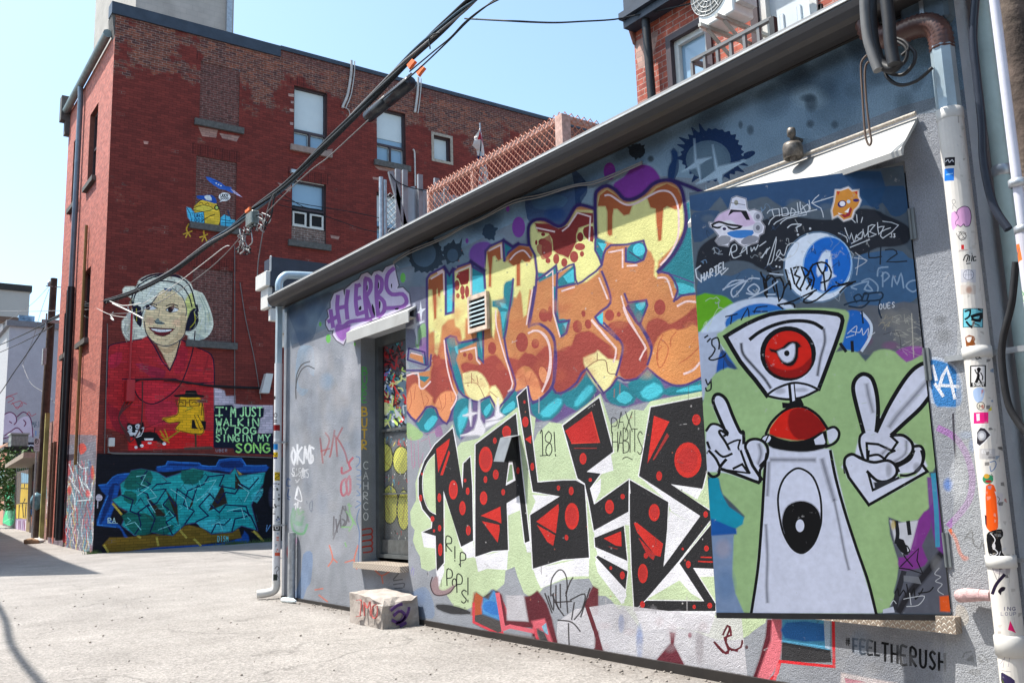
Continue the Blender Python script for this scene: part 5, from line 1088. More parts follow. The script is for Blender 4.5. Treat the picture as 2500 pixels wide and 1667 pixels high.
for P in ('80,290 110,270','105,330 135,300','150,310 200,290 220,340 215,400','150,310 150,360 180,400 150,460 120,490 160,505 260,470 280,440','90,690 110,740 140,700 145,690','140,700 140,780 100,800 90,770'): d.line(P,15,(22,24,36),1,3)
for P in ('265,490 258,600',): d.line(P,5,(20,30,60))
for P in ('1380,350 1430,420','1490,330 1495,420'): d.line(P,30,(28,30,42),1,2)
rr2=random.Random(4); 
for i in range(34):
    x=rr2.uniform(1900,2160); y=rr2.uniform(60,460); d.line([(x,y),(x+rr2.uniform(-60,60),y+rr2.uniform(-40,40)),(x+rr2.uniform(-80,80),y+rr2.uniform(-50,50))],4,(190,190,180),.55,3)
for i in range(14):
    x=rr2.uniform(1740,1900); y=rr2.uniform(60,200); d.line([(x,y),(x+rr2.uniform(-40,60),y+rr2.uniform(-50,50))],4,(190,180,150),.5,0)
d.line('2060,60 2080,480',10,(200,196,184),.55); d.line('1790,260 1930,240 1960,420',6,(60,60,70),.7)
for i in range(30):
    x=rr2.uniform(250,2100); y=rr2.uniform(600,1500); d.line([(x,y),(x+rr2.uniform(-25,25),y+rr2.uniform(-12,12))],5,(130,150,150),.25,0)
for i in range(30): 
    x=rr2.uniform(1300,2150); y=rr2.uniform(480,1500); d.line([(x,y),(x+rr2.uniform(-50,50),y+rr2.uniform(-14,14))],6,(146,172,126),.4,0)
d.nogroup()
rt=random.Random(66); fT()
for i in range(60):
    x=rt.uniform(180,1560); y=rt.uniform(330,1080); P=[(x,y)]
    for k in range(rt.randint(3,6)): P.append((P[-1][0]+rt.uniform(-16,34),P[-1][1]+rt.uniform(-36,36)))
    d.line(P,rt.uniform(4,8),rt.choice([(170,178,186),(120,150,180),(30,34,46),(60,84,112),(190,196,200)]),rt.uniform(.35,.7),3)
# stickers
fT(); d.group('sticker','cut-out sticker of a pink cap character with a spray nozzle on its head')
SP='255,450 290,455 330,390 410,350 430,265 465,250 535,270 545,340 560,360 600,352 650,370 665,410 650,440 680,480 670,530 640,545 625,600 520,632 480,610 450,580 410,600 400,630 330,620 305,590 330,550 290,500 265,480'
d.poly(SP,(216,216,226)); d.line(SP,5,(40,40,50),.6,0,True)
d.poly('300,440 340,390 420,355 540,370 590,430 600,460 500,480 420,430 350,440',(206,186,212),1,3); d.poly('420,350 540,360 570,430 540,430 500,370 440,370 400,400',(30,28,36)); d.poly('430,270 465,262 530,280 535,345 425,345',(206,208,222)); d.ell(462,298,16,20,(150,150,140)); d.line('425,300 530,315',4,(50,50,60),1,0)
d.line('275,470 330,445 400,465 500,480 440,500 380,480 320,490 280,480',16,(28,26,32),1,3); d.ell(370,500,30,26,(220,220,230)); d.ell(372,498,14,12,(60,50,90)); d.poly('390,530 460,510 590,510 580,550 500,570 430,560',(70,132,196),1,2); d.poly('310,590 350,550 420,560 400,610 340,620',(150,152,160),1,2); d.poly('500,590 560,550 630,560 610,600 520,620',(146,148,158),1,2)
d.ell(628,405,34,38,(186,188,200)); d.ell(628,405,16,20,(120,122,134)); d.ell(628,490,38,44,(186,188,200)); d.ell(628,490,16,20,(120,122,134))
d.group('sticker','cut-out sticker of a laughing orange cat-eared face')
SP='1222,200 1260,200 1320,178 1350,205 1400,200 1400,250 1418,280 1400,330 1370,360 1350,420 1285,440 1240,400 1200,420 1190,360 1210,290'
d.poly(SP,(226,226,230)); d.poly('1230,208 1262,210 1320,190 1348,215 1392,208 1392,252 1408,282 1390,325 1360,352 1342,410 1285,428 1242,388 1208,405 1200,360 1218,290',(206,146,66)); d.poly('1232,212 1258,214 1240,245',(190,60,50)); d.poly('1365,215 1390,212 1388,238',(190,60,50)); d.ell(1272,308,34,26,(60,40,110),1,-20); d.ell(1275,306,22,20,(225,225,235)); d.ell(1322,290,14,14,(200,210,225)); d.ell(1380,280,24,12,(70,50,120)); d.poly('1250,380 1300,390 1340,330 1350,350 1330,400 1290,415',(160,50,60)); d.poly('1290,370 1330,335 1320,375',(235,235,235)); d.poly('1240,375 1280,385 1250,390',(235,235,235))
d.nogroup()
d.line('100,245 100,255',3,(200,200,200))
dl=DC.build([(0,.565),(LW,.565),(LW,3.05),(0,3.05)],[],(84,96,108),garage,M_METALP,'swung_door')
dl['label']='grey metal door swung open with a painted white spray-can robot'
b=MB(); q=lambda u,d,z:(HX+du[0]*u-dn[0]*d,HY+du[1]*u-dn[1]*d,z)
b.prism([q(0,.002,.565),q(LW,.002,.565),q(LW,.045,.565),q(0,.045,.565)],(0,0,2.485)); b.build('door_core',mat('door_edge',(.5,.52,.54),.5,nscale=5,namt=.2),dl)
b=MB(); b.prism([q(0,-.006,.535),q(LW,-.006,.535),q(LW,.05,.535),q(0,.05,.535)],(0,0,.028)); b.build('door_sweep',m_black,dl)
# ---- downspout on the far corner
def cylhit(cx,cy,r):
    def f(x,y):
        d=ray(x,y); o=np.array([0,0,CAMH]); A=d[0]**2+d[1]**2; B=-2*(d[0]*cx+d[1]*cy); C=cx*cx+cy*cy-r*r; D=B*B-4*A*C
        t=(-B-math.sqrt(D))/(2*A) if D>0 else -B/(2*A)
        return o+d*t
    return f
def pipe_canvas(cx,cy,r,K):
    a0=math.atan2(-cy,-cx)
    def uv(p):
        a=math.atan2(p[1]-cy,p[0]-cx)-a0; a=(a+math.pi)%(2*math.pi)-math.pi; return (a*r,p[2])
    return Canvas(cylhit(cx,cy,r),uv,lambda u,v:(cx+r*math.cos(u/r+a0),cy+r*math.sin(u/r+a0),v),K)
def pipe_build(C,r,z0,z1,base,parent,name):
    n=24
    for i in range(n):
        u0=-math.pi*r+2*math.pi*r*i/n; u1=u0+2*math.pi*r/n
        C.sh.insert(0,([np.array([(u0,z0),(u1,z0),(u1,z1),(u0,z1)])],C._c(base),1,0,1))
    o=C.build([(-math.pi*r,z0),(math.pi*r,z0),(math.pi*r,z1),(-math.pi*r,z1)],[],base,parent,M_PIPEP,name)
    for p in o.data.polygons: p.use_smooth=False
    return o
c1=onx(677,1150,4.70); PLX,PLY=4.70,float(c1[1])
dsl=thing('downspout','white sticker-covered downspout at the far corner of the garage','downspout',(PLX,PLY,0))
PC=pipe_canvas(PLX,PLY,.052,1.15)
c=PC
frame(600,600,3.136)
def st(x0,y0,x1,y1,col,a=1): c.poly([(x0,y0),(x1,y0),(x1,y1),(x0,y1)],col,a)
st(205,820,235,885,(60,150,130)); st(205,1370,262,1415,(150,30,34)); st(205,1420,260,1475,(200,206,210)); st(215,1515,246,1560,(60,150,210)); c.ell(228,1296,14,18,(90,92,96)); c.ell(228,1296,9,12,(220,222,224)); st(215,1330,240,1336,(60,60,64)); st(215,1342,240,1350,(60,60,64)); st(212,1150,228,1175,(50,50,54))
frame(600,1050,3.136)
st(212,105,240,145,(50,140,200)); st(208,168,246,205,(222,190,40)); st(214,205,240,218,(70,50,120)); st(220,320,262,385,(214,184,40)); c.line('222,340 240,330 258,345 225,370 258,380',5,(30,28,24)); c.line('212,175 225,195 240,175',4,(30,28,24)); st(210,725,262,768,(24,24,28)); c.ell(238,746,16,16,(220,220,220)); c.ell(238,746,8,9,(24,24,28)); st(222,935,262,960,(224,110,80)); st(210,1100,242,1165,(60,70,66)); c.line('222,1060 240,1040 255,1060 235,1085 250,1130',4,(40,40,44))
q=random.Random(3)
for i in range(26):
    x=q.uniform(206,250); y=q.uniform(400,700); st(x,y,x+q.uniform(6,22),y+q.uniform(5,18),q.choice([(60,62,66),(140,150,190),(90,92,96),(190,196,200),(30,30,34)]),.9)
for i in range(8):
    x=q.uniform(210,245); y=q.uniform(780,930); st(x,y,x+q.uniform(8,24),y+q.uniform(5,14),q.choice([(226,120,90),(130,160,190),(150,150,150)]),.8)
pipe_build(PC,.052,.24,3.13,(225,226,228),dsl,'pipe')
b=MB(); b.tube(crs([(PLX,PLY,.24),(PLX,PLY,.16),(PLX-.03,PLY+.02,.10),(PLX-.13,PLY+.06,.075),(PLX-.22,PLY+.1,.07)],4),.054,16); b.build('elbow',m_white,dsl)
b=MB(); b.tube([(PLX,PLY,3.1),(PLX,PLY,4.2)],.05,4,rot=.8,smooth=False); b.tube(crs([(PLX,PLY,4.15),(PLX,PLY,4.27),(PLX+.06,PLY,4.36),(PLX+.2,PLY,4.40),(PLX+.9,PLY-.1,4.42)],5),.055,12); b.build('upper_pipe',m_bluepipe,dsl)
b=MB()
for z in (.95,2.05): b.lathe((PLX,PLY,z),[(.056,-.012),(.059,0),(.056,.012)],(0,0,1),18); b.bar((PLX,PLY,z),(4.8,PLY-.1,z),.1,.02)
b.split('bracket',m_galv,dsl)
# ---- short grey pipe stub and litter
b=MB(); s0=onx(706,1440,4.72); b.tube([(4.73,s0[1]-.05,.02),(4.73,s0[1]-.05,.86)],.05,14); tag(b.build('pipe_stub',m_galv),'short grey pipe stub standing at the garage corner beside the downspout','pipe')
b=MB(); p0=onz(690,1463,.03); p1=onz(722,1467,.03); b.tube([p0,p0*.8+p1*.2,p0*.25+p1*.75,p1*.9+p0*.1,p1],[.03,.035,.035,.02,.015],10); ob=b.build('plastic_bottle',mat('clear_plastic',(.7,.78,.8),.15,nscale=20,namt=.2)); tag(ob,'crushed clear plastic bottle lying against the foot of the garage','bottle')
# ---- downspout near the camera
c2=onx(2390,900,4.70); PRX,PRY=4.70,float(c2[1])
dsr=thing('downspout','thick white plastic downspout plastered with stickers next to the big door','downspout',(PRX,PRY,0))
QC=pipe_canvas(PRX,PRY,.066,1.1)
c=QC; K_=(24,22,28)
def st(x0,y0,x1,y1,col,a=1,sk=-6): c.poly([(x0,y0),(x1,y0+sk),(x1,y1+sk),(x0,y1)],col,a)
frame(2200,0,3.137)
st(335,1210,412,1275,(30,22,34)); c.line('340,1240 360,1225 370,1245 390,1225 400,1240',6,(220,220,226)); st(332,1295,405,1390,(40,130,214)); c.line('345,1340 395,1330',8,(150,200,240)); c.line('410,770 418,800 430,780 440,940',9,(150,140,130),.6)
frame(2200,400,3.137)
c.line('390,280 410,275 415,300 395,305 390,280',3,(90,90,92)); c.line('395,350 400,315 425,340',3,(90,90,92)); 
c.poly('385,375 430,365 450,335 500,325 535,370 535,440 515,478 480,470 455,480 430,470 400,512 385,470',(226,176,216),1,2); c.line('425,380 435,350 480,326 520,340 537,400 525,470 490,480 480,462 455,482 430,465',6,(70,40,90)); c.line('410,365 440,410 415,450 430,480',4,(90,60,110))
for P in ('420,530 450,580 480,560','440,520 500,550 460,590','455,530 490,575','470,530 440,560'): c.line(P,4,(60,58,62),.9)
c.line('440,555 455,520 490,530 495,570 460,585 440,555',4,(60,58,62)); st(460,620,482,655,(206,50,56),1,0); c.line('445,665 510,658',4,(150,60,60),.8); c.line('440,672 500,668',3,(150,150,152))
for P,w in (('478,740 490,705 515,700 500,750',9),('525,705 520,745',9),('545,700 540,745',9),('572,712 555,715 555,742 574,738',9),('500,765 530,762',8)): c.line(P,w,(18,18,22),1,2)
c.ell(542,688,4,5,(18,18,22))
st(455,810,572,910,(196,198,212),.6,0); c.ell(516,850,42,40,(120,122,140)); c.ell(516,850,38,36,(222,222,230)); 
for P in ('516,812 516,888','500,820 490,880','532,820 545,880','480,850 552,850'): c.line(P,3,(130,132,150),.8,0)
st(455,930,572,1000,(214,204,196),.9,0); c.soft(520,965,22,26,(170,130,110),.7); st(472,1110,628,1255,(24,26,34),1,0); st(478,1115,622,1250,(130,206,220),1,0)
for P,w in (('490,1130 530,1120 520,1170 490,1190',14),('540,1170 610,1150 600,1200 545,1190',24),('500,1210 540,1250 560,1200',16),('560,1220 600,1240',8),('590,1115 615,1125',10)): c.line(P,w,(16,24,34),1,2)
c.poly('490,1330 520,1310 560,1320 568,1345 560,1360 572,1385 530,1400 500,1410 495,1370',(150,90,40),1,0); c.poly('500,1330 540,1325 530,1360 510,1365',(232,226,220),1,2)
st(556,1445,622,1458,K_,1,0); c.text('EK',575,1464,28,18,K_,adv=22,th=7); c.line('560,1462 575,1490',6,K_)
st(528,1548,638,1568,K_,1,0)
frame(2200,800,3.137)
st(528,290,650,455,K_,1,-4); st(538,298,640,420,(234,232,232),1,-4); c.text('STRUT',548,424,20,15,(236,236,236),adv=19,th=5)
c.ell(595,318,16,16,K_); 
for P,w in (('595,335 590,380 575,415',22),('565,320 580,350 600,350',9),('610,345 625,375 620,400',9),('590,380 610,415',12)): c.line(P,w,K_,1,2)
c.line('600,345 612,372',9,(236,232,236)); c.poly('552,480 590,455 630,465 638,500 620,560 580,570 555,530',(176,196,226),1,3); c.ell(610,598,32,32,(60,56,50)); c.ell(610,598,27,27,(226,220,206)); c.line('598,615 598,590 610,605 622,590 622,612',6,(60,56,50),1,0)
st(556,650,668,735,(232,50,140),1,-4); c.poly('575,660 600,655 602,710 580,715',(240,220,230)); c.line('562,742 668,736',8,(236,232,232),1,0); c.poly('575,800 605,758 640,762 692,820 640,880 600,912 572,890',(236,234,236),1,0); c.poly('582,800 608,764 640,770 684,820 636,872 602,902 580,885',(60,56,66),1,0); c.ell(618,825,34,38,(170,172,180)); c.ell(618,825,20,22,(206,208,214)); c.poly('660,640 692,600 694,632',(226,214,60))
st(600,925,722,1005,(196,194,196),.8,0); 
for i,ch in enumerate('ELEC'): c.text(ch,620+i*20,940,18,12,(230,230,232),th=5)
st(665,985,720,1000,(120,118,122),.5,0); c.line('680,1030 720,1020 725,1060 690,1100 680,1060',8,(90,130,180),.8,3)
c.ell(665,1158,42,36,(60,150,110)); c.ell(655,1135,22,18,(214,170,70)); c.ell(668,1175,24,10,(180,40,50)); c.line('690,1120 705,1140',5,(40,60,40))
c.poly('650,1210 712,1205 735,1300 738,1400 742,1530 700,1560 655,1530 650,1400',(242,106,34),1,2); c.poly('715,1250 782,1270 760,1405 738,1400 730,1300',(220,214,216),1,0); c.line('735,1290 755,1310 740,1340 755,1350',4,(70,66,70)); c.poly('640,1430 655,1440 655,1530 645,1500',(60,20,50))
frame(2200,1167,3.137)
c.poly('655,430 700,400 770,390 782,440 760,470 770,520 775,570 800,600 790,650 740,640 680,600 660,520',K_,1,2); c.line('685,420 720,470 700,520 740,570 700,600',7,(226,226,230)); c.ell(710,520,12,26,(210,208,212)); c.line('680,580 740,600 760,560',5,(226,226,230))
c.poly('690,660 760,640 830,660 835,720 780,740 720,720',(170,160,170),.6,2); c.line('700,880 730,810 790,740',26,(40,26,60)); c.poly('742,860 770,830 800,835 790,860 770,870 765,895 750,880',(34,24,44),1,2); c.line('700,690 740,780 760,680',5,(90,80,100),.8); st(800,580,832,740,(150,144,140),.5,0)
for i,ch in enumerate('ING'): c.text(ch,780+i*36,985,26,22,(120,118,140),th=6)
for i,ch in enumerate('LOUP'): c.text(ch,765+i*32,1025,24,20,(150,148,164),th=5)
c.poly('818,1160 835,1088 880,1185 850,1170',(224,30,120),1,0); c.poly('735,1210 780,1290 745,1280',(40,36,60)); c.poly('820,1222 875,1225 870,1270 830,1280',(44,38,66)); c.line('740,1290 840,1310 930,1300',6,(90,88,92),.7)
for P in ('780,1450 800,1350 830,1360 820,1440','770,1470 840,1480','760,1420 790,1380'): c.line(P,5,(150,144,156),.8)
c.poly('765,1490 800,1500 870,1545 860,1600 780,1600',(60,50,90),1,2); c.poly('770,1530 790,1560 775,1600',(90,100,60)); c.line('900,1340 930,1360',8,(50,44,56))

q=random.Random(77); frame(2200,0,3.137)
for i in range(70):
    y=q.uniform(300,4900); x=335+y*.088+q.uniform(-30,150); c.poly([(x,y),(x+q.uniform(8,34),y+q.uniform(-4,4)),(x+q.uniform(8,34),y+q.uniform(8,34)),(x+q.uniform(-4,6),y+q.uniform(8,34))],q.choice([(190,186,178),(206,198,186),(170,166,160),(214,208,204),(150,140,130)]),q.uniform(.2,.6),0)
for i in range(26):
    y=q.uniform(300,4900); x=345+y*.088+q.uniform(-20,130); c.line([(x,y),(x+q.uniform(-4,8),y+q.uniform(30,150))],q.uniform(3,8),(140,126,110),.25,0)
for i in range(22):
    y=q.uniform(2700,4500); x=345+y*.088+q.uniform(-20,110); c.poly([(x,y),(x+q.uniform(14,40),y-3),(x+q.uniform(14,40),y+q.uniform(14,34)),(x,y+q.uniform(14,34))],q.choice([(60,58,62),(210,210,214),(120,150,180),(200,120,110),(96,92,90)]),.7,0)
zt=float(cylhit(PRX,PRY,.066)(2313,262)[2])
pipe_build(QC,.066,.0,zt,(226,222,216),dsr,'pipe')
b=MB()
for z in (1.91,.86): b.lathe((PRX,PRY,z),[(.067,-.03),(.072,-.028),(.072,.028),(.067,.03)],(0,0,1),20)
b.lathe((PRX,PRY,zt-.02),[(.060,.03),(.07,.025),(.07,-.03),(.067,-.035)],(0,0,1),20); b.lathe((PRX,PRY,.50),[(.067,-.09),(.074,-.088),(.074,.0),(.067,.01)],(0,0,1),20)
b.split('collar',m_white,dsr)
b=MB(); b.box(4.775,PRY-.32,1.895,4.797,PRY+.22,1.925); b.box(4.78,PRY-.2,.85,4.797,PRY+.1,.87); b.split('strap',m_galv,dsr)
zu=float(onx(2313,118,PRX)[2])
b=MB(); b.tube([(PRX,PRY,zt-.02),(PRX,PRY,zu+.02)],.062,8,rot=.39,smooth=False); b.build('upper_pipe',m_bluepipe,dsr)
el=crs([(PRX,PRY,zu),(PRX,PRY+.005,zu+.10),(PRX,PRY+.05,zu+.17),(PRX,PRY+.14,zu+.20),(PRX,PRY+.26,zu+.205),(PRX-.02,PRY+.36,zu+.235),(PRX-.04,PRY+.40,zu+.31),(PRX-.05,PRY+.41,zu+.5)],9)
b=MB(); b.tube(el,[.062+(.005 if i%2 else -.004) for i in range(len(el))],14); b.build('corrugated_elbow',m_brownpipe,dsr)
# ------------------------------------------------------------------ four-storey brick building with the murals
BX,BY=5.48,27.1
bld=thing('brick_building','tall dark red brick building with a mural of a blonde woman wearing headphones','building',(BX,BY,0))
BC=Canvas(lambda x,y: ony(x,y,BY),lambda p:(p[0],p[2]),lambda u,v:(u,BY,v),K=.80)
def brect(P):
    q=[ony(x,y,BY) for x,y in P]; xs=[float(p[0]) for p in q]; zs=[float(p[2]) for p in q]
    return ((xs[0]+xs[3])/2,(xs[1]+xs[2])/2,(zs[2]+zs[3])/2,(zs[0]+zs[1])/2)   # x0,x1,z0,z1 from TL,TR,BR,BL
WIN=[brect([(719,210),(801,227),(797,369),(716,356)]),
     brect([(922,262),(993,279),(988,404),(918,392)]),
     brect([(1058,330),(1100,338),(1099,396),(1060,388)]),
     brect([(714,438),(795,450),(797,600),(710,584)]),
     brect([(922,468),(990,482),(990,605),(918,592)])]
BLK=[brect([(492,151),(587,171),(581,312),(485,292)]),brect([(481,379),(579,398),(574,558),(474,543)]),brect([(470,648),(569,666),(566,838),(467,830)])]
R4=lambda r:[(r[0],r[2]),(r[1],r[2]),(r[1],r[3]),(r[0],r[3])]
BC.feather=4
def woman(c,grp=True):
    frame(0,600,2.614)
    if grp: c.group('mural','mural of a smiling blonde woman in headphones and a red top')
    HW=(222,222,206)
    c.poly('870,262 800,262 785,300 840,335 850,400 830,430 780,480 785,555 815,600 850,625 860,600 880,640 900,605 925,620 945,570 1180,560 1200,590 1240,600 1300,597 1345,555 1362,500 1350,430 1320,350 1290,300 1235,280 1215,240 1160,200 1090,180 1000,180 930,195 885,225',HW,1,2)
    c.poly('1180,360 1225,300 1250,400 1235,480 1190,520 1175,480',(214,214,130),.9,2); c.poly('1240,290 1290,310 1330,400 1350,480 1330,560 1290,590 1250,590 1260,480 1250,380',(212,214,196),1,2)
    for P in ('800,300 830,300','1290,330 1330,420 1340,500','1270,320 1310,420 1310,560','800,500 800,560 830,590','900,240 870,300','1000,200 960,230','860,540 850,600','1230,560 1290,575'): c.line(P,5,(150,170,160),.7)
    c.poly('930,420 912,480 935,560 990,620 1060,640 1125,618 1172,575 1192,500 1192,420 1172,340 1125,290 1060,275 1000,310 960,370 925,395',(226,204,166),1,2)
    c.poly('1000,620 1060,645 1120,625 1155,590 1150,650 1088,790 1040,690',(222,198,160),1,0); c.poly('860,300 930,240 1030,230 1130,262 1180,330 1150,320 1080,265 1010,300 960,370 925,395 870,370',(222,224,210),1,2)
    c.poly('1045,268 1100,275 1090,290 1050,285',(70,90,120)); c.line('1010,310 965,370 925,392 905,440',6,(40,60,90)); c.line('1100,270 1160,320 1190,400 1185,450',5,(50,80,100))
    RD_=(186,54,60)
    c.poly('690,660 700,635 770,618 905,595 942,575 985,640 1084,795 1130,690 1160,600 1235,640 1320,675 1362,725 1370,1000 1366,1285 1200,1290 820,1305 812,1200 680,1160 680,900',RD_,1,0)
    c.poly('680,1000 700,1100 740,1180 812,1200 812,1100 760,1050',(150,40,60),.7,2); c.poly('860,750 980,770 1060,800 1020,860 940,820',(150,40,80),.6,2); c.poly('700,700 780,680 760,760 700,780',(200,50,90),.5,2); c.poly('1110,740 1160,640 1200,660 1180,780 1120,820',(170,36,66),.6,2)
    c.poly('870,870 1120,860 1110,960 1000,1010 900,980',(206,52,72),.6,2); c.poly('820,1180 1360,1180 1366,1285 820,1300',(214,40,40),.8,0); c.poly('930,1010 1120,1000 1110,1120 960,1150',(190,54,84),.5,2)
    for P,w in (('692,660 700,635 770,618 905,595',7),('1160,600 1235,640 1320,675 1362,725 1368,900 1366,1280',8),('942,578 985,640 1084,795 1150,600',9),('690,660 684,900',5),('780,850 950,855 1120,850 1200,880 1365,870',7)): c.line(P,w,(52,30,60),1,2)
    c.line('920,480 935,560 990,620 1060,640 1125,618 1172,575 1195,490',6,(50,60,80))
    NV=(34,30,56)
    c.line('852,410 842,330 875,265 950,212 1040,190 1150,205 1215,265 1250,390',9,NV); c.line('850,370 870,300 960,240 1050,225 1150,250 1205,320 1225,390',8,NV); c.line('900,222 960,192 1040,180 1110,185 1150,200',12,(60,30,50))
    c.poly('852,385 900,392 905,500 890,515 865,480 850,440',NV,1,2); c.line('870,400 872,480',5,(190,180,60)); c.poly('1215,420 1255,400 1268,480 1240,530 1200,545 1182,525',NV,1,2); c.line('1240,420 1245,480 1215,520',6,(190,180,60)); c.line('1255,380 1262,420',14,NV)
    q=random.Random(17)
    for i in range(34):
        x=q.choice([q.uniform(1235,1345),q.uniform(785,850)]); y=q.uniform(320,580); c.line([(x,y),(x+q.uniform(-14,10),y+20),(x+q.uniform(-20,16),y+46)],3.5,q.choice([(176,182,168),(240,240,230),(200,200,150)]),.7,3)
    for i in range(16):
        x=q.uniform(880,1150); y=q.uniform(225,290); c.line([(x,y),(x-12,y+14),(x-30,y+40)],3.5,q.choice([(190,196,180),(240,240,232)]),.6,3)
    for i in range(60):
        x=q.uniform(700,1350); y=q.uniform(680,1270); c.line([(x,y),(x+q.uniform(30,90),y+q.uniform(-6,6))],q.uniform(4,12),q.choice([(214,60,70),(170,34,52),(190,60,100),(206,44,50)]),.28,0)
    for P in ('940,575 990,640 1040,700','1150,640 1110,720','760,640 740,760','1330,700 1300,820','880,700 930,780 1000,810'): c.line(P,10,(120,26,50),.35,3)
    c.soft(960,480,26,24,(226,176,150),.5); c.soft(1130,490,30,24,(226,176,150),.45); c.poly('1150,440 1185,440 1180,560 1120,612 1060,632 1110,590 1145,530',(190,160,124),.45,2); c.poly('1010,640 1060,655 1140,610 1120,660 1060,690',(170,134,100),.5,2)
    # features
    for P in ('955,372 990,372 1000,382','1060,385 1100,372 1135,385'): c.line(P,7,(70,60,60),1,3)
    c.poly('918,395 950,378 1000,398 960,410',(235,235,225),1,2); c.ell(944,394,15,16,(40,30,50)); c.line('912,396 950,376 1005,398',6,(30,30,50))
    c.poly('1062,410 1090,392 1135,402 1130,418 1090,425',(235,235,225),1,2); c.ell(1088,408,17,17,(50,30,40)); c.line('1058,408 1090,390 1140,402',6,(30,30,50)); c.line('1062,412 1090,427 1130,418',3,(60,50,50))
    c.poly('1010,460 985,485 1010,502 1045,500 1050,490 1020,480',(120,140,140),.9,2); c.line('985,478 1000,492 1020,490 1050,498',5,(50,50,60)); c.line('1020,400 1012,450',4,(170,150,130))
    c.poly('950,522 1030,530 1112,530 1080,558 1040,572 990,560',(120,40,50),1,2); c.poly('962,528 1030,535 1098,535 1060,550 1000,548',(238,236,226),1,2); c.line('945,520 1030,526 1115,530',5,(60,40,50)); c.line('985,562 1040,575 1085,558',6,(100,44,52)); c.line('1000,597 1040,602 1070,598',4,(150,130,110)); c.line('1115,500 1122,525',4,(160,140,120))
    c.line('1245,545 1235,640 1210,740 1165,860 1120,920 1060,970 980,1008 910,990 870,945 855,880 900,850',8,(58,28,50))
    if not grp: return
    # yellow bird with hat, case and dog
    c.group('mural','painted yellow bird in a black hat walking a black and white dog')
    YB=(238,178,36)
    c.poly('1150,965 1240,950 1285,985 1298,1050 1300,1190 1245,1200 1180,1185 1140,1180 1120,1165 1150,1120 1080,1130 1050,1112 1040,1100 1130,1078 1140,1020',YB,1,2); c.line('1150,965 1140,1020 1130,1078 1045,1105 1080,1130 1150,1122 1120,1165 1180,1187 1245,1200 1300,1185 1298,1050 1285,985',4,(60,40,20))
    c.poly('1105,952 1180,945 1185,922 1250,922 1262,948 1308,955 1300,966 1200,968 1120,964',(26,22,26),1,0); c.line('1182,940 1258,942',4,(90,80,70))
    c.line('1122,985 1185,985 1185,1020 1130,1022 1122,985',5,(110,70,30),1,0); c.line('1208,985 1272,982 1272,1020 1212,1022 1208,985',5,(110,70,30),1,0); c.line('1185,1000 1208,1000',5,(110,70,30)); c.line('1140,1005 1155,995 1170,1005',5,(40,30,20),1,2); c.line('1225,1003 1240,993 1255,1003',5,(40,30,20),1,2)
    c.poly('1150,1020 1200,1025 1235,1030 1210,1045 1180,1055 1200,1035',(245,200,70),1,0); c.line('1150,1020 1235,1030 1180,1055',4,(60,40,20),1,0)
    c.line('1290,1000 1285,1080',4,(60,40,20)); c.poly('1225,1108 1315,1118 1312,1172 1222,1165',(24,20,24)); c.poly('1240,1080 1265,1080 1300,1160 1280,1175 1250,1150',YB,1,2); c.line('1240,1080 1280,1172 1300,1155 1262,1078',4,(60,40,20),1,0)
    c.line('1145,1180 1065,1235',10,(170,140,40),1,0); c.line('1248,1200 1250,1280',12,(90,70,50),1,0)
    for P in ('1022,1178 1050,1220 1070,1245','1050,1172 1065,1210 1070,1245','1030,1205 1060,1235 1080,1255','1020,1230 1065,1245'): c.line(P,8,(190,150,40),1,2)
    c.line('1060,1110 980,1140 918,1165',3,(40,30,40))
    DKK=(24,22,28)
    c.poly('812,1140 815,1128 850,1140 890,1130 915,1125 918,1150 905,1190 960,1185 1000,1195 1020,1225 1058,1262 1040,1265 1000,1245 960,1240 900,1245 905,1280 885,1290 870,1250 860,1225 830,1215 812,1190',DKK,1,0); c.line('985,1190 990,1160',5,DKK)
    c.ell(828,1160,15,16,(235,235,235)); c.ell(880,1152,17,17,(235,235,235)); c.ell(832,1160,5,5,DKK); c.ell(874,1153,5,5,DKK); c.ell(836,1192,26,20,(235,235,235)); c.ell(872,1194,24,20,(235,235,235)); c.ell(853,1182,12,10,DKK); c.line('905,1165 918,1160 900,1210 860,1222',5,(235,235,235),1,2); c.poly('920,1228 980,1228 975,1240 925,1242',(235,235,235))
    for q in ((905,1275,12,10),(868,1285,10,10),(1048,1262,12,10),(955,1258,14,6)): c.ell(*q,(225,225,225))
    c.poly('1170,1285 1350,1278 1360,1296 1180,1300',(70,90,80),.8)
    c.nogroup()
woman(BC)
c=BC; c.group('mural_lettering','hand painted words on dark blue reading I\'M JUST WALKIN MY DOG SINGIN MY SONG')
c.poly('1368,908 1400,912 1430,925 1440,960 1500,958 1500,1010 1560,1018 1740,1020 1740,1205 1640,1190 1500,1100 1370,1050',(198,188,198),1,0)
c.poly('1370,1018 1480,1015 1500,1040 1560,1025 1685,1035 1680,1090 1660,1100 1655,1150 1640,1200 1740,1195 1745,1330 1500,1320 1490,1290 1366,1288',(24,32,56))
LGc=(176,226,170)
c.text("I'M",1385,1032,58,30,LGc,adv=44,th=9); c.text('JUST',1530,1030,58,28,LGc,adv=38,th=9); c.line('1375,1082 1420,1080',9,LGc,1,0); c.line('1378,1030 1425,1030',9,LGc,1,0)
c.text('WALKiN',1380,1102,46,34,LGc,adv=47,th=9); c.text('MY',1382,1160,40,30,LGc,adv=42,th=8); c.text('DOG',1502,1158,42,34,LGc,adv=48,th=9); c.text('SINGIN',1378,1206,42,28,LGc,adv=40,th=8); c.text('MY',1648,1204,42,32,LGc,adv=44,th=8); c.text('SONG',1505,1262,54,40,(170,226,130),adv=58,th=11)
c.text('UBER',1378,1297,16,12,(150,150,160),adv=20,th=3)
c.nogroup()
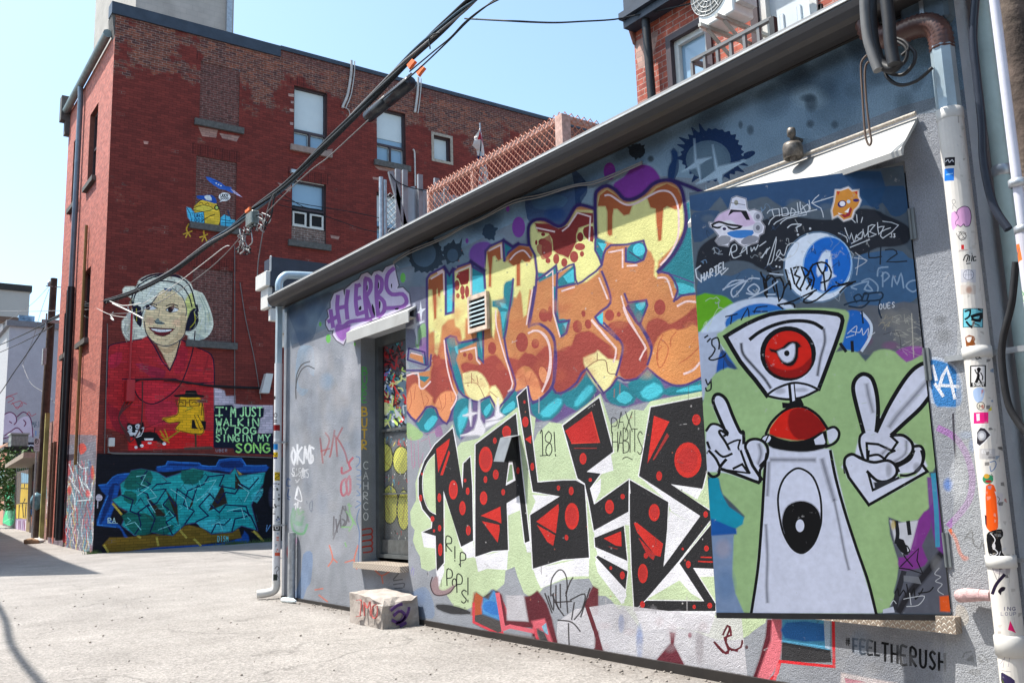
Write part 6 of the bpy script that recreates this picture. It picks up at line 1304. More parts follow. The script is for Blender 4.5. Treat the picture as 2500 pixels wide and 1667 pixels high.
def bird2(c,grp=True):
    frame(0,0,2.614)
    if grp: c.group('mural','painted yellow bird in a blue cap reading a book on a window ledge')
    YB=(232,192,72); BL=(60,120,200)
    if grp: c.poly('1208,1425 1330,1428 1480,1450 1510,1475 1480,1490 1380,1470 1205,1452',(86,80,76))
    c.poly('1255,1300 1290,1275 1350,1275 1390,1310 1405,1370 1400,1430 1370,1448 1310,1440 1270,1420 1240,1340',YB,1,2); c.line('1255,1300 1290,1275 1350,1275 1390,1310 1405,1370 1400,1430 1370,1448 1310,1440',4,(50,40,30))
    c.poly('1238,1325 1300,1305 1360,1330 1355,1345 1300,1350 1245,1340',(240,206,90),1,2); c.line('1238,1328 1300,1308 1362,1332 1300,1352 1240,1340',4,(60,50,30),1,2); c.line('1270,1300 1285,1292 1295,1302',4,(40,30,30)); c.line('1310,1305 1325,1297 1335,1308',4,(40,30,30))
    c.poly('1255,1250 1300,1248 1350,1245 1378,1270 1380,1300 1340,1290 1290,1275 1262,1268',(46,96,176),1,2); c.poly('1305,1252 1340,1248 1352,1280 1315,1275',(220,226,236),1,2)
    c.ell(1382,1326,16,17,(40,40,40)); c.ell(1383,1326,9,10,(200,220,120))
    c.poly('1192,1325 1215,1330 1240,1360 1300,1350 1305,1425 1225,1420 1200,1385',(96,190,220),1,0); c.line('1192,1325 1215,1365 1225,1420 1305,1425 1300,1352 1225,1362',4,(30,60,90),1,0)
    c.text('UBS',1240,1366,22,16,(30,70,110),adv=20,th=4); c.text('000',1242,1394,22,14,(30,70,110),adv=20,th=4)
    c.line('1290,1410 1340,1380 1370,1370',5,(50,40,30))
    for P in ('1205,1430 1190,1460 1200,1490','1320,1440 1300,1475 1305,1510'): c.line(P,9,(196,164,60))
    for P in ('1200,1485 1170,1495','1200,1485 1185,1515','1200,1485 1215,1510','1200,1485 1225,1475','1305,1505 1275,1515','1305,1505 1290,1540','1305,1505 1320,1540','1305,1505 1325,1495'): c.line(P,8,(206,170,66),1,0)
    c.poly('1408,1390 1430,1370 1470,1385 1475,1400 1500,1405 1510,1440 1490,1452 1440,1455 1408,1440',(90,186,214),1,0)
    for P in ('1440,1372 1440,1452','1410,1400 1470,1410','1415,1420 1500,1425','1455,1340 1470,1390','1475,1400 1450,1345'): c.line(P,4,(30,70,100),1,0)
    c.poly('1312,1128 1340,1132 1400,1160 1440,1190 1475,1195 1490,1235 1440,1215 1400,1205 1360,1180 1325,1150',(62,110,190),1,0); c.poly('1370,1160 1345,1145 1420,1170',(40,80,150)); c.poly('1470,1205 1500,1220 1550,1262 1500,1240',(200,190,220),.9)
    for x,y in ((1380,1170),(1395,1178),(1410,1186)): c.ell(x,y,5,4,(230,235,240))
    c.ell(1433,1257,38,27,(232,232,232)); c.poly('1415,1275 1400,1290 1435,1282',(232,232,232)); c.text('UBER',1408,1240,15,10,(30,30,34),adv=13,th=3.5); c.text('5000',1408,1259,15,10,(30,30,34),adv=13,th=3.5)
    if grp: c.nogroup()
bird2(BC)
# dark base with turquoise lettering
frame(0,0,1)
c.poly('200,1106 240,1107 664,1116 760,1118 760,1420 200,1420',(26,26,38))
c.group('graffiti_lettering','turquoise interlocking lettering with blue bubbles on a near-black ground')
frame(0,1067,2.614)
BLU,BLD=(34,96,172),(24,60,120)
for P in ('1003,190 1060,180 1070,155 1150,160 1270,165 1285,180 1380,185 1400,145 1540,135 1570,180 1700,180 1700,215 1500,225 1400,210 1290,205 1200,200 1100,215 1010,215','750,240 830,230 850,260 770,290 740,420 700,520 760,560 800,620 850,690 830,720 780,600 740,570 620,560 640,480 680,370 690,290','630,305 680,300 720,255 745,250 720,330 680,370','840,690 1000,695 1200,690 1400,680 1540,640 1560,600 1590,660 1480,700 1100,710 850,720'): c.poly(P,BLU,1,2)
for P in ('1410,160 1530,150 1550,190 1420,195','1085,168 1260,175 1255,185 1085,180','700,330 730,300 700,440 650,545 640,540','760,310 745,290 720,300'): c.poly(P,BLD,1,2)
c.line('1003,190 1060,180 1070,155 1150,160 1270,165 1285,180 1380,185 1400,145 1540,135 1570,180 1700,180',7,(60,130,200),1,2); c.line('630,305 680,300 720,255 750,240 830,230',7,(60,130,200),1,0); c.line('690,370 640,480 622,558 740,572',7,(60,130,200),1,0)
OL=(140,112,40)
for P in ('655,690 700,640 800,640 1000,620 1200,560 1400,610 1520,580 1540,640 1300,680 1000,700 720,740','800,470 720,420 760,380 840,400','970,270 1010,225 1060,260 1040,310','1480,210 1560,240 1500,330 1440,290','1150,380 1250,420 1200,480 1160,450','1400,380 1500,400 1560,440 1480,460','1600,600 1680,650 1640,600'): c.poly(P,OL,1,0)
for P in ('720,425 775,490','990,225 1020,250','1145,590 1190,640','870,620 895,640','1240,650 1280,690','1510,215 1550,250','665,690 690,730','1000,640 1010,690','1620,600 1680,660'): c.line(P,14,(196,176,84),1,0)
TQ,TD,TLt=(46,172,172),(26,110,96),(92,208,214)
c.line('840,215 900,205 1000,225 1060,262 1150,232 1230,200 1370,230 1470,240 1500,200 1520,250 1690,225 1700,262 1640,350 1600,430 1640,590 1540,560 1480,600 1350,612 1250,540 1180,552 1100,622 960,600 860,622 780,560 820,470 760,440 720,400 780,370 770,300 830,250',16,(74,36,110),1,0,True)
c.poly('840,215 900,205 1000,225 1060,262 1150,232 1230,200 1370,230 1470,240 1500,200 1520,250 1690,225 1700,262 1640,350 1600,430 1640,590 1540,560 1480,600 1350,612 1250,540 1180,552 1100,622 960,600 860,622 780,560 820,470 760,440 720,400 780,370 770,300 830,250',TQ)
for P in ('840,215 960,215 960,300 860,330 790,320','800,340 870,360 860,430 790,400','780,500 880,480 1000,520 980,600 860,620','980,440 1040,440 1060,560 990,540','1160,215 1300,215 1260,290 1180,300','1090,380 1130,440 1090,500 1050,440','960,560 1110,560 1060,620 980,600'): c.poly(P,TD,.9,2)
for P in ('1290,370 1380,300 1400,420 1330,480','1520,260 1680,240 1600,340','1600,370 1690,320 1640,420','1250,540 1480,520 1460,600 1350,605','1150,300 1280,310 1200,350'): c.poly(P,TLt,.6,2)
for P in ('930,370 1000,500 1060,500','1060,340 1130,430 1140,560','880,450 990,540','1250,330 1230,430 1200,470','1420,300 1450,420 1330,470','1500,230 1500,330 1560,330'): c.poly(P+' '+P.split()[0],(64,52,40),1,0)
rr_=random.Random(8)
for P in ('860,620 900,560 880,480 960,420 940,360 880,340 960,300 900,260 940,215','960,600 990,520 940,440 1000,420 1060,330 960,340 1000,300 1090,290','1100,620 1060,540 1120,500 1040,430 1080,380 1120,440 1130,330 1230,400 1260,310','1180,552 1240,470 1170,430 1200,340 1300,300 1330,250 1430,240 1400,310 1500,330','1250,540 1330,500 1270,440 1340,360 1390,420 1440,350 1500,360 1540,300 1590,330 1650,260','1480,600 1500,520 1590,500 1570,440 1440,430 1400,480 1340,430','1640,590 1600,500 1560,470 1490,470','780,370 850,400 830,470 900,500','1350,610 1380,550 1430,560 1470,520'): 
    c.line(P,9,(18,34,90),1,0)
for P in ('870,250 930,240 900,300 950,320 880,370','960,330 1000,380 940,400 990,480','1090,330 1180,390 1200,460','1300,290 1380,270 1330,350 1260,400','1520,300 1590,350 1560,410','1450,470 1540,450 1560,520','1010,590 1090,560','1640,350 1690,330','800,560 860,540 900,590','1350,560 1400,540 1420,590'): c.line(P,5,(150,220,220),.9,0)
qq=random.Random(44)
for i in range(46):
    x=qq.uniform(800,1640); y=qq.uniform(250,580); a=qq.choice([.7,-.9,1.3,-.4]); L_=qq.uniform(20,60); c.line([(x,y),(x+L_*math.cos(a),y+L_*math.sin(a)),(x+L_*1.2*math.cos(a+.9),y+L_*1.2*math.sin(a+.9))],4,qq.choice([(24,84,90),(120,216,214),(18,40,90),(30,130,130)]),.8,0)
c.text('RA',690,515,32,20,(190,220,220),adv=28,th=6); c.line('688,546 750,548',5,(190,220,220)); c.text('DISM',1390,630,34,12,(120,200,200),adv=18,th=5); c.ell(632,385,22,22,(196,190,200)); c.line('625,400 622,450',7,(196,190,200)); c.line('1705,560 1700,600 1725,560',5,(120,160,200))
c.poly('1690,240 1740,200 1740,480 1720,470 1680,380',(14,16,28),1,2); c.soft(1735,380,20,60,(80,84,110),.6)
c.nogroup()
# weather marks on the upper wall
frame(0,0,2.614)
for P,cc in (('1265,810 1390,830 1380,880 1290,870','170,140,130'),('1400,850 1530,870 1510,905 1420,885','165,140,132'),('915,900 948,905 945,922 920,920','190,150,140'),('1840,598 1878,602 1878,620 1842,615','190,165,160'),('1855,645 1878,648 1878,662 1857,660','190,165,160'),('1848,695 1878,698 1878,715 1850,712','190,165,160'),('1850,780 1872,783 1872,800 1852,797','190,165,160')): c.poly(P,tuple(int(v) for v in cc.split(',')),.8)
frame(600,0,2.614)
for P in ('275,600 308,604 306,620 276,616','300,645 310,646 308,662 300,660','290,700 310,702 310,716 290,715','740,470 790,480 800,500 760,498','1200,765 1230,772 1225,785 1200,780','500,960 555,950 550,985 510,985','700,610 725,615 715,635 700,632','820,1060 900,1070 1000,1085 1050,1100 1000,1110 850,1085','540,1500 600,1510 590,1530 545,1520','200,1165 290,1185 285,1225 250,1215','810,1130 850,1135 845,1150 812,1145'): c.poly(P,(176,150,140),.75)
# soldier arches over the openings
for r in WIN[:2]+WIN[3:4]+BLK:
    x0,x1,z0,z1=r
    n=int((x1-x0+.3)/.075)
    for i in range(n):
        a=x0-.15+i*.075; c.uvpoly([(a+.012,z1+.02),(a+.063,z1+.02),(a+.066,z1+.36),(a+.010,z1+.36)],(104,44,38) if i%3 else (84,36,34),.75)
    c.uvpoly([(x0-.15,z1+.36),(x1+.15,z1+.36),(x1+.15,z1+.375),(x0-.15,z1+.375)],(70,34,34),.6)
ztop=15.62
BC.build([(BX,-.3),(25,-.3),(25,ztop),(BX,ztop)],[R4(r) for r in WIN+BLK],(122,58,51),bld,M_BWALL,'front_wall')
BS=Canvas(lambda x,y: onx(x,y,BX),lambda p:(p[1],p[2]),lambda u,v:(BX,u,v),K=1.0)
def srect(P):
    q=[onx(x,y,BX) for x,y in P]; ys=[float(p[1]) for p in q]; zs=[float(p[2]) for p in q]
    return (min(ys),max(ys),(zs[2]+zs[3])/2,(zs[0]+zs[1])/2)
SW=[srect([(204,250),(228,233),(229,345),(207,385)]),srect([(189,345),(193,335),(196,440),(190,460)]),
    srect([(196,595),(214,562),(216,640),(199,652)])]
SW=[(r[0],r[1],r[2],r[3]) for r in SW]
SW=[(29.0,30.2,11.2,13.6),(31.6,32.8,11.2,13.6),(29.0,30.2,6.2,8.4),(31.6,32.8,6.2,8.4)]
s=BS
s.poly('140,1010 170,1060 235,1068 235,1400 120,1400 120,1010',(128,134,146),.8)
frame(0,0,1); s.poly('128,1330 168,1180 170,1060 235,1062 240,1400 100,1400 110,1200',(126,132,146),.9)
s.group('graffiti_lettering','streaky pale blue, red and white lettering low on the narrow alley side')
frame(0,1000,3.919)
s.poly('620,340 915,300 905,1400 620,1290',(132,136,150),.9,0); s.poly('620,430 720,420 700,480 625,500',(60,40,60),.9); s.poly('750,340 800,320 830,380 770,430',(206,84,70),.9,2); s.poly('640,500 680,480 670,620 640,640',(196,60,60),.7); s.poly('600,1050 640,1000 640,1290 600,1260',(196,60,70),.9)
q=random.Random(9)
cols=[(196,60,60),(110,180,200),(232,232,236),(70,90,150),(120,170,180),(90,60,90),(206,190,120),(200,120,130)]
for i in range(190):
    x=q.uniform(630,900); y=q.uniform(460,1330); s.line([(x,y),(x+q.uniform(-24,24),y+q.uniform(20,110)),(x+q.uniform(-34,34),y+q.uniform(60,190))],q.uniform(4,9),q.choice(cols),.7,0)
for P in ('660,520 700,620 690,690 760,790','740,500 780,560 840,550','700,680 660,640 720,760','760,640 800,760 860,840','820,560 820,700 880,830','640,760 660,700 710,840 720,960','740,870 860,860 850,760 800,700'): s.line(P,10,(200,214,222),1,0)
for q_ in ((665,770,20,40),(840,800,22,36),(885,600,16,60)): s.soft(*q_,(206,66,60),.8)
s.nogroup()
frame(0,600,2.614); s.poly('530,210 555,200 560,330 530,400',(90,140,90),.8,2); s.poly('480,700 520,840 610,880 610,930 560,900 500,870 440,830 400,810 380,800 400,790',(86,44,60),.7,0)
BS.build([(BY,-.3),(33.9,-.3),(33.9,15.05),(BY,15.05)],[[(r[0],r[2]),(r[1],r[2]),(r[1],r[3]),(r[0],r[3])] for r in SW],(204,122,112),bld,M_BSIDE,'side_wall',basecov=.45)
b=MB(); b.box(BX+.3,33.6,-.3,25,33.9,15.0); b.box(24.7,BY+.3,-.3,25,33.6,15.0); b.box(BX+.3,BY+.3,14.6,24.7,33.6,14.9); b.split('rear_wall',mat('plain_brick',(.2,.07,.05),.9),bld)
b=MB()   # parapet top and thickness
b.prism([(BX,BY+.001,15.0),(BX,BY+.35,15.0),(BX,BY+.35,ztop),(BX,BY+.001,ztop)],(19.5,0,0)); b.build('parapet',mat('dark_brick',(.16,.06,.045),.9,nscale=20,namt=.4),bld)
b=MB(); b.prism([(BX-.12,BY-.06,15.62),(BX-.12,BY-.05,16.0),(BX-.12,BY+.42,16.02),(BX-.12,BY+.40,15.62)],(5.2,0,0))
b.prism([(BX+5.08,BY-.05,15.88),(BX+5.08,BY-.05,16.02),(BX+5.08,BY+.42,16.03),(BX+5.08,BY+.40,15.88)],(14.5,0,0))
b.build('parapet_cap',m_navy,bld)
b=MB(); b.box(BX+5.08,BY+.001,15.62,25,BY+.3,15.88); setcol(b.build('parapet_course',M_BLOCK,bld),(0,0,0,0))
# end corbel where the parapet meets the side gutter
b=MB(); b.prism([(BX-.10,BY+.02,15.62),(BX-.10,BY+.5,15.62),(BX-.08,BY+.5,15.35),(BX+.0,BY+.3,14.9),(BX,BY+.02,14.9)],(.12,0,0)); b.build('corbel',m_sill,bld)
b=MB(); b.tube([(BX-.14,BY+.3,15.12),(BX-.14,33.8,15.05)],.13,8,sy=1); b.build('side_gutter',mat('green_grey_gutter',(.22,.27,.27),.5,.2,nscale=4,namt=.2,dirt=.4),bld)
b=MB(); b.box(BX-.3,33.75,14.7,BX+.1,34.1,15.6); b.box(BX-.15,33.75,14.2,BX+.1,34.05,14.7); b.build('corbel',m_sill,bld)
b=MB(); b.tube([(BX-.14,31.3,15.0),(BX-.12,31.3,14.5),(BX-.12,31.3,8.2)],.085,10); b.build('upper_downpipe',mat('steel_blue_pipe',(.16,.20,.24),.4,.3,nscale=4,namt=.2),bld)
b=MB(); b.tube([(BX-.12,31.3,8.2),(BX-.12,31.3,.3)],.11,10); b.build('lower_downpipe',mat('black_pipe',(.02,.022,.025),.35,nscale=4,namt=.3),bld)
b=MB(); b.tube([(BX-.07,29.6,9.8),(BX-.07,29.6,2.5)],.045,8); b.build('conduit',mat('yellow_brown_conduit',(.26,.15,.05),.6),bld)
for y in (32.2,33.0,33.5):
    b=MB(); b.tube([(BX-.08,y,7.5 if y<33 else 3.4),(BX-.08,y,.35)],.05,8); b.build('conduit',[m_rust,mat('dull_green_pipe',(.16,.20,.10),.6),m_black][int(y)%3],bld)
for r in SW:
    b=MB(); b.box(BX+.22,r[0],r[2],BX+.26,r[1],r[3]); w=b.build('side_window',m_glass,bld)
    b=MB(); b.box(BX+.14,r[0],r[2],BX+.215,r[0]+.09,r[3]); b.box(BX+.14,r[1]-.09,r[2],BX+.215,r[1],r[3]); b.box(BX+.14,r[0]+.09,r[3]-.1,BX+.215,r[1]-.09,r[3]); b.box(BX+.14,r[0]+.09,(r[2]+r[3])/2-.04,BX+.215,r[1]-.09,(r[2]+r[3])/2+.04); b.build('frame',m_frame,w)
    b=MB(); b.box(BX-.12,r[0]-.12,r[2]-.16,BX+.2,r[1]+.12,r[2]-.002); b.build('sill',m_sill,w)
    b=MB(); b.box(BX+.001,r[0]-.05,r[2],BX+.2,r[0]-.001,r[3]); b.box(BX+.001,r[1]+.001,r[2],BX+.2,r[1]+.05,r[3]); b.box(BX+.001,r[0],r[3]+.001,BX+.2,r[1],r[3]+.05); b.build('reveal',mat('reveal_brick',(.22,.08,.06),.9),w)
# front windows
def fwin(r,kind):
    x0,x1,z0,z1=r; yb=BY+.16
    b=MB(); t=.055
    def fr(a0,a1,c0,c1,t,y0,y1): b.box(a0,y0,c0,a0+t,y1,c1); b.box(a1-t,y0,c0,a1,y1,c1); b.box(a0+t,y0,c0,a1-t,y1,c0+t); b.box(a0+t,y0,c1-t,a1-t,y1,c1)
    g=MB()
    if kind=='brick': z0b=z0+.42*(z1-z0)*.55
    else: z0b=z0
    fr(x0,x1,z0b,z1,t,BY+.10,BY+.2)
    H=z1-z0b; xm=(x0+x1)/2
    if kind in('fixed','fixed2'):
        zz=z0b+.27*H if kind=='fixed' else z0b+.33*H
        b.box(x0+t,BY+.1,zz-.04,x1-t,BY+.2,zz+.04); b.box(xm-.035,BY+.1,z0b+t,xm+.035,BY+.2,zz-.04)
    if kind=='brick':
        zz=z0b+.40*H; b.box(x0+t,BY+.08,zz-.03,x1-t,BY+.2,zz+.03)
    w=MB(); w.box(x0+t,yb+.045,z0b+t,x1-t,yb+.06,z1-t)
    wo=w.build('window',m_glassb if kind!='small' else m_glassb,bld)
    b.build('frame',m_frame,wo)
    if kind in('fixed','fixed2','small'):
        bl=MB(); zb=(z0b+.31*H) if kind=='fixed' else (z0b+.46*H if kind=='fixed2' else z0b+t)
        bl.box(x0+t+.02,yb+.02,zb,x1-t-.02,yb+.03,z1-t-.01); bl.build('blind',m_blind,wo)
    if kind in('fixed','fixed2'):
        iv=MB(); zz=z0b+(.27 if kind=='fixed' else .33)*H-.04
        for a0,a1 in ((x0+t,xm-.035),(xm+.035,x1-t)):
            for q in ((a0,z0b+t,a0+.025,zz),(a1-.025,z0b+t,a1,zz),(a0,zz-.03,a1,zz),(a0,z0b+t,a1,z0b+t+.02)): iv.box(q[0],yb-.0,q[1],q[2],yb+.02,q[3])
        iv.split('sash',mat('pale_sash',(.5,.53,.55),.5),wo)
    if kind=='brick':
        iv=MB(); za,zb=z0b+.06,z0b+.33*H; iv.box(x0+.05,BY+.05,za-.04,x1-.05,BY+.09,za); 
        for a0,a1 in ((x0+.06,xm-.06),(xm+.06,x1-.06)):
            iv.box(a0,BY+.06,za,a0+.06,BY+.1,zb); iv.box(a1-.06,BY+.06,za,a1,BY+.1,zb); iv.box(a0+.06,BY+.06,za,a1-.06,BY+.1,za+.05); iv.box(a0+.06,BY+.06,zb-.05,a1-.06,BY+.1,zb)
        iv.box(x0+.05,BY+.05,z1-.02,x1-.05,BY+.08,z1+.02)
        iv.split('sash',m_white,wo)
        dk=MB(); dk.box(x0+.07,BY+.11,za,x1-.07,BY+.13,zb+.22*H*.6); dk.build('dark_opening',m_dark,wo)
        bi=MB(); bi.box(x0+.001,BY+.06,z0+.001,x1-.001,BY+.2,z0b-.002); setcol(bi.build('brick_infill',painted_brick('infill_brown',0,2,c1=(.19,.12,.10),c2=(.15,.095,.08),cm=(.38,.34,.31)),bld),(0,0,0,0))
    if kind!='small':
        s_=MB(); s_.box(x0-.12,BY-.10,z0-.20,x1+.15,BY+.1,z0-.002); s_.build('sill',m_sill if kind!='fixed' else mat('pale_sill',(.30,.22,.19),.9),wo)
    else:
        s_=MB()
        for q in ((x0-.1,z0-.1,x0,z1+.1),(x1,z0-.1,x1+.1,z1+.1),(x0,z1,x1,z1+.1),(x0,z0-.1,x1,z0)): s_.box(q[0],BY-.02,q[1],q[2],BY+.001,q[3])
        s_.build('mortar_surround',mat('mortar_patch',(.36,.31,.26),.95,nscale=12,namt=.3,bump=.6),wo)
    rv=MB(); rv.box(x0-.04,BY+.001,z0,x0-.001,BY+.22,z1); rv.box(x1+.001,BY+.001,z0,x1+.04,BY+.22,z1); rv.box(x0,BY+.001,z1+.001,x1,BY+.22,z1+.04); rv.build('reveal',mat('front_reveal',(.07,.03,.028),.9),wo)
for r,k in zip(WIN,('fixed','fixed2','small','brick','fixed2')): fwin(r,k)
for i,r in enumerate(BLK):
    b=Canvas(lambda x,y: ony(x,y,BY+.03),lambda p:(p[0],p[2]),lambda u,v:(u,BY+.03,v),K=.8)
    BC2=b
    if i==1:
        bird2(BC2,False)
        pass
    if i==2:
        woman(BC2,False)
        pass
    o=b.build(R4(r),[],(104,58,52),bld,M_BLOCK,'bricked_window',basecov=0)
    rv=MB(); rv.box(r[0]-.03,BY+.001,r[2],r[0]-.001,BY+.03,r[3]); rv.box(r[1]+.001,BY+.001,r[2],r[1]+.03,BY+.03,r[3]); rv.box(r[0],BY+.001,r[3]+.001,r[1],BY+.03,r[3]+.03); rv.build('reveal',MATS['front_reveal'],o)
    if i!=9:
        b=MB(); b.box(r[0]-.15,BY-.10,r[2]-.2,r[1]+.15,BY+.028,r[2]-.002); b.build('sill',m_sill,o)
# fixtures on the mural wall
def fixbox(P,d,name,m,label=None):
    r=brect(P); b=MB(); b.box(r[0],BY-d,r[2],r[1],BY-.002,r[3]); o=b.build(name,m,bld,label,bev=.012); return o,r
m_redbox=mat('red_painted_steel',lin((178,42,48)),.5,nscale=5,namt=.12)
fb,r=fixbox([(303,929),(323,929),(323,982),(302,982)],.3,'utility_box',m_redbox)
x0=(r[0]+r[1])/2
b=MB(); b.tube([(x0,BY-.1,r[3]),(x0,BY-.1,r[3]+1.9)],.03,8); b.build('conduit',m_redbox,fb)
b=MB()
for k in range(3): b.tube(crs([(x0-.1+.1*k,BY-.12,r[2]),(x0-.25,BY-.14,r[2]-.45),(x0-.05+.04*k,BY-.12,r[2]-.9),(x0+.1,BY-.1,r[2]-1.1),(x0+.35,BY-.12,r[2]-.6),(x0+.35,BY-.1,r[2]+.6)],6),.018,6)
b.build('box_cables',mat('dark_red_cable',(.10,.02,.02),.6),fb)
fixbox([(263,1069),(278,1069),(277.5,1090),(262.5,1090)],.14,'junction_box',m_white)
o,r=fixbox([(708,416),(722,417),(721,426),(707,425)],.15,'vent_box',m_galv)
frame(0,0,1)
b=MB()
for t_,rr in (([(264,1092),(266,1101),(275,1105),(400,1107),(500,1109),(560,1113),(663,1117)],.016),([(264,1092),(268,1104),(300,1108),(450,1108)],.012)):
    b.tube(crs([ony(x,y,BY-.03) for x,y in pts(' '.join(f'{a} {c}' for a,c in t_))],5),rr,6)
b.build('wall_conduit',m_cgrey,bld)
frame(0,0,1)
b=MB(); b.tube(crs([ony(x,y,BY-.04) for x,y in [(330,927),(380,925),(430,928),(470,935),(520,941),(600,945),(664,947)]],6),.022,6); b.tube(crs([ony(x,y,BY-.04) for x,y in [(400,930),(450,934),(520,944),(600,948),(664,948)]],6),.012,6); b.build('wall_cable',m_cable,bld)
b=MB()
for P in ([(262,790),(262,840),(259,950),(255,1106)],[(573,600),(573,700),(573,985)],[(586,690),(600,780),(620,870),(637,975)]):
    b.tube(crs([ony(x,y,BY-.03) for x,y in P],5),.012,6)
b.split('thin_cable',m_cgrey,bld)
b=MB()
for P,w in (([(858,148),(857,180),(849,230),(838,258),(837,264)],.045),([(1021,190),(1020,220),(1016,255),(1013,275)],.045)):
    q=[ony(x,y,BY-.06) for x,y in P]; b.tube(crs(q,5),w,6); b.tube(crs([p+np.array([.12,0,0]) for p in q],5),.02,6)
b.tube(crs([ony(x,y,BY-.05) for x,y in [(838,262),(848,266),(854,276),(853,288)]],5),.015,6)
b.tube(crs([ony(x,y,BY-.08) for x,y in [(1008,365),(1012,372),(1013,400),(1014,455)]],4),.03,8)
b.split('hanging_pipe',mat('weathered_white_pipe',(.5,.47,.45),.6,dirt=.4),bld)
# security lamp
q=ony(650,935,BY-.3); b=MB(); b.prism([q+np.array([-.15,0,-.3]),q+np.array([.1,0,-.3]),q+np.array([.22,0,.3]),q+np.array([.0,0,.3])],(0,.2,0)); b.bar(q,q+np.array([0,.3,.1]),.05,.05); b.build('security_lamp',m_white,bld)
# roof block behind the parapet
x0=float(ony(330,50,31)[0]); x1=float(ony(570,60,31)[0])
b=MB(); b.box(x0,31,14,x1,38,23)
blk=stucco_mat('beige_blockwork',bump=.2,speck=.03,mott=.05,scale=10)
def cinder(name,a,b_,c1,c2,cm):
    m=bpy.data.materials.new(name); m.use_nodes=True; N=m.node_tree.nodes; L=m.node_tree.links; bs=N['Principled BSDF']
    vec,g,s=swz(N,L,a,b_); t=brick_nodes(N,L,vec,.2,.4,.012,c1,c2,cm); 
    c=mixc(N,L,1,t.outputs['Color'],maprange(N,L,noise(N,L,g.outputs['Position'],1.2,6),.3,.7,.85,1.15),'MULTIPLY')
    L.new(c,bs.inputs['Base Color']); bs.inputs['Roughness'].default_value=.9; return m
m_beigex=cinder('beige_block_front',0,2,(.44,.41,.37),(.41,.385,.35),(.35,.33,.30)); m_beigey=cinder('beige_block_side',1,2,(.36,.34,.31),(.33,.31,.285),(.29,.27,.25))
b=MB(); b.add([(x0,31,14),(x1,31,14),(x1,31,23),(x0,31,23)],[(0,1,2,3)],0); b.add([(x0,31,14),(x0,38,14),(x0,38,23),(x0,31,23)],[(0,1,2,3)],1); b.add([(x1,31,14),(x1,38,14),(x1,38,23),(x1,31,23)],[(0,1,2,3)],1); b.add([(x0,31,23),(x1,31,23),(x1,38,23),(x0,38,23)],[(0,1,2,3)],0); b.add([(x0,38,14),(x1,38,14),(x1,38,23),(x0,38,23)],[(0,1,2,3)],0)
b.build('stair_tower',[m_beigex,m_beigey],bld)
q=ony(561,35,30.9); b=MB(); b.box(q[0]-.12,30.85,q[2]-1.0,q[0]+.08,30.995,q[2]+1.3); b.build('downpipe',m_galv,bld)
# ------------------------------------------------------------------ white shop cornice behind the garage
q=onx(655,655,4.95); sy=float(q[1]); zt_=float(q[2]); q2=onx(658,747,4.95); zb_=float(q2[2]); yf=float(onx(637,681,4.95)[1])
shop=thing('shop_building','dark fronted shop building with a stepped white cornice bracket behind the garage','building',(6,sy,0))
b=MB(); b.box(7.5,sy+.25,0,17,yf+4,zt_-.7); b.build('wall',mat('shop_wall',(.05,.055,.07),.8),shop)
b=MB(); b.box(5.02,sy,zb_,17,sy+.25,zt_-.25); b.box(4.97,sy-.06,zt_-.28,17,sy+.3,zt_-.05); b.box(5.0,sy-.03,zt_-.05,17,sy+.3,zt_+.18); b.build('dark_fascia',m_navy,shop)
b=MB(); b.box(5.25,sy-.05,zb_+.35,17,sy-.001,zb_+.48); b.build('fascia_rail',mat('blue_rail',(.05,.06,.13),.5),shop)
b=MB(); b.box(4.95,sy-.001,zb_,5.019,yf,zt_-.28); b.box(4.90,sy-.05,zt_-.28,4.969,yf+.1,zt_-.05); b.box(4.97,sy-.02,zt_-.049,5.0,yf-.3,zt_+.2)
for k in range(3): b.box(5.0+.09*k,sy+.02,zb_-.20*(k+1),7.5,yf-.2*(k+1),zb_-.20*k-.002)
b.build('cornice',m_white,shop,bev=.008)
# ------------------------------------------------------------------ red brick house above the garage roof
RX=8.0
q=onx(1556,240,RX); RY=float(q[1])
house=thing('brick_house','red brick house with a white door rising behind the garage roof','house',(RX,RY,4))
HC=Canvas(lambda x,y: onx(x,y,RX),lambda p:(p[1],p[2]),lambda u,v:(RX,u,v),K=1.15)
def hrect(P):
    q=[onx(x,y,RX) for x,y in P]; ys=[float(p[1]) for p in q]; zs=[float(p[2]) for p in q]
    return ((ys[1]+ys[2])/2,(ys[0]+ys[3])/2,(zs[2]+zs[3])/2,(zs[0]+zs[1])/2)
w1=hrect([(1637,102),(1724,55),(1733,185),(1650,222)]); w1=(w1[0],w1[1],w1[2]-.1,w1[3])
d1=hrect([(1868,20),(1975,-40),(1982,40),(1885,95)]); d1=(d1[0],d1[1],4.1,d1[3]+.3)
zr=8.35
frame(1500,0,3.92)
HC.poly('200,400 330,330 420,300 400,420 370,520 350,640 230,660 205,520',(205,190,178),.75,cov=1)
HC.poly('100,60 190,60 200,200 120,215',(190,178,160),.9)
HC.line('1100,500 1150,430 1200,360',18,(220,205,200),.35); HC.line('1280,480 1340,380 1360,300',16,(220,205,200),.3)
frame(0,0,1)
HC.build([(-6,3.9),(RY,3.9),(RY,zr),(-6,zr)],[R4(w1),R4(d1)],(190,80,65),house,M_REDBR,'wall',basecov=.25)
b=MB(); b.box(RX+.2,-6,3.9,RX+8,RY-.001,zr-.002); b.build('wall_core',mat('plain_house_brick',(.3,.1,.07),.9),house)
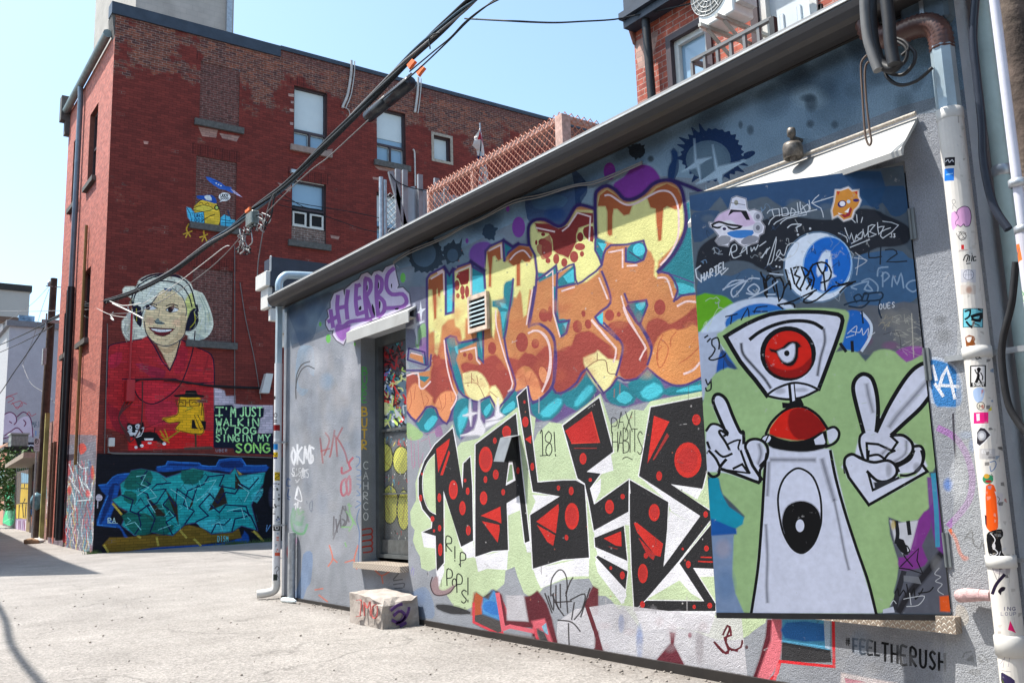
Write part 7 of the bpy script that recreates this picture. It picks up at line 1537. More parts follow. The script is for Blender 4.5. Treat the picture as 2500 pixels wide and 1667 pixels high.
b=MB(); yb_=float(onx(1527,30,RX-.1)[1]); zb1=float(onx(1530,55,RX-.1)[2]); zb3=float(onx(1556,95,RX-.1)[2]); b.box(RX-.12,RY-.03,zb1,RX+.3,yb_,zr+.2); b.prism([(RX-.12,RY-.03,zb1),(RX-.12,yb_,zb1),(RX-.03,RY+.01,zb3),(RX-.03,RY-.03,zb3)],(.3,0,0)); b.build('corner_bracket',mat('terracotta_bracket',(.30,.12,.085),.8,nscale=9,namt=.4,dirt=.6,dirtcol=(.4,.35,.3)),house,bev=.02)
ze=float(onx(1560,47,RX-.2)[2])
b=MB(); b.box(RX-.20,-6,ze,RX-.002,RY-.02,ze+.10); b.box(RX-.26,-6,ze+.11,RX-.002,RY+.0,ze+.2); b.box(RX-.18,-6,ze+.21,RX-.002,RY-.02,ze+.9); b.build('eave',m_navy,house)
b=MB(); b.prism([(RX-.3,RY+.2,ze+.9),(RX+4,RY+.2,ze+2.2),(RX+8.2,RY+.2,ze+.9)],(0,-RY-6.4,0)); b.build('roof',m_flash,house)
p1=onx(1571,45,RX-.15); p2=onx(1596,243,RX-.15)
b=MB(); b.tube([(RX-.12,float(p1[1]),float(p1[2])+.15),(RX-.12,float(p2[1]),4.1)],.055,10); b.build('downpipe',m_black,house)
def hwin(r,name):
    y0,y1,z0,z1=r; b=MB()
    b.box(RX+.10,y0,z0,RX+.12,y1,z1); w=b.build(name,m_glassb,house)
    b=MB(); t=.07
    for q in ((y0,z0,y0+t,z1),(y1-t,z0,y1,z1),(y0+t,z0,y1-t,z0+t),(y0+t,z1-t,y1-t,z1)): b.box(RX+.04,q[0],q[1],RX+.098,q[2],q[3])
    b.build('frame',m_white,w)
    b=MB()
    for q in ((y0-.08,z0,y0,z1+.08),(y1,z0,y1+.08,z1+.08),(y0,z1,y1,z1+.08)): b.box(RX-.03,q[0],q[1],RX+.12,q[2],q[3])
    b.build('dark_trim',m_frame,w); return w
hwin(w1,'window')
y0,y1,z0,z1=d1
b=MB(); b.box(RX+.05,y0,z0,RX+.1,y1,z1)
dr=b.build('door',mat('white_door',(.62,.68,.72),.45,nscale=3,namt=.05),house)
b=MB()
for i in range(4):
    for j in range(2):
        ya=y0+.15+j*(y1-y0-.1)/2; yb=ya+(y1-y0)/2-.22; za=z1-.45-i*.5; b.box(RX+.035,ya,za-.32,RX+.049,yb,za)
b.build('door_panel',MATS['white_door'],dr,bev=.01)
b=MB(); b.box(RX-.03,y1,z0,RX+.05,y1+.09,z1+.1); b.box(RX-.03,y0-.09,z0,RX+.05,y0,z1+.1); b.box(RX-.03,y0,z1,RX+.05,y1,z1+.1); b.build('door_frame',m_white,dr)
b=MB(); b.box(RX-.06,y1+.095,z0,RX+.02,y1+.2,z1+.3); b.build('door_trim',m_frame,dr)
# air conditioner on its bracket: front face seen from below
def acu():
    q0=onx(1702,12,RX-.75); q1=onx(1706,75,RX-.75); q2=onx(1792,35,RX-.75)
    ya=float(q0[1]); yb=float(q2[1]); zb=float(q1[2]); zt2=zb+.62
    t=thing('air_conditioner','white air conditioner unit hung on brackets below the eave of the brick house','air conditioner',(RX-.4,(ya+yb)/2,zb))
    xa,xb=RX-.75,RX-.42
    b=MB(); b.box(xa,yb,zb,xb,ya,zt2); b.build('casing',mat('white_enamel',(.74,.73,.70),.4,nscale=6,namt=.05,dirt=.25,dirtcol=(.3,.25,.2)),t,bev=.015)
    cy=ya-(ya-yb)*.36; cz=zb+.36; b=MB(); b.disc((xa-.004,cy,cz),(1,0,0),.25,.006,28); b.build('fan_opening',mat('fan_dark',(.17,.17,.16),.7),t)
    b=MB()
    for k in range(16):
        a=2*math.pi*k/16; b.tube([(xa-.014,cy+.04*math.cos(a),cz+.04*math.sin(a)),(xa-.014,cy+.25*math.cos(a+.25),cz+.25*math.sin(a+.25))],.004,5)
    for r_ in (.10,.16,.21,.25): b.tube([(xa-.012,cy+r_*math.cos(a),cz+r_*math.sin(a)) for a in [2*math.pi*k/24 for k in range(25)]],.004,5)
    b.disc((xa-.014,cy,cz),(1,0,0),.045,.01,16); b.build('fan_grille',m_lip,t)
    b=MB(); b.box(xa+.03,yb-.07,zb+.1,xb-.03,yb-.001,zb+.4); b.build('valve_cover',mat('grey_cover',(.6,.6,.58),.5),t)
    b=MB()
    for y in (ya-.12,yb+.14):
        b.bar((xa-.12,y,zb-.022),(RX-.005,y,zb-.022),.04,.04); b.bar((RX-.02,y,zb-.03),(RX-.02,y,zb-.55),.04,.03); b.bar((xa+.0,y,zb-.04),(RX-.03,y,zb-.5),.03,.03,up=(0,1,0))
    b.split('bracket',mat('beige_bracket',(.42,.40,.36),.5,.2,dirt=.4),t)
    b=MB(); b.lathe((RX-.35,yb-.25,zt2-.1),[(0,-.1),(.12,-.08),(.14,.05),(.05,.12),(0,.12)],(0,0,1),14); b.build('black_hose_box',m_black,t)
acu()
# balcony railing on the garage roof
AX=6.2
def ax(x,y): return onx(x,y,AX)
rail=thing('balcony_railing','grey steel balcony railing on the garage roof in front of the brick house','railing',(AX,5,4))
A=ax(1690,150); Bp=ax(1887,46); zr0=4.12
ztp=float(A[2]); ya,yb=float(A[1]),float(Bp[1])
b=MB(); b.bar((AX,ya,ztp),(AX,yb,ztp),.045,.03); b.bar((AX,ya,ztp),(AX+1.3,ya,ztp),.03,.045); b.build('top_rail',mat('railing_grey',(.17,.17,.17),.5),rail)
b=MB()
for k in range(7):
    y=ya+(yb-ya)*k/6; b.bar((AX,y,zr0),(AX,y,ztp-.016),.03,.03,up=(0,1,0))
b.bar((AX+.65,ya,zr0),(AX+.65,ya,ztp-.03),.03,.03,up=(0,1,0)); b.split('baluster',mat('railing_grey',(.17,.17,.17),.5),rail)
b=MB(); b.bar((AX,yb+.0,ztp-.15),(AX+.02,yb+.75,zr0),.04,.04); b.bar((AX,yb,ztp),(AX,yb,zr0),.05,.05,up=(0,1,0)); b.build('brace',m_black,rail)
s2=thing('railing_stub','small dark bent steel upright on the garage roof edge near the white door','railing',(AX,3.4,4))
A2=ax(2003,12); b=MB(); b.bar((AX,float(A2[1]),float(A2[2])),(AX,float(A2[1])+.3,zr0),.03,.03); b.bar((AX,float(A2[1]),float(A2[2])),(AX,float(A2[1])-.03,zr0),.03,.03,up=(0,1,0)); b.build('upright',m_black,s2)
# ------------------------------------------------------------------ rusty chain link enclosure
FX=5.0
def clip_seg(a,c,z0,z1,u0,u1):
    (ua,za),(ub,zb)=a,c; t0,t1=0,1
    for va,vb,lo,hi in ((za,zb,z0,z1),(ua,ub,u0,u1)):
        d=vb-va
        if abs(d)<1e-9:
            if not(lo<=va<=hi): return None
            continue
        p,q=(lo-va)/d,(hi-va)/d
        if p>q: p,q=q,p
        t0=max(t0,p); t1=min(t1,q)
    if t0>=t1: return None
    return (ua+(ub-ua)*t0,za+(zb-za)*t0),(ua+(ub-ua)*t1,za+(zb-za)*t1)
def chain(b,P,u0,u1,z0,z1,cell,r,jit=0):
    "P(u,z)->xyz ; zigzag wires both ways"
    L_=(u1-u0)+(z1-z0); k=-int((z1-z0)/cell)-1
    while u0+k*cell<u1:
        for sg in (1,-1):
            a=(u0+k*cell,z0) if sg>0 else (u0+k*cell+(z1-z0),z0); c=(a[0]+sg*(z1-z0),z1)
            s_=clip_seg(a,c,z0,z1,u0,u1)
            if s_:
                (ua,za),(ub,zb)=s_; off=r*.9*sg
                p=Vector(P(ua,za,off)); q=Vector(P(ub,zb,off)); b.tube([p,q],r,4,caps=False,smooth=False)
        k+=1
e0=onx(1050,490,FX); e1=onx(1372,262,FX)
fy0,fy1=float(e1[1]),float(e0[1]); fz=(float(e0[2])+float(e1[2]))/2
cf=thing('chain_link_fence','rusty pinkish chain link fence around the terrace on the garage roof','fence',(FX,fy0,4),'chain link fences on the garage roof')
b=MB(); b.bar((FX,fy0-.02,fz),(FX,fy1,fz),.05,.05); b.bar((FX,fy0,fz),(FX+4,fy0,fz),.05,.05); b.bar((FX,fy0,4.13),(FX,fy1,4.13),.04,.04); b.build('top_rail',m_pink,cf)
b=MB(); b.bar((FX,fy0,4.05),(FX,fy0,fz+.02),.10,.10,up=(0,1,0)); b.bar((FX,fy1,4.05),(FX,fy1,fz+.02),.05,.05,up=(0,1,0)); b.bar((FX,(fy0+fy1)/2+.3,4.05),(FX,(fy0+fy1)/2+.3,fz),.04,.04,up=(0,1,0)); b.bar((FX+3,fy0,4.05),(FX+3,fy0,fz),.05,.05,up=(0,1,0)); b.split('post',m_pink,cf)
b=MB(); chain(b,lambda u,z,o:(FX-.03+o,u,z),fy0,fy1,4.1,fz+.05,.075,.0045); chain(b,lambda u,z,o:(u,fy0-.03+o,z),FX,FX+4,4.1,fz+.05,.075,.0045); b.build('mesh',mat('rusty_pink_wire',(.60,.25,.16),.6,nscale=30,namt=.3),cf)
# ------------------------------------------------------------------ sheet metal screen with posts, chain link panel
SY=11.0
def sy_(x,y): return ony(x,y,SY)
p=sy_(990,455); p2=sy_(1062,467); zs=float(p[2]); xa=float(sy_(985,455)[0]); xb=float(sy_(1075,470)[0])
ss=thing('sheet_screen','grey corrugated sheet screen tied to upright metal studs on the garage roof','screen',(xa,SY,4))
b=MB(); n=22; prof=[(xa+(xb+1.2-xa)*i/n,SY+(.018 if i%2 else -.018)) for i in range(n+1)]
for i in range(n): b.prism([(prof[i][0],prof[i][1],4.1),(prof[i+1][0],prof[i+1][1],4.1),(prof[i+1][0],prof[i+1][1],zs+.02*math.sin(i*2.1)),(prof[i][0],prof[i][1],zs+.02*math.sin(i*2.1-2.1))],(0,.004,0))
b.build('sheet',mat('pale_grey_sheet',(.40,.41,.44),.5,.2,nscale=3,namt=.12,dirt=.4),ss)
b=MB()
for (xt,yt,xbm) in ((948,422,985),(966,417,966),(983,419,984),(1020,430,1022),(1060,439,1062),(1083,443,1085)):
    a=sy_(xt,yt); c=sy_(xbm,560); a[1]-=.06; c[1]-=.06; b.bar(c,a,.075,.04,up=(0,1,0))
b.split('stud',mat('metal_stud',(.33,.34,.36),.45,.4),ss)
b=MB(); b.tube(crs([sy_(x,y)-np.array([0,.1,0]) for x,y in [(945,430),(960,448),(990,462),(1030,470),(1060,473),(1090,470)]],4),.008,5); b.build('tie_wire',m_cable,ss)
gp=thing('chain_link_fence','narrow galvanised chain link panel beside the grey sheet screen','fence',(5.6,SY-.4,4),'chain link fences on the garage roof')
SG=SY-.3
def sg_(x,y): return ony(x,y,SG)
b=MB()
for (x,y) in ((930,433),(939,440)):
    a=sg_(x,y); b.tube([(a[0],SG,4.05),(a[0],SG,a[2])],.03,8)
b.split('post',m_galv,gp)
xa2=float(sg_(940,500)[0]); xb2=float(sg_(968,500)[0]); zt3=float(sg_(945,470)[2])
b=MB(); chain(b,lambda u,z,o:(u,SG+o,z),xa2,xb2,4.1,zt3,.085,.005); b.build('mesh',m_galv,gp)
# ------------------------------------------------------------------ flag on a stick
FYL=12.0
fp=ony(1172,308,FYL); fb_=ony(1178,460,FYL)
flag=thing('flag','limp red white and blue flag on a thin stick behind the chain link fence','flag',(float(fp[0]),FYL,4))
b=MB(); b.tube([(fp[0]+.02,FYL,4.0),(fp[0],FYL,fp[2]+.05)],.012,6); b.build('stick',m_galv,flag)
FCn=Canvas(lambda x,y: ony(x,y,FYL),lambda p:(p[0],p[2]),lambda u,v:(u,FYL+.03*math.sin(u*40+v*7),v),K=1.05)
frame(600,0,2.614)
for i in range(14):
    FCn.poly(f'1430,{840+i*28} 1560,{840+i*28} 1560,{868+i*28} 1430,{868+i*28}',(228,222,214))
FCn.poly('1490,825 1515,870 1525,930 1500,900 1480,890',(190,40,50)); FCn.poly('1480,990 1520,1000 1522,1020 1482,1010',(30,50,110)); FCn.poly('1485,1035 1522,1045 1520,1070 1485,1060',(30,50,110))
FCn.poly('1490,1110 1520,1110 1520,1140 1490,1130',(190,40,50)); FCn.poly('1485,1160 1525,1170 1520,1190 1485,1180',(190,40,50)); FCn.line('1495,850 1500,1190',5,(40,40,60))
ol=[(float(ony(600+x/2.614,y/2.614,FYL)[0]),float(ony(600+x/2.614,y/2.614,FYL)[2])) for x,y in [(1495,815),(1512,850),(1525,940),(1530,1010),(1545,1100),(1540,1190),(1482,1200),(1486,1060),(1480,960),(1443,930),(1460,880)]]
FCn.build(ol,[],(228,222,214),flag,M_METALP,'cloth')
frame(0,0,1)
# ------------------------------------------------------------------ concrete block step under the barred door
def at0(x,y): return onz(x,y,0.)
BL=Canvas(lambda x,y: hitp(x,y,(4.30,8.9,0),(-1,0.06,0)),lambda p:(p[1],p[2]),lambda u,v:(4.30+.06*(u-8.9),u,v),K=1.15)
p1=onz(861,1449,.30); p2=onz(948,1459,.26)
blk_=thing('concrete_block','broken concrete block with red scribbles below the barred door','concrete block',(4.5,8.6,0))
b=MB(); yA,yB=9.05,8.32
bm=bmesh.new(); 
nx_,ny_,nz_=5,8,4; grid={}
rnd=random.Random(3)
def bp_(i,j,k):
    u=i/nx_;v=j/ny_;w=k/nz_
    x=4.34+.42*u; y=yB+(yA-yB)*v; z=(.32-.03*(1-v))*w
    if k==nz_: z-= .02*rnd.random()+(.06*rnd.random() if j in(0,) or i==0 and j<3 else 0)
    if j==0: y+=.05*rnd.random()*w
    if i==0: x+=.012*rnd.random()+(.05*w if j<2 and k==nz_ else 0)
    return (x,y,z)
vv={}
for i in range(nx_+1):
    for j in range(ny_+1):
        for k in range(nz_+1):
            if i in(0,nx_) or j in(0,ny_) or k in(0,nz_): vv[(i,j,k)]=len(b.v); b.v.append(bp_(i,j,k))
def fq(*q): b.f.append(tuple(vv[t] for t in q)); b.m.append(0); b.sm.append(False)
for j in range(ny_):
    for k in range(nz_):
        fq((0,j,k),(0,j,k+1),(0,j+1,k+1),(0,j+1,k)); fq((nx_,j,k),(nx_,j+1,k),(nx_,j+1,k+1),(nx_,j,k+1))
for i in range(nx_):
    for k in range(nz_):
        fq((i,0,k),(i+1,0,k),(i+1,0,k+1),(i,0,k+1)); fq((i,ny_,k),(i,ny_,k+1),(i+1,ny_,k+1),(i+1,ny_,k))
    for j in range(ny_):
        fq((i,j,nz_),(i+1,j,nz_),(i+1,j+1,nz_),(i,j+1,nz_)); fq((i,j,0),(i,j+1,0),(i+1,j+1,0),(i+1,j,0))
b.build('block',m_conc,blk_)

# red scribble: flat paint ribbons laid on the block's face
RSm=mat('red_spray',(.42,.10,.09),.9,nscale=30,namt=.3); PUm=mat('purple_spray',(.09,.04,.16),.9,nscale=30,namt=.3)
frame(600,1050,3.136); b=MB()
for P in ('850,1300 885,1305 875,1415','848,1425 880,1418','905,1310 908,1420','910,1320 932,1360 952,1310 955,1420','1000,1330 972,1350 965,1410 988,1440 1008,1400 1005,1340'):
    q=[onx(x,y,4.318) for x,y in crs(pts(P),3)]
    for i in range(len(q)-1): b.bar(q[i],q[i+1],.006,.018,up=(0,1,0) if abs((q[i+1]-q[i])[1])<abs((q[i+1]-q[i])[2]) else (1,0,0))
b.build('paint_scribble',RSm,blk_)
b=MB()
for P in ('1130,1420 1180,1380 1220,1420 1170,1470 1120,1450','1150,1480 1200,1460 1240,1400 1250,1350','1110,1380 1160,1340 1200,1330','1180,1500 1230,1470'):
    q=[ony(x,y,8.305) for x,y in crs(pts(P),3)]
    for i in range(len(q)-1): b.bar(q[i],q[i+1],.03,.006,up=(0,1,0))
b.build('paint_scribble',PUm,blk_)
frame(0,0,1)
rectx=lambda a,x0,y0,x1,y1:(float(onx(x1,(y0+y1)/2,a)[1]),float(onx(x0,(y0+y1)/2,a)[1]),float(onx((x0+x1)/2,y1,a)[2]),float(onx((x0+x1)/2,y0,a)[2]))
recty=lambda b_,x0,y0,x1,y1:(float(ony(x0,(y0+y1)/2,b_)[0]),float(ony(x1,(y0+y1)/2,b_)[0]),float(ony((x0+x1)/2,y1,b_)[2]),float(ony((x0+x1)/2,y0,b_)[2]))
# ------------------------------------------------------------------ far end of the alley
x0,x1,z0,z1=recty(62,14,800,150,1120)
far=thing('block_building','pale painted blockwork building with purple bubble graffiti at the far end of the alley','building',(x0,62,0))
FC_=Canvas(lambda x,y: ony(x,y,62),lambda p:(p[0],p[2]),lambda u,v:(u,62,v),K=.86)
frame(0,600,2.614)
FC_.group('graffiti_lettering','white bubble letters outlined in maroon high on the pale building')
for P in ('10,1120 20,1080 70,1060 110,1110 90,1150 130,1100 180,1090 200,1140 205,1210 40,1225','15,1200 10,1150'): FC_.poly(P,(200,190,206),1,3)
for P in ('10,1200 5,1120 30,1075 70,1062 100,1085 105,1120 90,1140','60,1120 75,1130','110,1090 150,1060 190,1090 205,1150 210,1220','150,1110 165,1130 155,1150','30,1210 60,1190 110,1160 150,1200','20,1230 70,1215'): FC_.line(P,7,(120,60,100))
FC_.nogroup(); FC_.group('graffiti_tag','thin red and grey tags on the pale building')
for P in ('30,980 60,960 90,975 50,1000','70,1010 130,990 140,1020 100,1030','40,965 110,940','80,1000 110,1040 140,1000 170,1010','170,1080 185,1060 200,1085 230,1070'): FC_.line(P,5,(180,100,110),.9)
FC_.text('MAIS',205,1120,36,14,(110,120,130),adv=18,th=5); FC_.text('IS',220,1180,30,18,(90,140,190),adv=30,th=6)
FC_.nogroup(); frame(0,0,1)
FC_.poly([(0,1080),(160,1078),(160,1200),(0,1200)],(62,60,70)); 
FC_.text('OPPUKSX',20,1086,14,10,(210,210,220),adv=10,th=2.2)
FC_.build([(x0,.2),(22,.2),(22,z1),(x0,z1)],[],(168,167,174),far,M_CINDER,'front_wall')
b=MB(); b.box(x0+.01,62.01,0,22,75,z1-.01); b.build('wall_core',mat('pale_block_side',(.36,.36,.375),.9),far); b=MB(); b.box(x0-.2,61.8,z1,22,75,z1+.35); b.build('parapet_cap',mat('grey_cap',(.16,.16,.18),.7),far)
r=recty(62.5,-5,773,45,790); b=MB(); b.box(r[0],62.5,z1+.36,r[1],63.5,r[3]); b.build('rusty_duct',m_rust,far)
r=recty(62.5,45,778,84,803); b=MB(); b.box(r[0],62.5,z1+.36,r[1],64.5,r[3]+.2); b.build('roof_box',mat('blue_tagged_box',(.2,.32,.45),.7,nscale=2,namt=.7),far)
r=recty(63,86,782,104,803); b=MB(); b.lathe(((r[0]+r[1])/2,63.6,z1+.36),[(0,0),(.45,0),(.45,r[3]-z1-.5),(0,r[3]-z1-.36)],(0,0,1),14); b.build('roof_vent',m_galv,far)
x0,x1,z0,z1=recty(95,-40,708,68,900)
fg=thing('grey_building','plain beige grey flat-topped building rising behind the pale block building','building',(x0,95,0))
b=MB(); b.box(x0-10,95,0,x1,110,z1); b.build('wall',mat('beige_render',(.36,.345,.33),.9,nscale=.3,namt=.06),fg); b=MB(); b.box(x0-10.1,94.8,z1,x1+.15,110,z1+.6); b.build('parapet_cap',m_fascia,fg)
# condenser on a shelf
r=rectx(7.2,27,1060,69,1089)
ac=thing('air_conditioner','grey ribbed outdoor condenser box in front of the pale block building','air conditioner',(8,40,3))
r=recty(52,27,1060,69,1090); b=MB(); b.box(r[0],52,r[2],r[1],52.9,r[3]); b.build('casing',mat('condenser_grey',(.20,.22,.21),.5),ac)
b=MB()
for i in range(12): xx=r[0]+(r[1]-r[0])*(i+.5)/12; b.box(xx-.02,51.96,r[2]+.05,xx+.02,51.999,r[3]-.1)
b.build('louvre',m_galv,ac); b=MB(); b.box(r[0]-.05,51.95,r[3],r[1]+.05,53,r[3]+.07); b.build('top_cover',m_galv,ac); b=MB(); b.box(r[0]-.3,51.9,r[2]-.25,r[1]+2.5,53.4,r[2]-.002); b.box(r[0],52.1,.5,r[0]+.2,52.3,r[2]-.26); b.build('shelf',m_fascia,ac)
# bush
bu=thing('bush','dense dark green bush behind the fence below the condenser','bush',(7.5,49,0))
r=recty(49,12,1104,100,1180); b=MB(); q=random.Random(2)
for i in range(2600):
    c=Vector((q.uniform(r[0]-.6,r[1]+.6),q.uniform(48.2,50.2),q.uniform(r[2]-1.2,r[3]+.25*math.sin(i)))) ; u=Vector((q.gauss(0,1),q.gauss(0,1),q.gauss(0,1))).normalized()*.11; w=u.cross(Vector((q.gauss(0,1),q.gauss(0,1),q.gauss(0,1)))).normalized()*.05
    b.add([c-u,c+w,c+u,c-w],[(0,1,2,3)],i%3==0)
b.build('foliage',[mat('leaf_green',(.05,.11,.02),.6,nscale=2,namt=.5),mat('leaf_light',(.10,.18,.04),.6,nscale=2,namt=.4)],bu,fix=False)
b=MB(); b.tube([(7.6,49.2,.4),(7.5,49.2,3)],.08,6); b.build('stem',m_wood,bu)
# fence panels along the alley edge
def panel(a,x0,y0,x1,y1,mats_,name,label,cat,th=.06):
    r=rectx(a,x0,y0,x1,y1); t=thing(name,label,cat,(a,r[0],0),'painted fence panels at the far end of the alley' if cat=='fence' else None)
    b=MB(); b.box(a,r[0],min(r[2],.9),a+th,r[1],r[3]); return t,r,b
FF=6.3
def pcanvas(t,a,r,base,fn,name='panel',K=1.0,bot=.1):
    cc=Canvas(lambda x,y: onx(x,y,a),lambda p:(p[1],p[2]),lambda u,v:(a-.002,u,v),K=K); fn(cc); o=cc.build([(r[0],bot),(r[1],bot),(r[1],r[3]),(r[0],r[3])],[],base,t,M_CINDER,name); frame(0,0,1)
    b=MB(); b.box(a,r[0],bot,a+.06,r[1],r[3]); b.build('backing',m_wood,t)
def gy(cc):
    frame(0,1000,3.919)
    for P in ('205,705 275,710 275,890 190,900','155,905 280,890 275,1030 240,1045 200,1035 155,1040'): cc.poly(P,(216,190,90),1,0)
    for P in ('200,750 270,755','190,895 270,890','235,710 235,740','240,850 225,890','185,910 180,1035','215,900 225,1030','250,895 240,1035'): cc.line(P,9,(40,40,44),1,0)
    cc.poly('205,600 290,620 290,700 205,700',(150,190,215),.9); cc.poly('150,1045 290,1040 290,1170 150,1165',(176,160,190),.9)
    q=random.Random(6)
    for i in range(16): x=q.uniform(155,280); cc.line([(x,1060),(x+q.uniform(-10,10),1150)],6,q.choice([(220,214,226),(120,100,140),(140,90,120)]),.8,0)
t,r,_=panel(FF,38,1148,76,1297,0,'board_fence','board fence panel with yellow and lilac graffiti beside the alley','fence'); pcanvas(t,FF,r,(120,112,108),gy)
b=MB()
for k in range(9):
    yy=r[0]+(r[1]-r[0])*k/8
    b.bar((FF-.03,yy,r[3]-1.6),(FF-.03,min(r[1],yy+.5),r[3]+.25),.01,.01)
b.build('wire_top',m_galv,t)
def gg(cc):
    frame(0,1000,3.919); cc.poly('50,730 90,715 145,720 150,760 130,830 150,930 140,1060 100,1110 50,1090 22,1070 50,980 60,900 50,820',(84,190,140),1,2); cc.poly('80,800 130,850 130,1000 90,1060 70,980 90,900',(96,140,120),.8,2)
    for P in ('60,760 100,860 60,1000','120,740 110,840 130,1000','40,1070 100,1040 140,1060'): cc.line(P,6,(150,220,180),.8)
t,r,_=panel(FF+.1,10,1155,38,1284,0,'board_fence','chain link fence panel draped with crumpled green netting','fence'); pcanvas(t,FF+.1,r,(128,122,120),gg)
def go(cc):
    frame(0,1000,3.919); cc.poly('0,350 62,340 60,1120 -20,1120 -20,360',(190,150,130)); cc.poly('0,600 40,560 40,700 0,740',(150,200,210),.8,2); cc.poly('0,440 55,420 50,470 0,500',(170,80,70),.8)
t,r,_=panel(FF+.2,-30,1092,13,1286,0,'board_fence','tall pale orange and pink painted fence panel at the left end','fence'); pcanvas(t,FF+.2,r,(190,160,140),go)
def gd(cc):
    frame(0,1000,3.919); cc.poly('305,560 360,540 350,1190 300,1190',(70,50,56)); cc.poly('310,680 350,690 350,760 310,750',(130,50,50)); cc.poly('300,1020 340,1030 320,1120 300,1110',(180,110,60)); cc.poly('290,950 320,950 320,1000 295,1000',(60,120,180))
t,r,_=panel(FF-.1,76,1120,104,1302,0,'garden_shed','narrow dark shed with a pale sloping roof beside the utility pole','shed'); pcanvas(t,FF-.1,r,(92,80,80),gd,'wall')
b=MB(); b.prism([(FF-.9,r[0]-.4,r[3]-.05),(FF-.9,r[1]+1.8,r[3]-.25),(FF-.9,r[1]+1.8,r[3]-.1),(FF-.9,r[0]-.4,r[3]+.15)],(2.2,0,0)); b.build('roof',mat('tan_roof',(.45,.40,.34),.8),t); b=MB(); b.box(FF-.03,r[0],.3,FF+2,r[1]+1.4,r[3]-.3); b.build('shed_body',mat('shed_wood',(.26,.2,.12),.9),t)
ya,yb=34.0,36.3
t=thing('brick_pier','painted brick pier with a yellow post standing between the tall brick building and the pole','pier',(5.7,ya,0))
pc=Canvas(lambda x,y: onx(x,y,5.75),lambda p:(p[1],p[2]),lambda u,v:(5.75,u,v),K=1.0)
frame(0,1000,3.919); q=random.Random(12)
for i in range(40): x=q.uniform(440,540); y=q.uniform(500,1200); pc.line([(x,y),(x+q.uniform(-8,8),y+q.uniform(30,140))],q.uniform(5,10),q.choice([(190,70,70),(90,160,170),(220,220,225),(210,190,110),(90,70,110),(120,190,150)]),.8,0)
frame(0,0,1); pc.build([(34.0,.1),(38,.1),(38,4.3),(34.0,4.3)],[],(170,150,150),t,M_BSIDE,'wall',basecov=.6); b=MB(); b.box(5.76,34.0,.1,8.5,38,4.3); b.build('wall_core',MATS['plain_house_brick'],t)
b=MB(); b.bar((5.6,36.0,.2),(5.6,36.0,4.6),.14,.14,up=(0,1,0)); b.build('post',mat('yellow_post',(.35,.33,.12),.7,nscale=2,namt=.4),t)
# utility pole with its fittings
PX,PY=5.6,37.2; pz0=zg(PX,PY)
q1=ony(132,680,PY)
pole=thing('utility_pole','leaning brown wooden utility pole at the end of the brick building','pole',(PX,PY,pz0))
qb=ony(91,1316,PY)
b=MB(); b.tube([(qb[0],PY,pz0-.2),((qb[0]*.5+q1[0]*.5),PY,5.5),(q1[0],PY,float(q1[2]))],[.17,.145,.12],14); b.build('shaft',mat('brown_pole_wood',(.085,.06,.048),.9,nscale=4,namt=.4,bump=.5,dirt=.6,dirtcol=(.03,.03,.04)),pole)
q=ony(120,785,PY-.2); b=MB(); b.bar(q+np.array([-.25,0,0]),q+np.array([.35,0,.02]),.1,.12); b.bar(q+np.array([-.1,0,-.3]),q+np.array([-.1,0,.3]),.08,.05); b.build('cable_clamp',m_galv,pole)
r=recty(PY-.3,104,850,113,890); b=MB(); b.box(r[0],PY-.35,r[2],r[1],PY-.15,r[3]); b.build('pole_box',m_galv,pole)
q=ony(118,700,PY); b=MB(); b.bar(q+np.array([-.1,-.1,0]),q+np.array([.5,-.1,0]),.03,.03); b.lathe((q[0]+.0,PY-.1,q[2]),[(.04,0),(.06,.1),(.03,.2),(0,.2)],(0,0,1),8); b.build('insulator',m_galv,pole)
# cluster of things hung low on the pole
b=MB(); q=ony(90,1222,PY-.35); b.blob((q[0],PY-.3,q[2]),(.25,.2,.3),10); b.build('wrapped_bundle',mat('blue_plastic_wrap',(.12,.25,.32),.4,nscale=6,namt=.7),pole)
# parking sign
r=recty(PY-1.5,83,1070,97,1101)
sign=thing('parking_sign','white no parking sign with a circled letter on a thin post by the utility pole','sign',((r[0]+r[1])/2,PY-1.5,.3))
sc=Canvas(lambda x,y: ony(x,y,PY-1.5),lambda p:(p[0],p[2]),lambda u,v:(u,PY-1.5,v),K=1.0)
frame(0,1000,3.919); sc.ell(351,303,20,26,(40,36,40)); sc.ell(351,303,15,20,(226,224,226)); sc.text('R',343,290,26,14,(40,36,40),th=5); sc.line('335,345 368,345',4,(120,60,60)); sc.line('335,360 368,360',4,(120,120,124)); sc.line('338,376 365,376',4,(120,120,124)); frame(0,0,1)
sc.build([(r[0],r[2]),(r[1],r[2]),(r[1],r[3]),(r[0],r[3])],[],(222,220,224),sign,M_METALP,'sign_plate')
b=MB(); b.bar(((r[0]+r[1])/2,PY-1.47,.3),((r[0]+r[1])/2,PY-1.47,r[3]),.05,.04,up=(0,1,0)); b.box(r[0],PY-1.498,r[2],r[1],PY-1.49,r[3]); b.build('sign_post',m_galv,sign)
# rubbish at the pole
q=random.Random(5)
for k,(lab,mm,xx,yy,sz) in enumerate((('torn brown cardboard lying left of the utility pole foot',mat('cardboard',(.34,.22,.13),.9),76,1322,.28),('crumpled white plastic bag at the utility pole foot',m_white,87,1321,.25),('flattened white paper right of the utility pole foot',mat('paper',(.6,.57,.53),.9),96,1320,.18))):
    p=onz(xx,yy,.22); b=MB(); b.blob((p[0],min(p[1],35.2),zg(p[0],min(p[1],35.2))+.05),(sz,sz*.7,.11),8,jit=.35); tag(b.build('litter',mm),lab,'litter','litter around the utility pole')
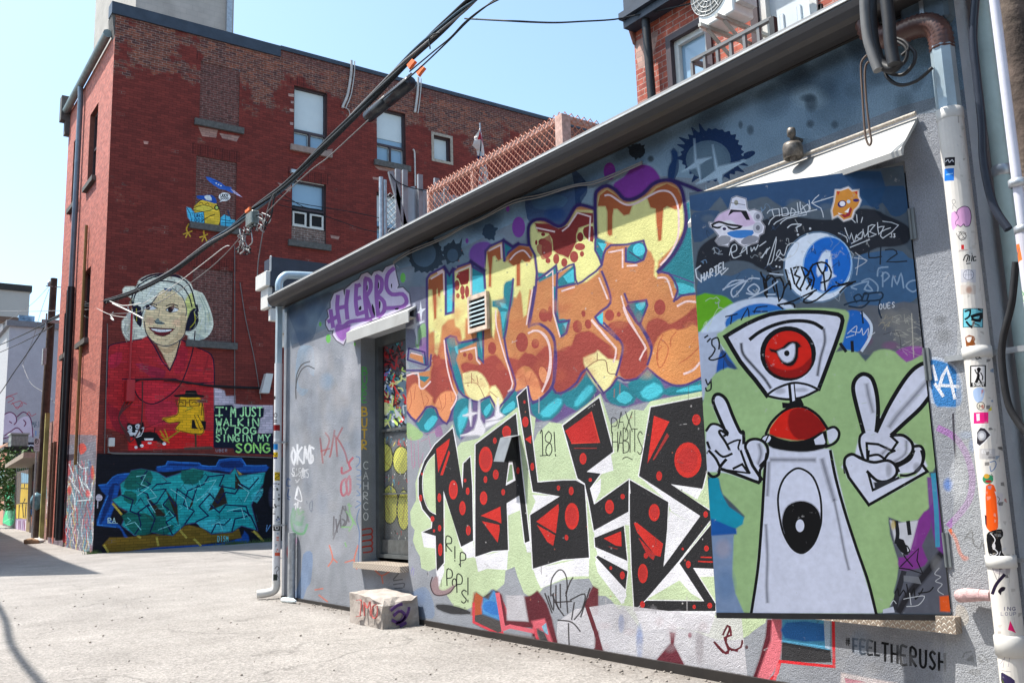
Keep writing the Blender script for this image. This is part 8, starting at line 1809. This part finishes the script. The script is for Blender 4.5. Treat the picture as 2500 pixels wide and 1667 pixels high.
# weeds at the brick wall foot
b=MB()
for cx,cy,n in ((BX-.05,BY-.1,90),(9.3,BY-.15,260),(10.2,BY-.12,160)):
    for i in range(n):
        x=cx+q.gauss(0,.25 if n>100 else .1); y=cy-abs(q.gauss(0,.05)); z=zg(x,y); h_=q.uniform(.04,.14); a=q.uniform(0,6.3); b.add([(x-.006,y,z),(x+.006,y,z),(x+.05*math.cos(a),y+.05*math.sin(a),z+h_)],[(0,1,2)])
tag(b.build('weeds',mat('weed_green',(.07,.13,.03),.7,nscale=5,namt=.4),fix=False),'short green weeds at the foot of the brick wall','weeds',kind='stuff')
# pebbles and crumbs
b=MB(); q=random.Random(14)
for i in range(420):
    if i<260: yy=q.uniform(2.8,12); xx=4.77-abs(q.gauss(0,.12))
    else: xx=q.uniform(-1,4.6); yy=q.uniform(5,16)
    s_=q.uniform(.004,.014); b.blob((xx,yy,s_*.5),(s_,s_*.8,s_*.6),6,jit=.3)
tag(b.build('loose_gravel',mat('gravel',(.30,.27,.24),.9,nscale=40,namt=.4)),'loose grit and crumbs scattered on the alley and along the garage foot','gravel',kind='stuff')
gr=thing('sky_blocker_row','added unseen blue-grey row on the left that blocks sky light from the alley','garage',(-4,3,0))  # row added out of view to cut sky light on the graffiti wall
b=MB(); b.box(-11,-14,-.3,-4,19,6.5); b.build('wall',mat('blue_grey_siding',(.17,.20,.23),.8),gr)
b=MB(); b.box(-11.1,-14.1,6.5,-3.85,19.1,6.7); b.build('roof',m_flash,gr)
for k in range(6): b=MB(); b.box(-4.03,-12+5*k,0,-3.97,-9+5*k,2.5); b.build('blocker_door',mat('dull_blocker_door',(.30,.29,.27),.6),gr)
# building out of frame on the left whose shadow falls on the alley
lb=thing('left_building','plain brick building on the left side of the alley casting the shadow','building',(-2,24,0))
b=MB(); H_=12.0; b.prism([(-8,30.5,-.3),(-.6,24.0,-.3),(.9,50,-.3),(-8,50,-.3)],(0,0,H_+.3)); b.build('wall',MATS['plain_house_brick'],lb)
b=MB(); b.prism([(-8.1,30.4,H_),(-.55,23.9,H_),(.96,50.1,H_),(-8.1,50.1,H_)],(0,0,.2)); b.build('roof',m_flash,lb); b=MB(); b.box(-1.6,26.2,H_+.201,-1.0,27.2,H_+.8); b.build('chimney',MATS['plain_house_brick'],lb)
for k in range(3): b=MB(); b.box(-.6+.057*(2+6*k)-.12,26+6*k,3,-.6+.057*(2+6*k)+.14,27.2+6*k,4.8); b.build('window',m_glass,lb)
# ------------------------------------------------------------------ overhead cables, in the upright plane between the two poles
CA,CB=np.array([5.6,37.0,0]),np.array([5.35,1.9,0]); CN=np.cross(CB-CA,[0,0,1.]); CN/=np.linalg.norm(CN)
def onc(x,y,off=0): return hitp(x,y,CA+CN*off,CN)
main=[(112,788),(190,752),(290,727),(400,675),(500,602),(560,562),(610,520),(690,460),(780,370),(870,277),(960,182),(1050,95),(1130,20),(1180,-22),(1290,-110)]
cb=thing('cable_bundle','thick bundle of black overhead cables with a long black splice case and orange tags','cable',tuple(float(v) for v in onc(610,520)))
ctr=[np.array(p) for p in crs([onc(x,y) for x,y in main],8)]
mc=[m_cable,mat('blue_black_cable',(.03,.06,.09),.3),m_cgrey]
for k in range(5):
    b=MB(); P=[]
    for i,p in enumerate(ctr):
        a=k*2*math.pi/5+i*.13; R_=.045+.006*math.sin(i*.5+k); P.append(p+np.array([math.cos(a)*R_*.5,math.cos(a)*R_*.2,math.sin(a)*R_]))
    b.tube(P,[.027,.030,.021,.015,.016][k],7); b.build('cable',mc[0 if k<3 else (1 if k==3 else 2)],cb)
s0,s1=onc(898,286),onc(1004,200)
b=MB(); ax_=s1-s0; L0=np.linalg.norm(ax_); ax_/=L0
b.lathe(s0,[(0,0),(.07,0),(.085,.02),(.085,L0*.5-.01),(.075,L0*.5),(.085,L0*.5+.01),(.085,L0-.02),(.07,L0),(0,L0)],ax_,18); b.build('splice_case',mat('splice_black',(.02,.02,.024),.3,nscale=20,namt=.2),cb)
b=MB()
for i in range(26):
    p=s0+ax_*L0*(i/25.)+np.array([0,0,.10]); b.disc(p,ax_,.02,.012,8)
b.split('tie_bead',m_cgrey,cb,gap=-.3)
for (x,y) in ((1001,157),(1023,173)):
    p=onc(x,y,.03); b=MB(); d_=ax_; b.prism([p-d_*.09+np.array([0,0,.03]),p+d_*.05+np.array([0,0,.05]),p+d_*.13+np.array([0,0,-.01]),p+d_*.03+np.array([0,0,-.03]),p-d_*.03+np.array([0,0,-.05])],(.05,.03,.0)); b.build('orange_tag',m_orange,cb)
b=MB(); p=onc(618,530,.06); b.box(p[0]-.08,p[1]-.16,p[2]-.16,p[0]+.05,p[1]+.16,p[2]+.08); b.build('junction_box',mat('clear_grey_box',(.15,.17,.155),.3,nscale=12,namt=.35),cb,bev=.015)
b=MB()
for P in ([(640,520),(660,530),(655,545),(640,535),(625,527)],[(606,560),(598,585),(606,610),(596,600),(590,575)],[(585,560),(588,590),(580,612)],[(612,560),(616,590),(606,602)]): b.tube(crs([onc(x,y,.05) for x,y in P],5),.009,6)
b.split('white_wire_curl',mat('dull_white_wire',(.38,.38,.37),.5),cb)
b=MB()
for P in ([(664,475),(655,520),(640,540),(630,530)],[(668,478),(668,500),(655,530),(645,545)],[(350,690),(330,700),(345,712)],[(212,757),(205,770),(220,775),(236,757)],[(190,755),(200,735),(222,745)],[(1050,120),(1050,90),(1075,80)],[(240,740),(260,735),(245,760),(232,748)]): b.tube(crs([onc(x,y,.04) for x,y in P],6),.009,6)
b.split('slack_loop',m_cable,cb,gap=0)
b=MB()
q=random.Random(91)
for i in range(34):
    x=q.uniform(584,650); y=545-.62*(x-610)+q.uniform(-6,34) if i<20 else q.uniform(572,612); x=x if i<20 else q.uniform(582,608)
    P=[(x,y),(x+q.uniform(-7,7),y+q.uniform(2,9)),(x+q.uniform(-9,9),y+q.uniform(4,16)),(x+q.uniform(-7,7),y+q.uniform(8,20))]
    b.tube(crs([onc(a_,b_,q.uniform(0,.12)) for a_,b_ in P],4),q.uniform(.007,.014),5,m=q.choice([0,0,1,2]))
b.build('wire_tangle',[m_cable,m_cgrey,MATS['dull_white_wire']],cb)
b=MB(); b.tube(crs([onc(x,y,.06) for x,y in [(675,472),(668,490),(664,520),(656,540),(648,547),(643,538),(640,526),(632,524),(624,528)]],5),.013,6); b.build('service_loop',m_cable,cb)
b=MB(); b.tube(crs([onc(x,y,.08) for x,y in [(668,473),(655,505),(646,545),(638,590),(630,645),(628,700)]],5),.009,6); b.build('hanging_wire',m_cgrey,cb)
b=MB(); p=onc(607,513,.05); b.bar(p-ax_*.12,p+ax_*.1,.05,.05); b.build('orange_tag',m_orange,cb)
b=MB()
for i in range(24):
    q=random.Random(i); t=q.randrange(8,40); p=ctr[t]; u=np.array([q.gauss(0,.05),q.gauss(0,.08),q.gauss(-.03,.08)]); b.tube([p,p+u*.6+np.array([0,0,.03]),p+u],.005,4)
b.split('wire_end',m_cgrey,cb,gap=-.3)
b=MB()
for P,w in (([(275,741),(312,758),(350,778)],.02),([(268,735),(300,746),(345,740)],.012),([(270,770),(278,782),(270,775),(276,762)],.012),([(236,752),(250,760),(275,770),(310,775)],.008)): b.tube(crs([onc(x,y,.05) for x,y in P],4),w,6)
b.split('pale_wire_tail',m_white,cb,gap=0)
def wire(name,label,P,r,m=m_cable,off=.1,sm=6,grp='overhead wires strung along the alley'):
    b=MB(); b.tube(crs([onc(x,y,off) for x,y in P],sm),r,6); return tag(b.build(name,m),label,'cable',grp)
wire('overhead_wire','thin slack grey wire hanging just under the black splice case',[(900,293),(860,330),(800,385),(760,415),(700,470),(650,520)],.008,m_cgrey,.12)
wire('overhead_wire','pair of thin grey wires running beside the upper end of the cable bundle',[(1215,-5),(1150,45),(1090,105),(1010,180),(930,245)],.010,m_cable,.1)
wire('overhead_wire','loose curved wire crossing beside the top of the cable bundle toward the sky edge',[(1220,-2),(1180,20),(1135,55),(1100,92),(1060,125),(1000,175)],.009,m_cable,.2)
b=MB(); P=[onc(1135,46),onx(1250,52,5.0),onx(1350,56,6.0),onx(1420,53,6.8),onx(1500,48,7.5),onx(1562,36,7.8),onx(1640,20,7.85),onx(1735,-2,7.9)]
tag(b.tube(crs(P,6),.010,6).build('service_wire',m_cable),'single thin wire from the cable bundle to the eave of the red brick house','cable')
wire('service_wire','lower thick cable drooping from the utility pole to the left edge',[(114,790),(95,820),(60,872),(30,915),(0,960),(-40,1010)],.022,m_cable,0)
wire('service_wire','upper cable running from the utility pole to the left edge',[(113,788),(60,815),(0,842),(-60,868)],.022,m_cable,0)
wire('service_wire','second cable just under the upper one left of the utility pole',[(130,795),(70,828),(0,860),(-60,885)],.016,m_cable,.1)
wire('overhead_wire','long level grey wire crossing high over the far end of the alley',[(-40,758),(60,760),(150,758),(225,755)],.012,m_cgrey,0)
wire('overhead_wire','faint wire from the utility pole insulator down to the left edge',[(118,700),(80,740),(30,775),(-30,810)],.008,m_cgrey,0)
wire('overhead_wire','faint wire dropping steeply beside the utility pole insulator',[(120,705),(100,760),(80,830),(55,890)],.008,m_cgrey,0)
wire('overhead_wire','thin wire crossing in front of the woman mural to the junction box',[(270,766),(340,760),(420,720),(500,665),(560,610),(600,560)],.008,m_cgrey,.3)
wire('overhead_wire','pale thin wire parallel to the bundle over the red top of the mural',[(348,742),(420,700),(500,640),(545,605),(560,600)],.007,m_white,.3)
b=MB()
for P in ([(675,484),(700,490),(760,502),(860,518),(925,532)],[(665,470),(690,475),(740,505),(780,512)],[(680,500),(740,515),(800,530),(880,558),(925,568)]): b.tube(crs([ony(x,y,BY-.35) for x,y in P],4),.014,5)
b.split('service_wire',m_cable,bld,gap=-.5)
wire('service_wire','faint thin cables running from the utility pole past the pale building',[(55,890),(75,935),(110,960),(135,985)],.012,m_cgrey,-.3)
b=MB(); b.tube(crs([(-.2,24,6.6),(-.7,15.4,6.2),(-1.1,10.1,6.2),(-1.6,-4,6.9)],8),.04,6); tag(b.build('overhead_wire',m_cable),'overhead wire on the open side of the alley whose shadow crosses the ground','cable')
# ------------------------------------------------------------------ right-hand edge: poles, conduits and loops
def vat(x,y,a): p=onx(x,y,a); return float(p[1])
yw=vat(2500,300,4.42)
wp=thing('wood_post','weathered dark wooden post at the right edge beside the white conduit','post',(4.45,yw,0))
b=MB(); b.tube([(4.42,yw-.02,-.1),(4.42,yw-.02,3),(4.42,yw-.02,8)],[.075,.07,.065],12); b.build('shaft',mat('dark_split_wood',(.075,.055,.045),.95,nscale=9,namt=.7,bump=.9,bscale=25,dirt=.5,dirtcol=(.25,.2,.15)),wp)
yc=vat(2459,250,4.25)
cd=thing('white_conduit','slim white metal conduit covered with stickers at the right edge','conduit',(4.25,yc,0))
zj=float(onx(2482,565,4.25)[2])
b=MB(); b.tube([(4.25,yc,zj-.02),(4.25,yc,8)],.022,12); b.build('upper_pipe',mat('lilac_white_pipe',(.62,.62,.70),.35,nscale=5,namt=.1),cd)
CC=pipe_canvas(4.25,yc,.035,1.0); frame(2200,400,3.137)
CC.poly('845,625 905,612 928,735 856,765',(236,130,70)); CC.line('860,660 870,700 880,660 890,700 900,650',5,(60,90,110)); CC.poly('855,765 895,757 890,770 860,775',(30,30,30)); CC.poly('870,850 890,845 885,870 868,872',(30,30,34)); CC.poly('872,905 905,900 905,960 880,970',(220,120,170)); CC.poly('890,970 945,960 945,1060 900,1065',(206,210,200)); CC.line('890,980 910,970 940,1000 900,1030 940,1050',6,(80,160,100)); CC.poly('905,1240 960,1240 960,1500 925,1500',(40,44,52)); CC.line('915,1280 950,1300 920,1340 950,1380 930,1420 950,1470',9,(226,230,236))
frame(0,0,1); pipe_build(CC,.035,.0,zj,(206,204,212),cd,'lower_pipe')
b=MB()
for z in (zj,zj+.22): b.lathe((4.25,yc,z),[(.030,-.02),(.038,-.015),(.038,.015),(.030,.02)],(0,0,1),14)
b.split('collar',m_galv,cd)
ypp=vat(2425,250,4.95)
pp=thing('pale_pipe','pale green drain pipe in the recess behind the white conduit','pipe',(4.95,ypp,0))
b=MB(); b.tube([(4.95,ypp,.0),(4.95,ypp,7.5)],.045,14); b.build('pipe',mat('pale_green_pipe',(.40,.50,.48),.4,nscale=4,namt=.15),pp)
b=MB()
for z in (1.4,2.9,4.2): b.lathe((4.95,ypp,z),[(.046,-.03),(.053,-.02),(.053,.02),(.046,.03)],(0,0,1),14)
b.split('collar',m_galv,pp)
b=MB(); X_=4.7; P=[onx(x,y,X_) for x,y in [(2383,-20),(2376,90),(2385,190),(2397,300),(2402,400),(2425,500),(2462,560)]]; b.tube(crs(P,6),.022,8)
tag(b.build('thick_cable',mat('navy_cable',(.03,.035,.05),.3)),'thick dark blue cable running down the recess beside the downspout','cable')
b=MB(); P=[onx(x,y,4.55) for x,y in [(2480,640),(2470,740),(2450,820),(2446,880),(2460,980),(2485,1030),(2510,1060)]]; b.tube(crs(P,6),.018,8)
tag(b.build('thick_cable',m_black),'black cable bowing out below the sticker conduit at the right edge','cable')
# dark brick neighbour seen in the gap
nb=thing('neighbour_wall','dark brick neighbour wall in the gap at the right edge','wall',(5.6,1.5,0))
b=MB(); b.box(5.3,-3,0,5.6,2.0,9); b.build('wall',M_REDBR,nb)
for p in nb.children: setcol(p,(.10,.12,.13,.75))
# grey metal box above the downspout
q0=onx(2232,50,4.88); q1=onx(2352,60,4.88)
mb_=thing('metal_box','blue-grey metal cable box bolted above the downspout','box',(4.6,float(q1[1]),4.2))
zb2=float(q1[2]); b=MB(); b.box(4.72,float(q1[1]),zb2,4.9,float(q0[1]),zb2+.9); b.build('box',mat('blue_grey_enamel',(.10,.14,.17),.45,nscale=5,namt=.4,dirt=.5),mb_,bev=.02)
b=MB(); b.box(4.712,(float(q0[1])+float(q1[1]))/2-.012,zb2,4.719,(float(q0[1])+float(q1[1]))/2+.012,zb2+.9); b.build('seam',m_galv,mb_)
# black cable drops and loops
hl_=thing('hanging_hoses','two thick black corrugated cable drops with wire coils hanging from the eave','cable',(4.42,3.0,3.9))
def hz(P,x=4.42): frame(2000,0,4.704); r=[onx(a,b_,x) for a,b_ in pts(' '.join(f'{c} {d_}' for c,d_ in P))]; frame(0,0,1); return crs(r,6)
b=MB(); b.tube(hz([(520,-80),(530,200),(560,450),(620,650),(680,810)]),.028,10); b.build('hose',mat('grey_hose',(.12,.12,.12),.5),hl_)
b=MB(); b.tube(hz([(600,-80),(605,200),(620,420),(660,600),(720,740),(840,790),(930,700)],4.45),.028,10); b.build('hose',m_black,hl_)
b=MB(); b.tube(hz([(760,-80),(800,250),(820,520),(860,740)],4.40),.034,10); b.build('hose',m_black,hl_)
b=MB()
for P in ([(900,480),(1000,560),(990,700),(860,800),(750,780),(770,640),(880,560)],[(1040,540),(1100,620),(1080,740),(960,860),(800,840),(740,760)],[(740,780),(790,900),(930,980),(1120,930),(1300,780)],[(880,440),(980,480),(1030,560),(950,640)],[(700,560),(720,660),(760,720)]): b.tube(hz(P,4.5),.010,6)
b.split('wire_coil',m_black,hl_,gap=-.5)
b=MB()
b.tube(hz([(550,635),(495,700),(480,800),(500,1150),(520,1450),(540,1600),(575,1670),(600,1620),(580,1500),(545,1200),(525,900),(535,760),(570,710)],4.5),.006,6)
b.build('drop_wire',mat('brown_wire',(.12,.08,.06),.6),hl_)
# pink insulated pipe end by the threshold
P=[onx(x,y,4.74) for x,y in [(2344,1454),(2360,1452),(2395,1452)]]
b=MB(); b.tube([P[0]+np.array([.02,0,.0]),P[0],P[1],P[2]],[.02,.034,.036,.030],12); b.tube([P[2],P[2]+np.array([0,-.05,0])],.028,10); b.build('insulated_pipe_end',mat('pink_foam',(.50,.33,.33),.9,nscale=40,namt=.25,bump=.5),garage)
# broken kerb stone at the bottom edge
q=onx(2050,1650,4.70); b=MB(); b.blob((4.68,float(q[1])-.1,.02),(.10,.35,.10),10,jit=.25); tag(b.build('stone_lump',mat('pinkish_stone',(.52,.46,.44),.95,nscale=9,namt=.3,bump=.6)),'lump of pale pinkish stone against the garage foot below the stencil','stone')
bpy.context.view_layer.update()
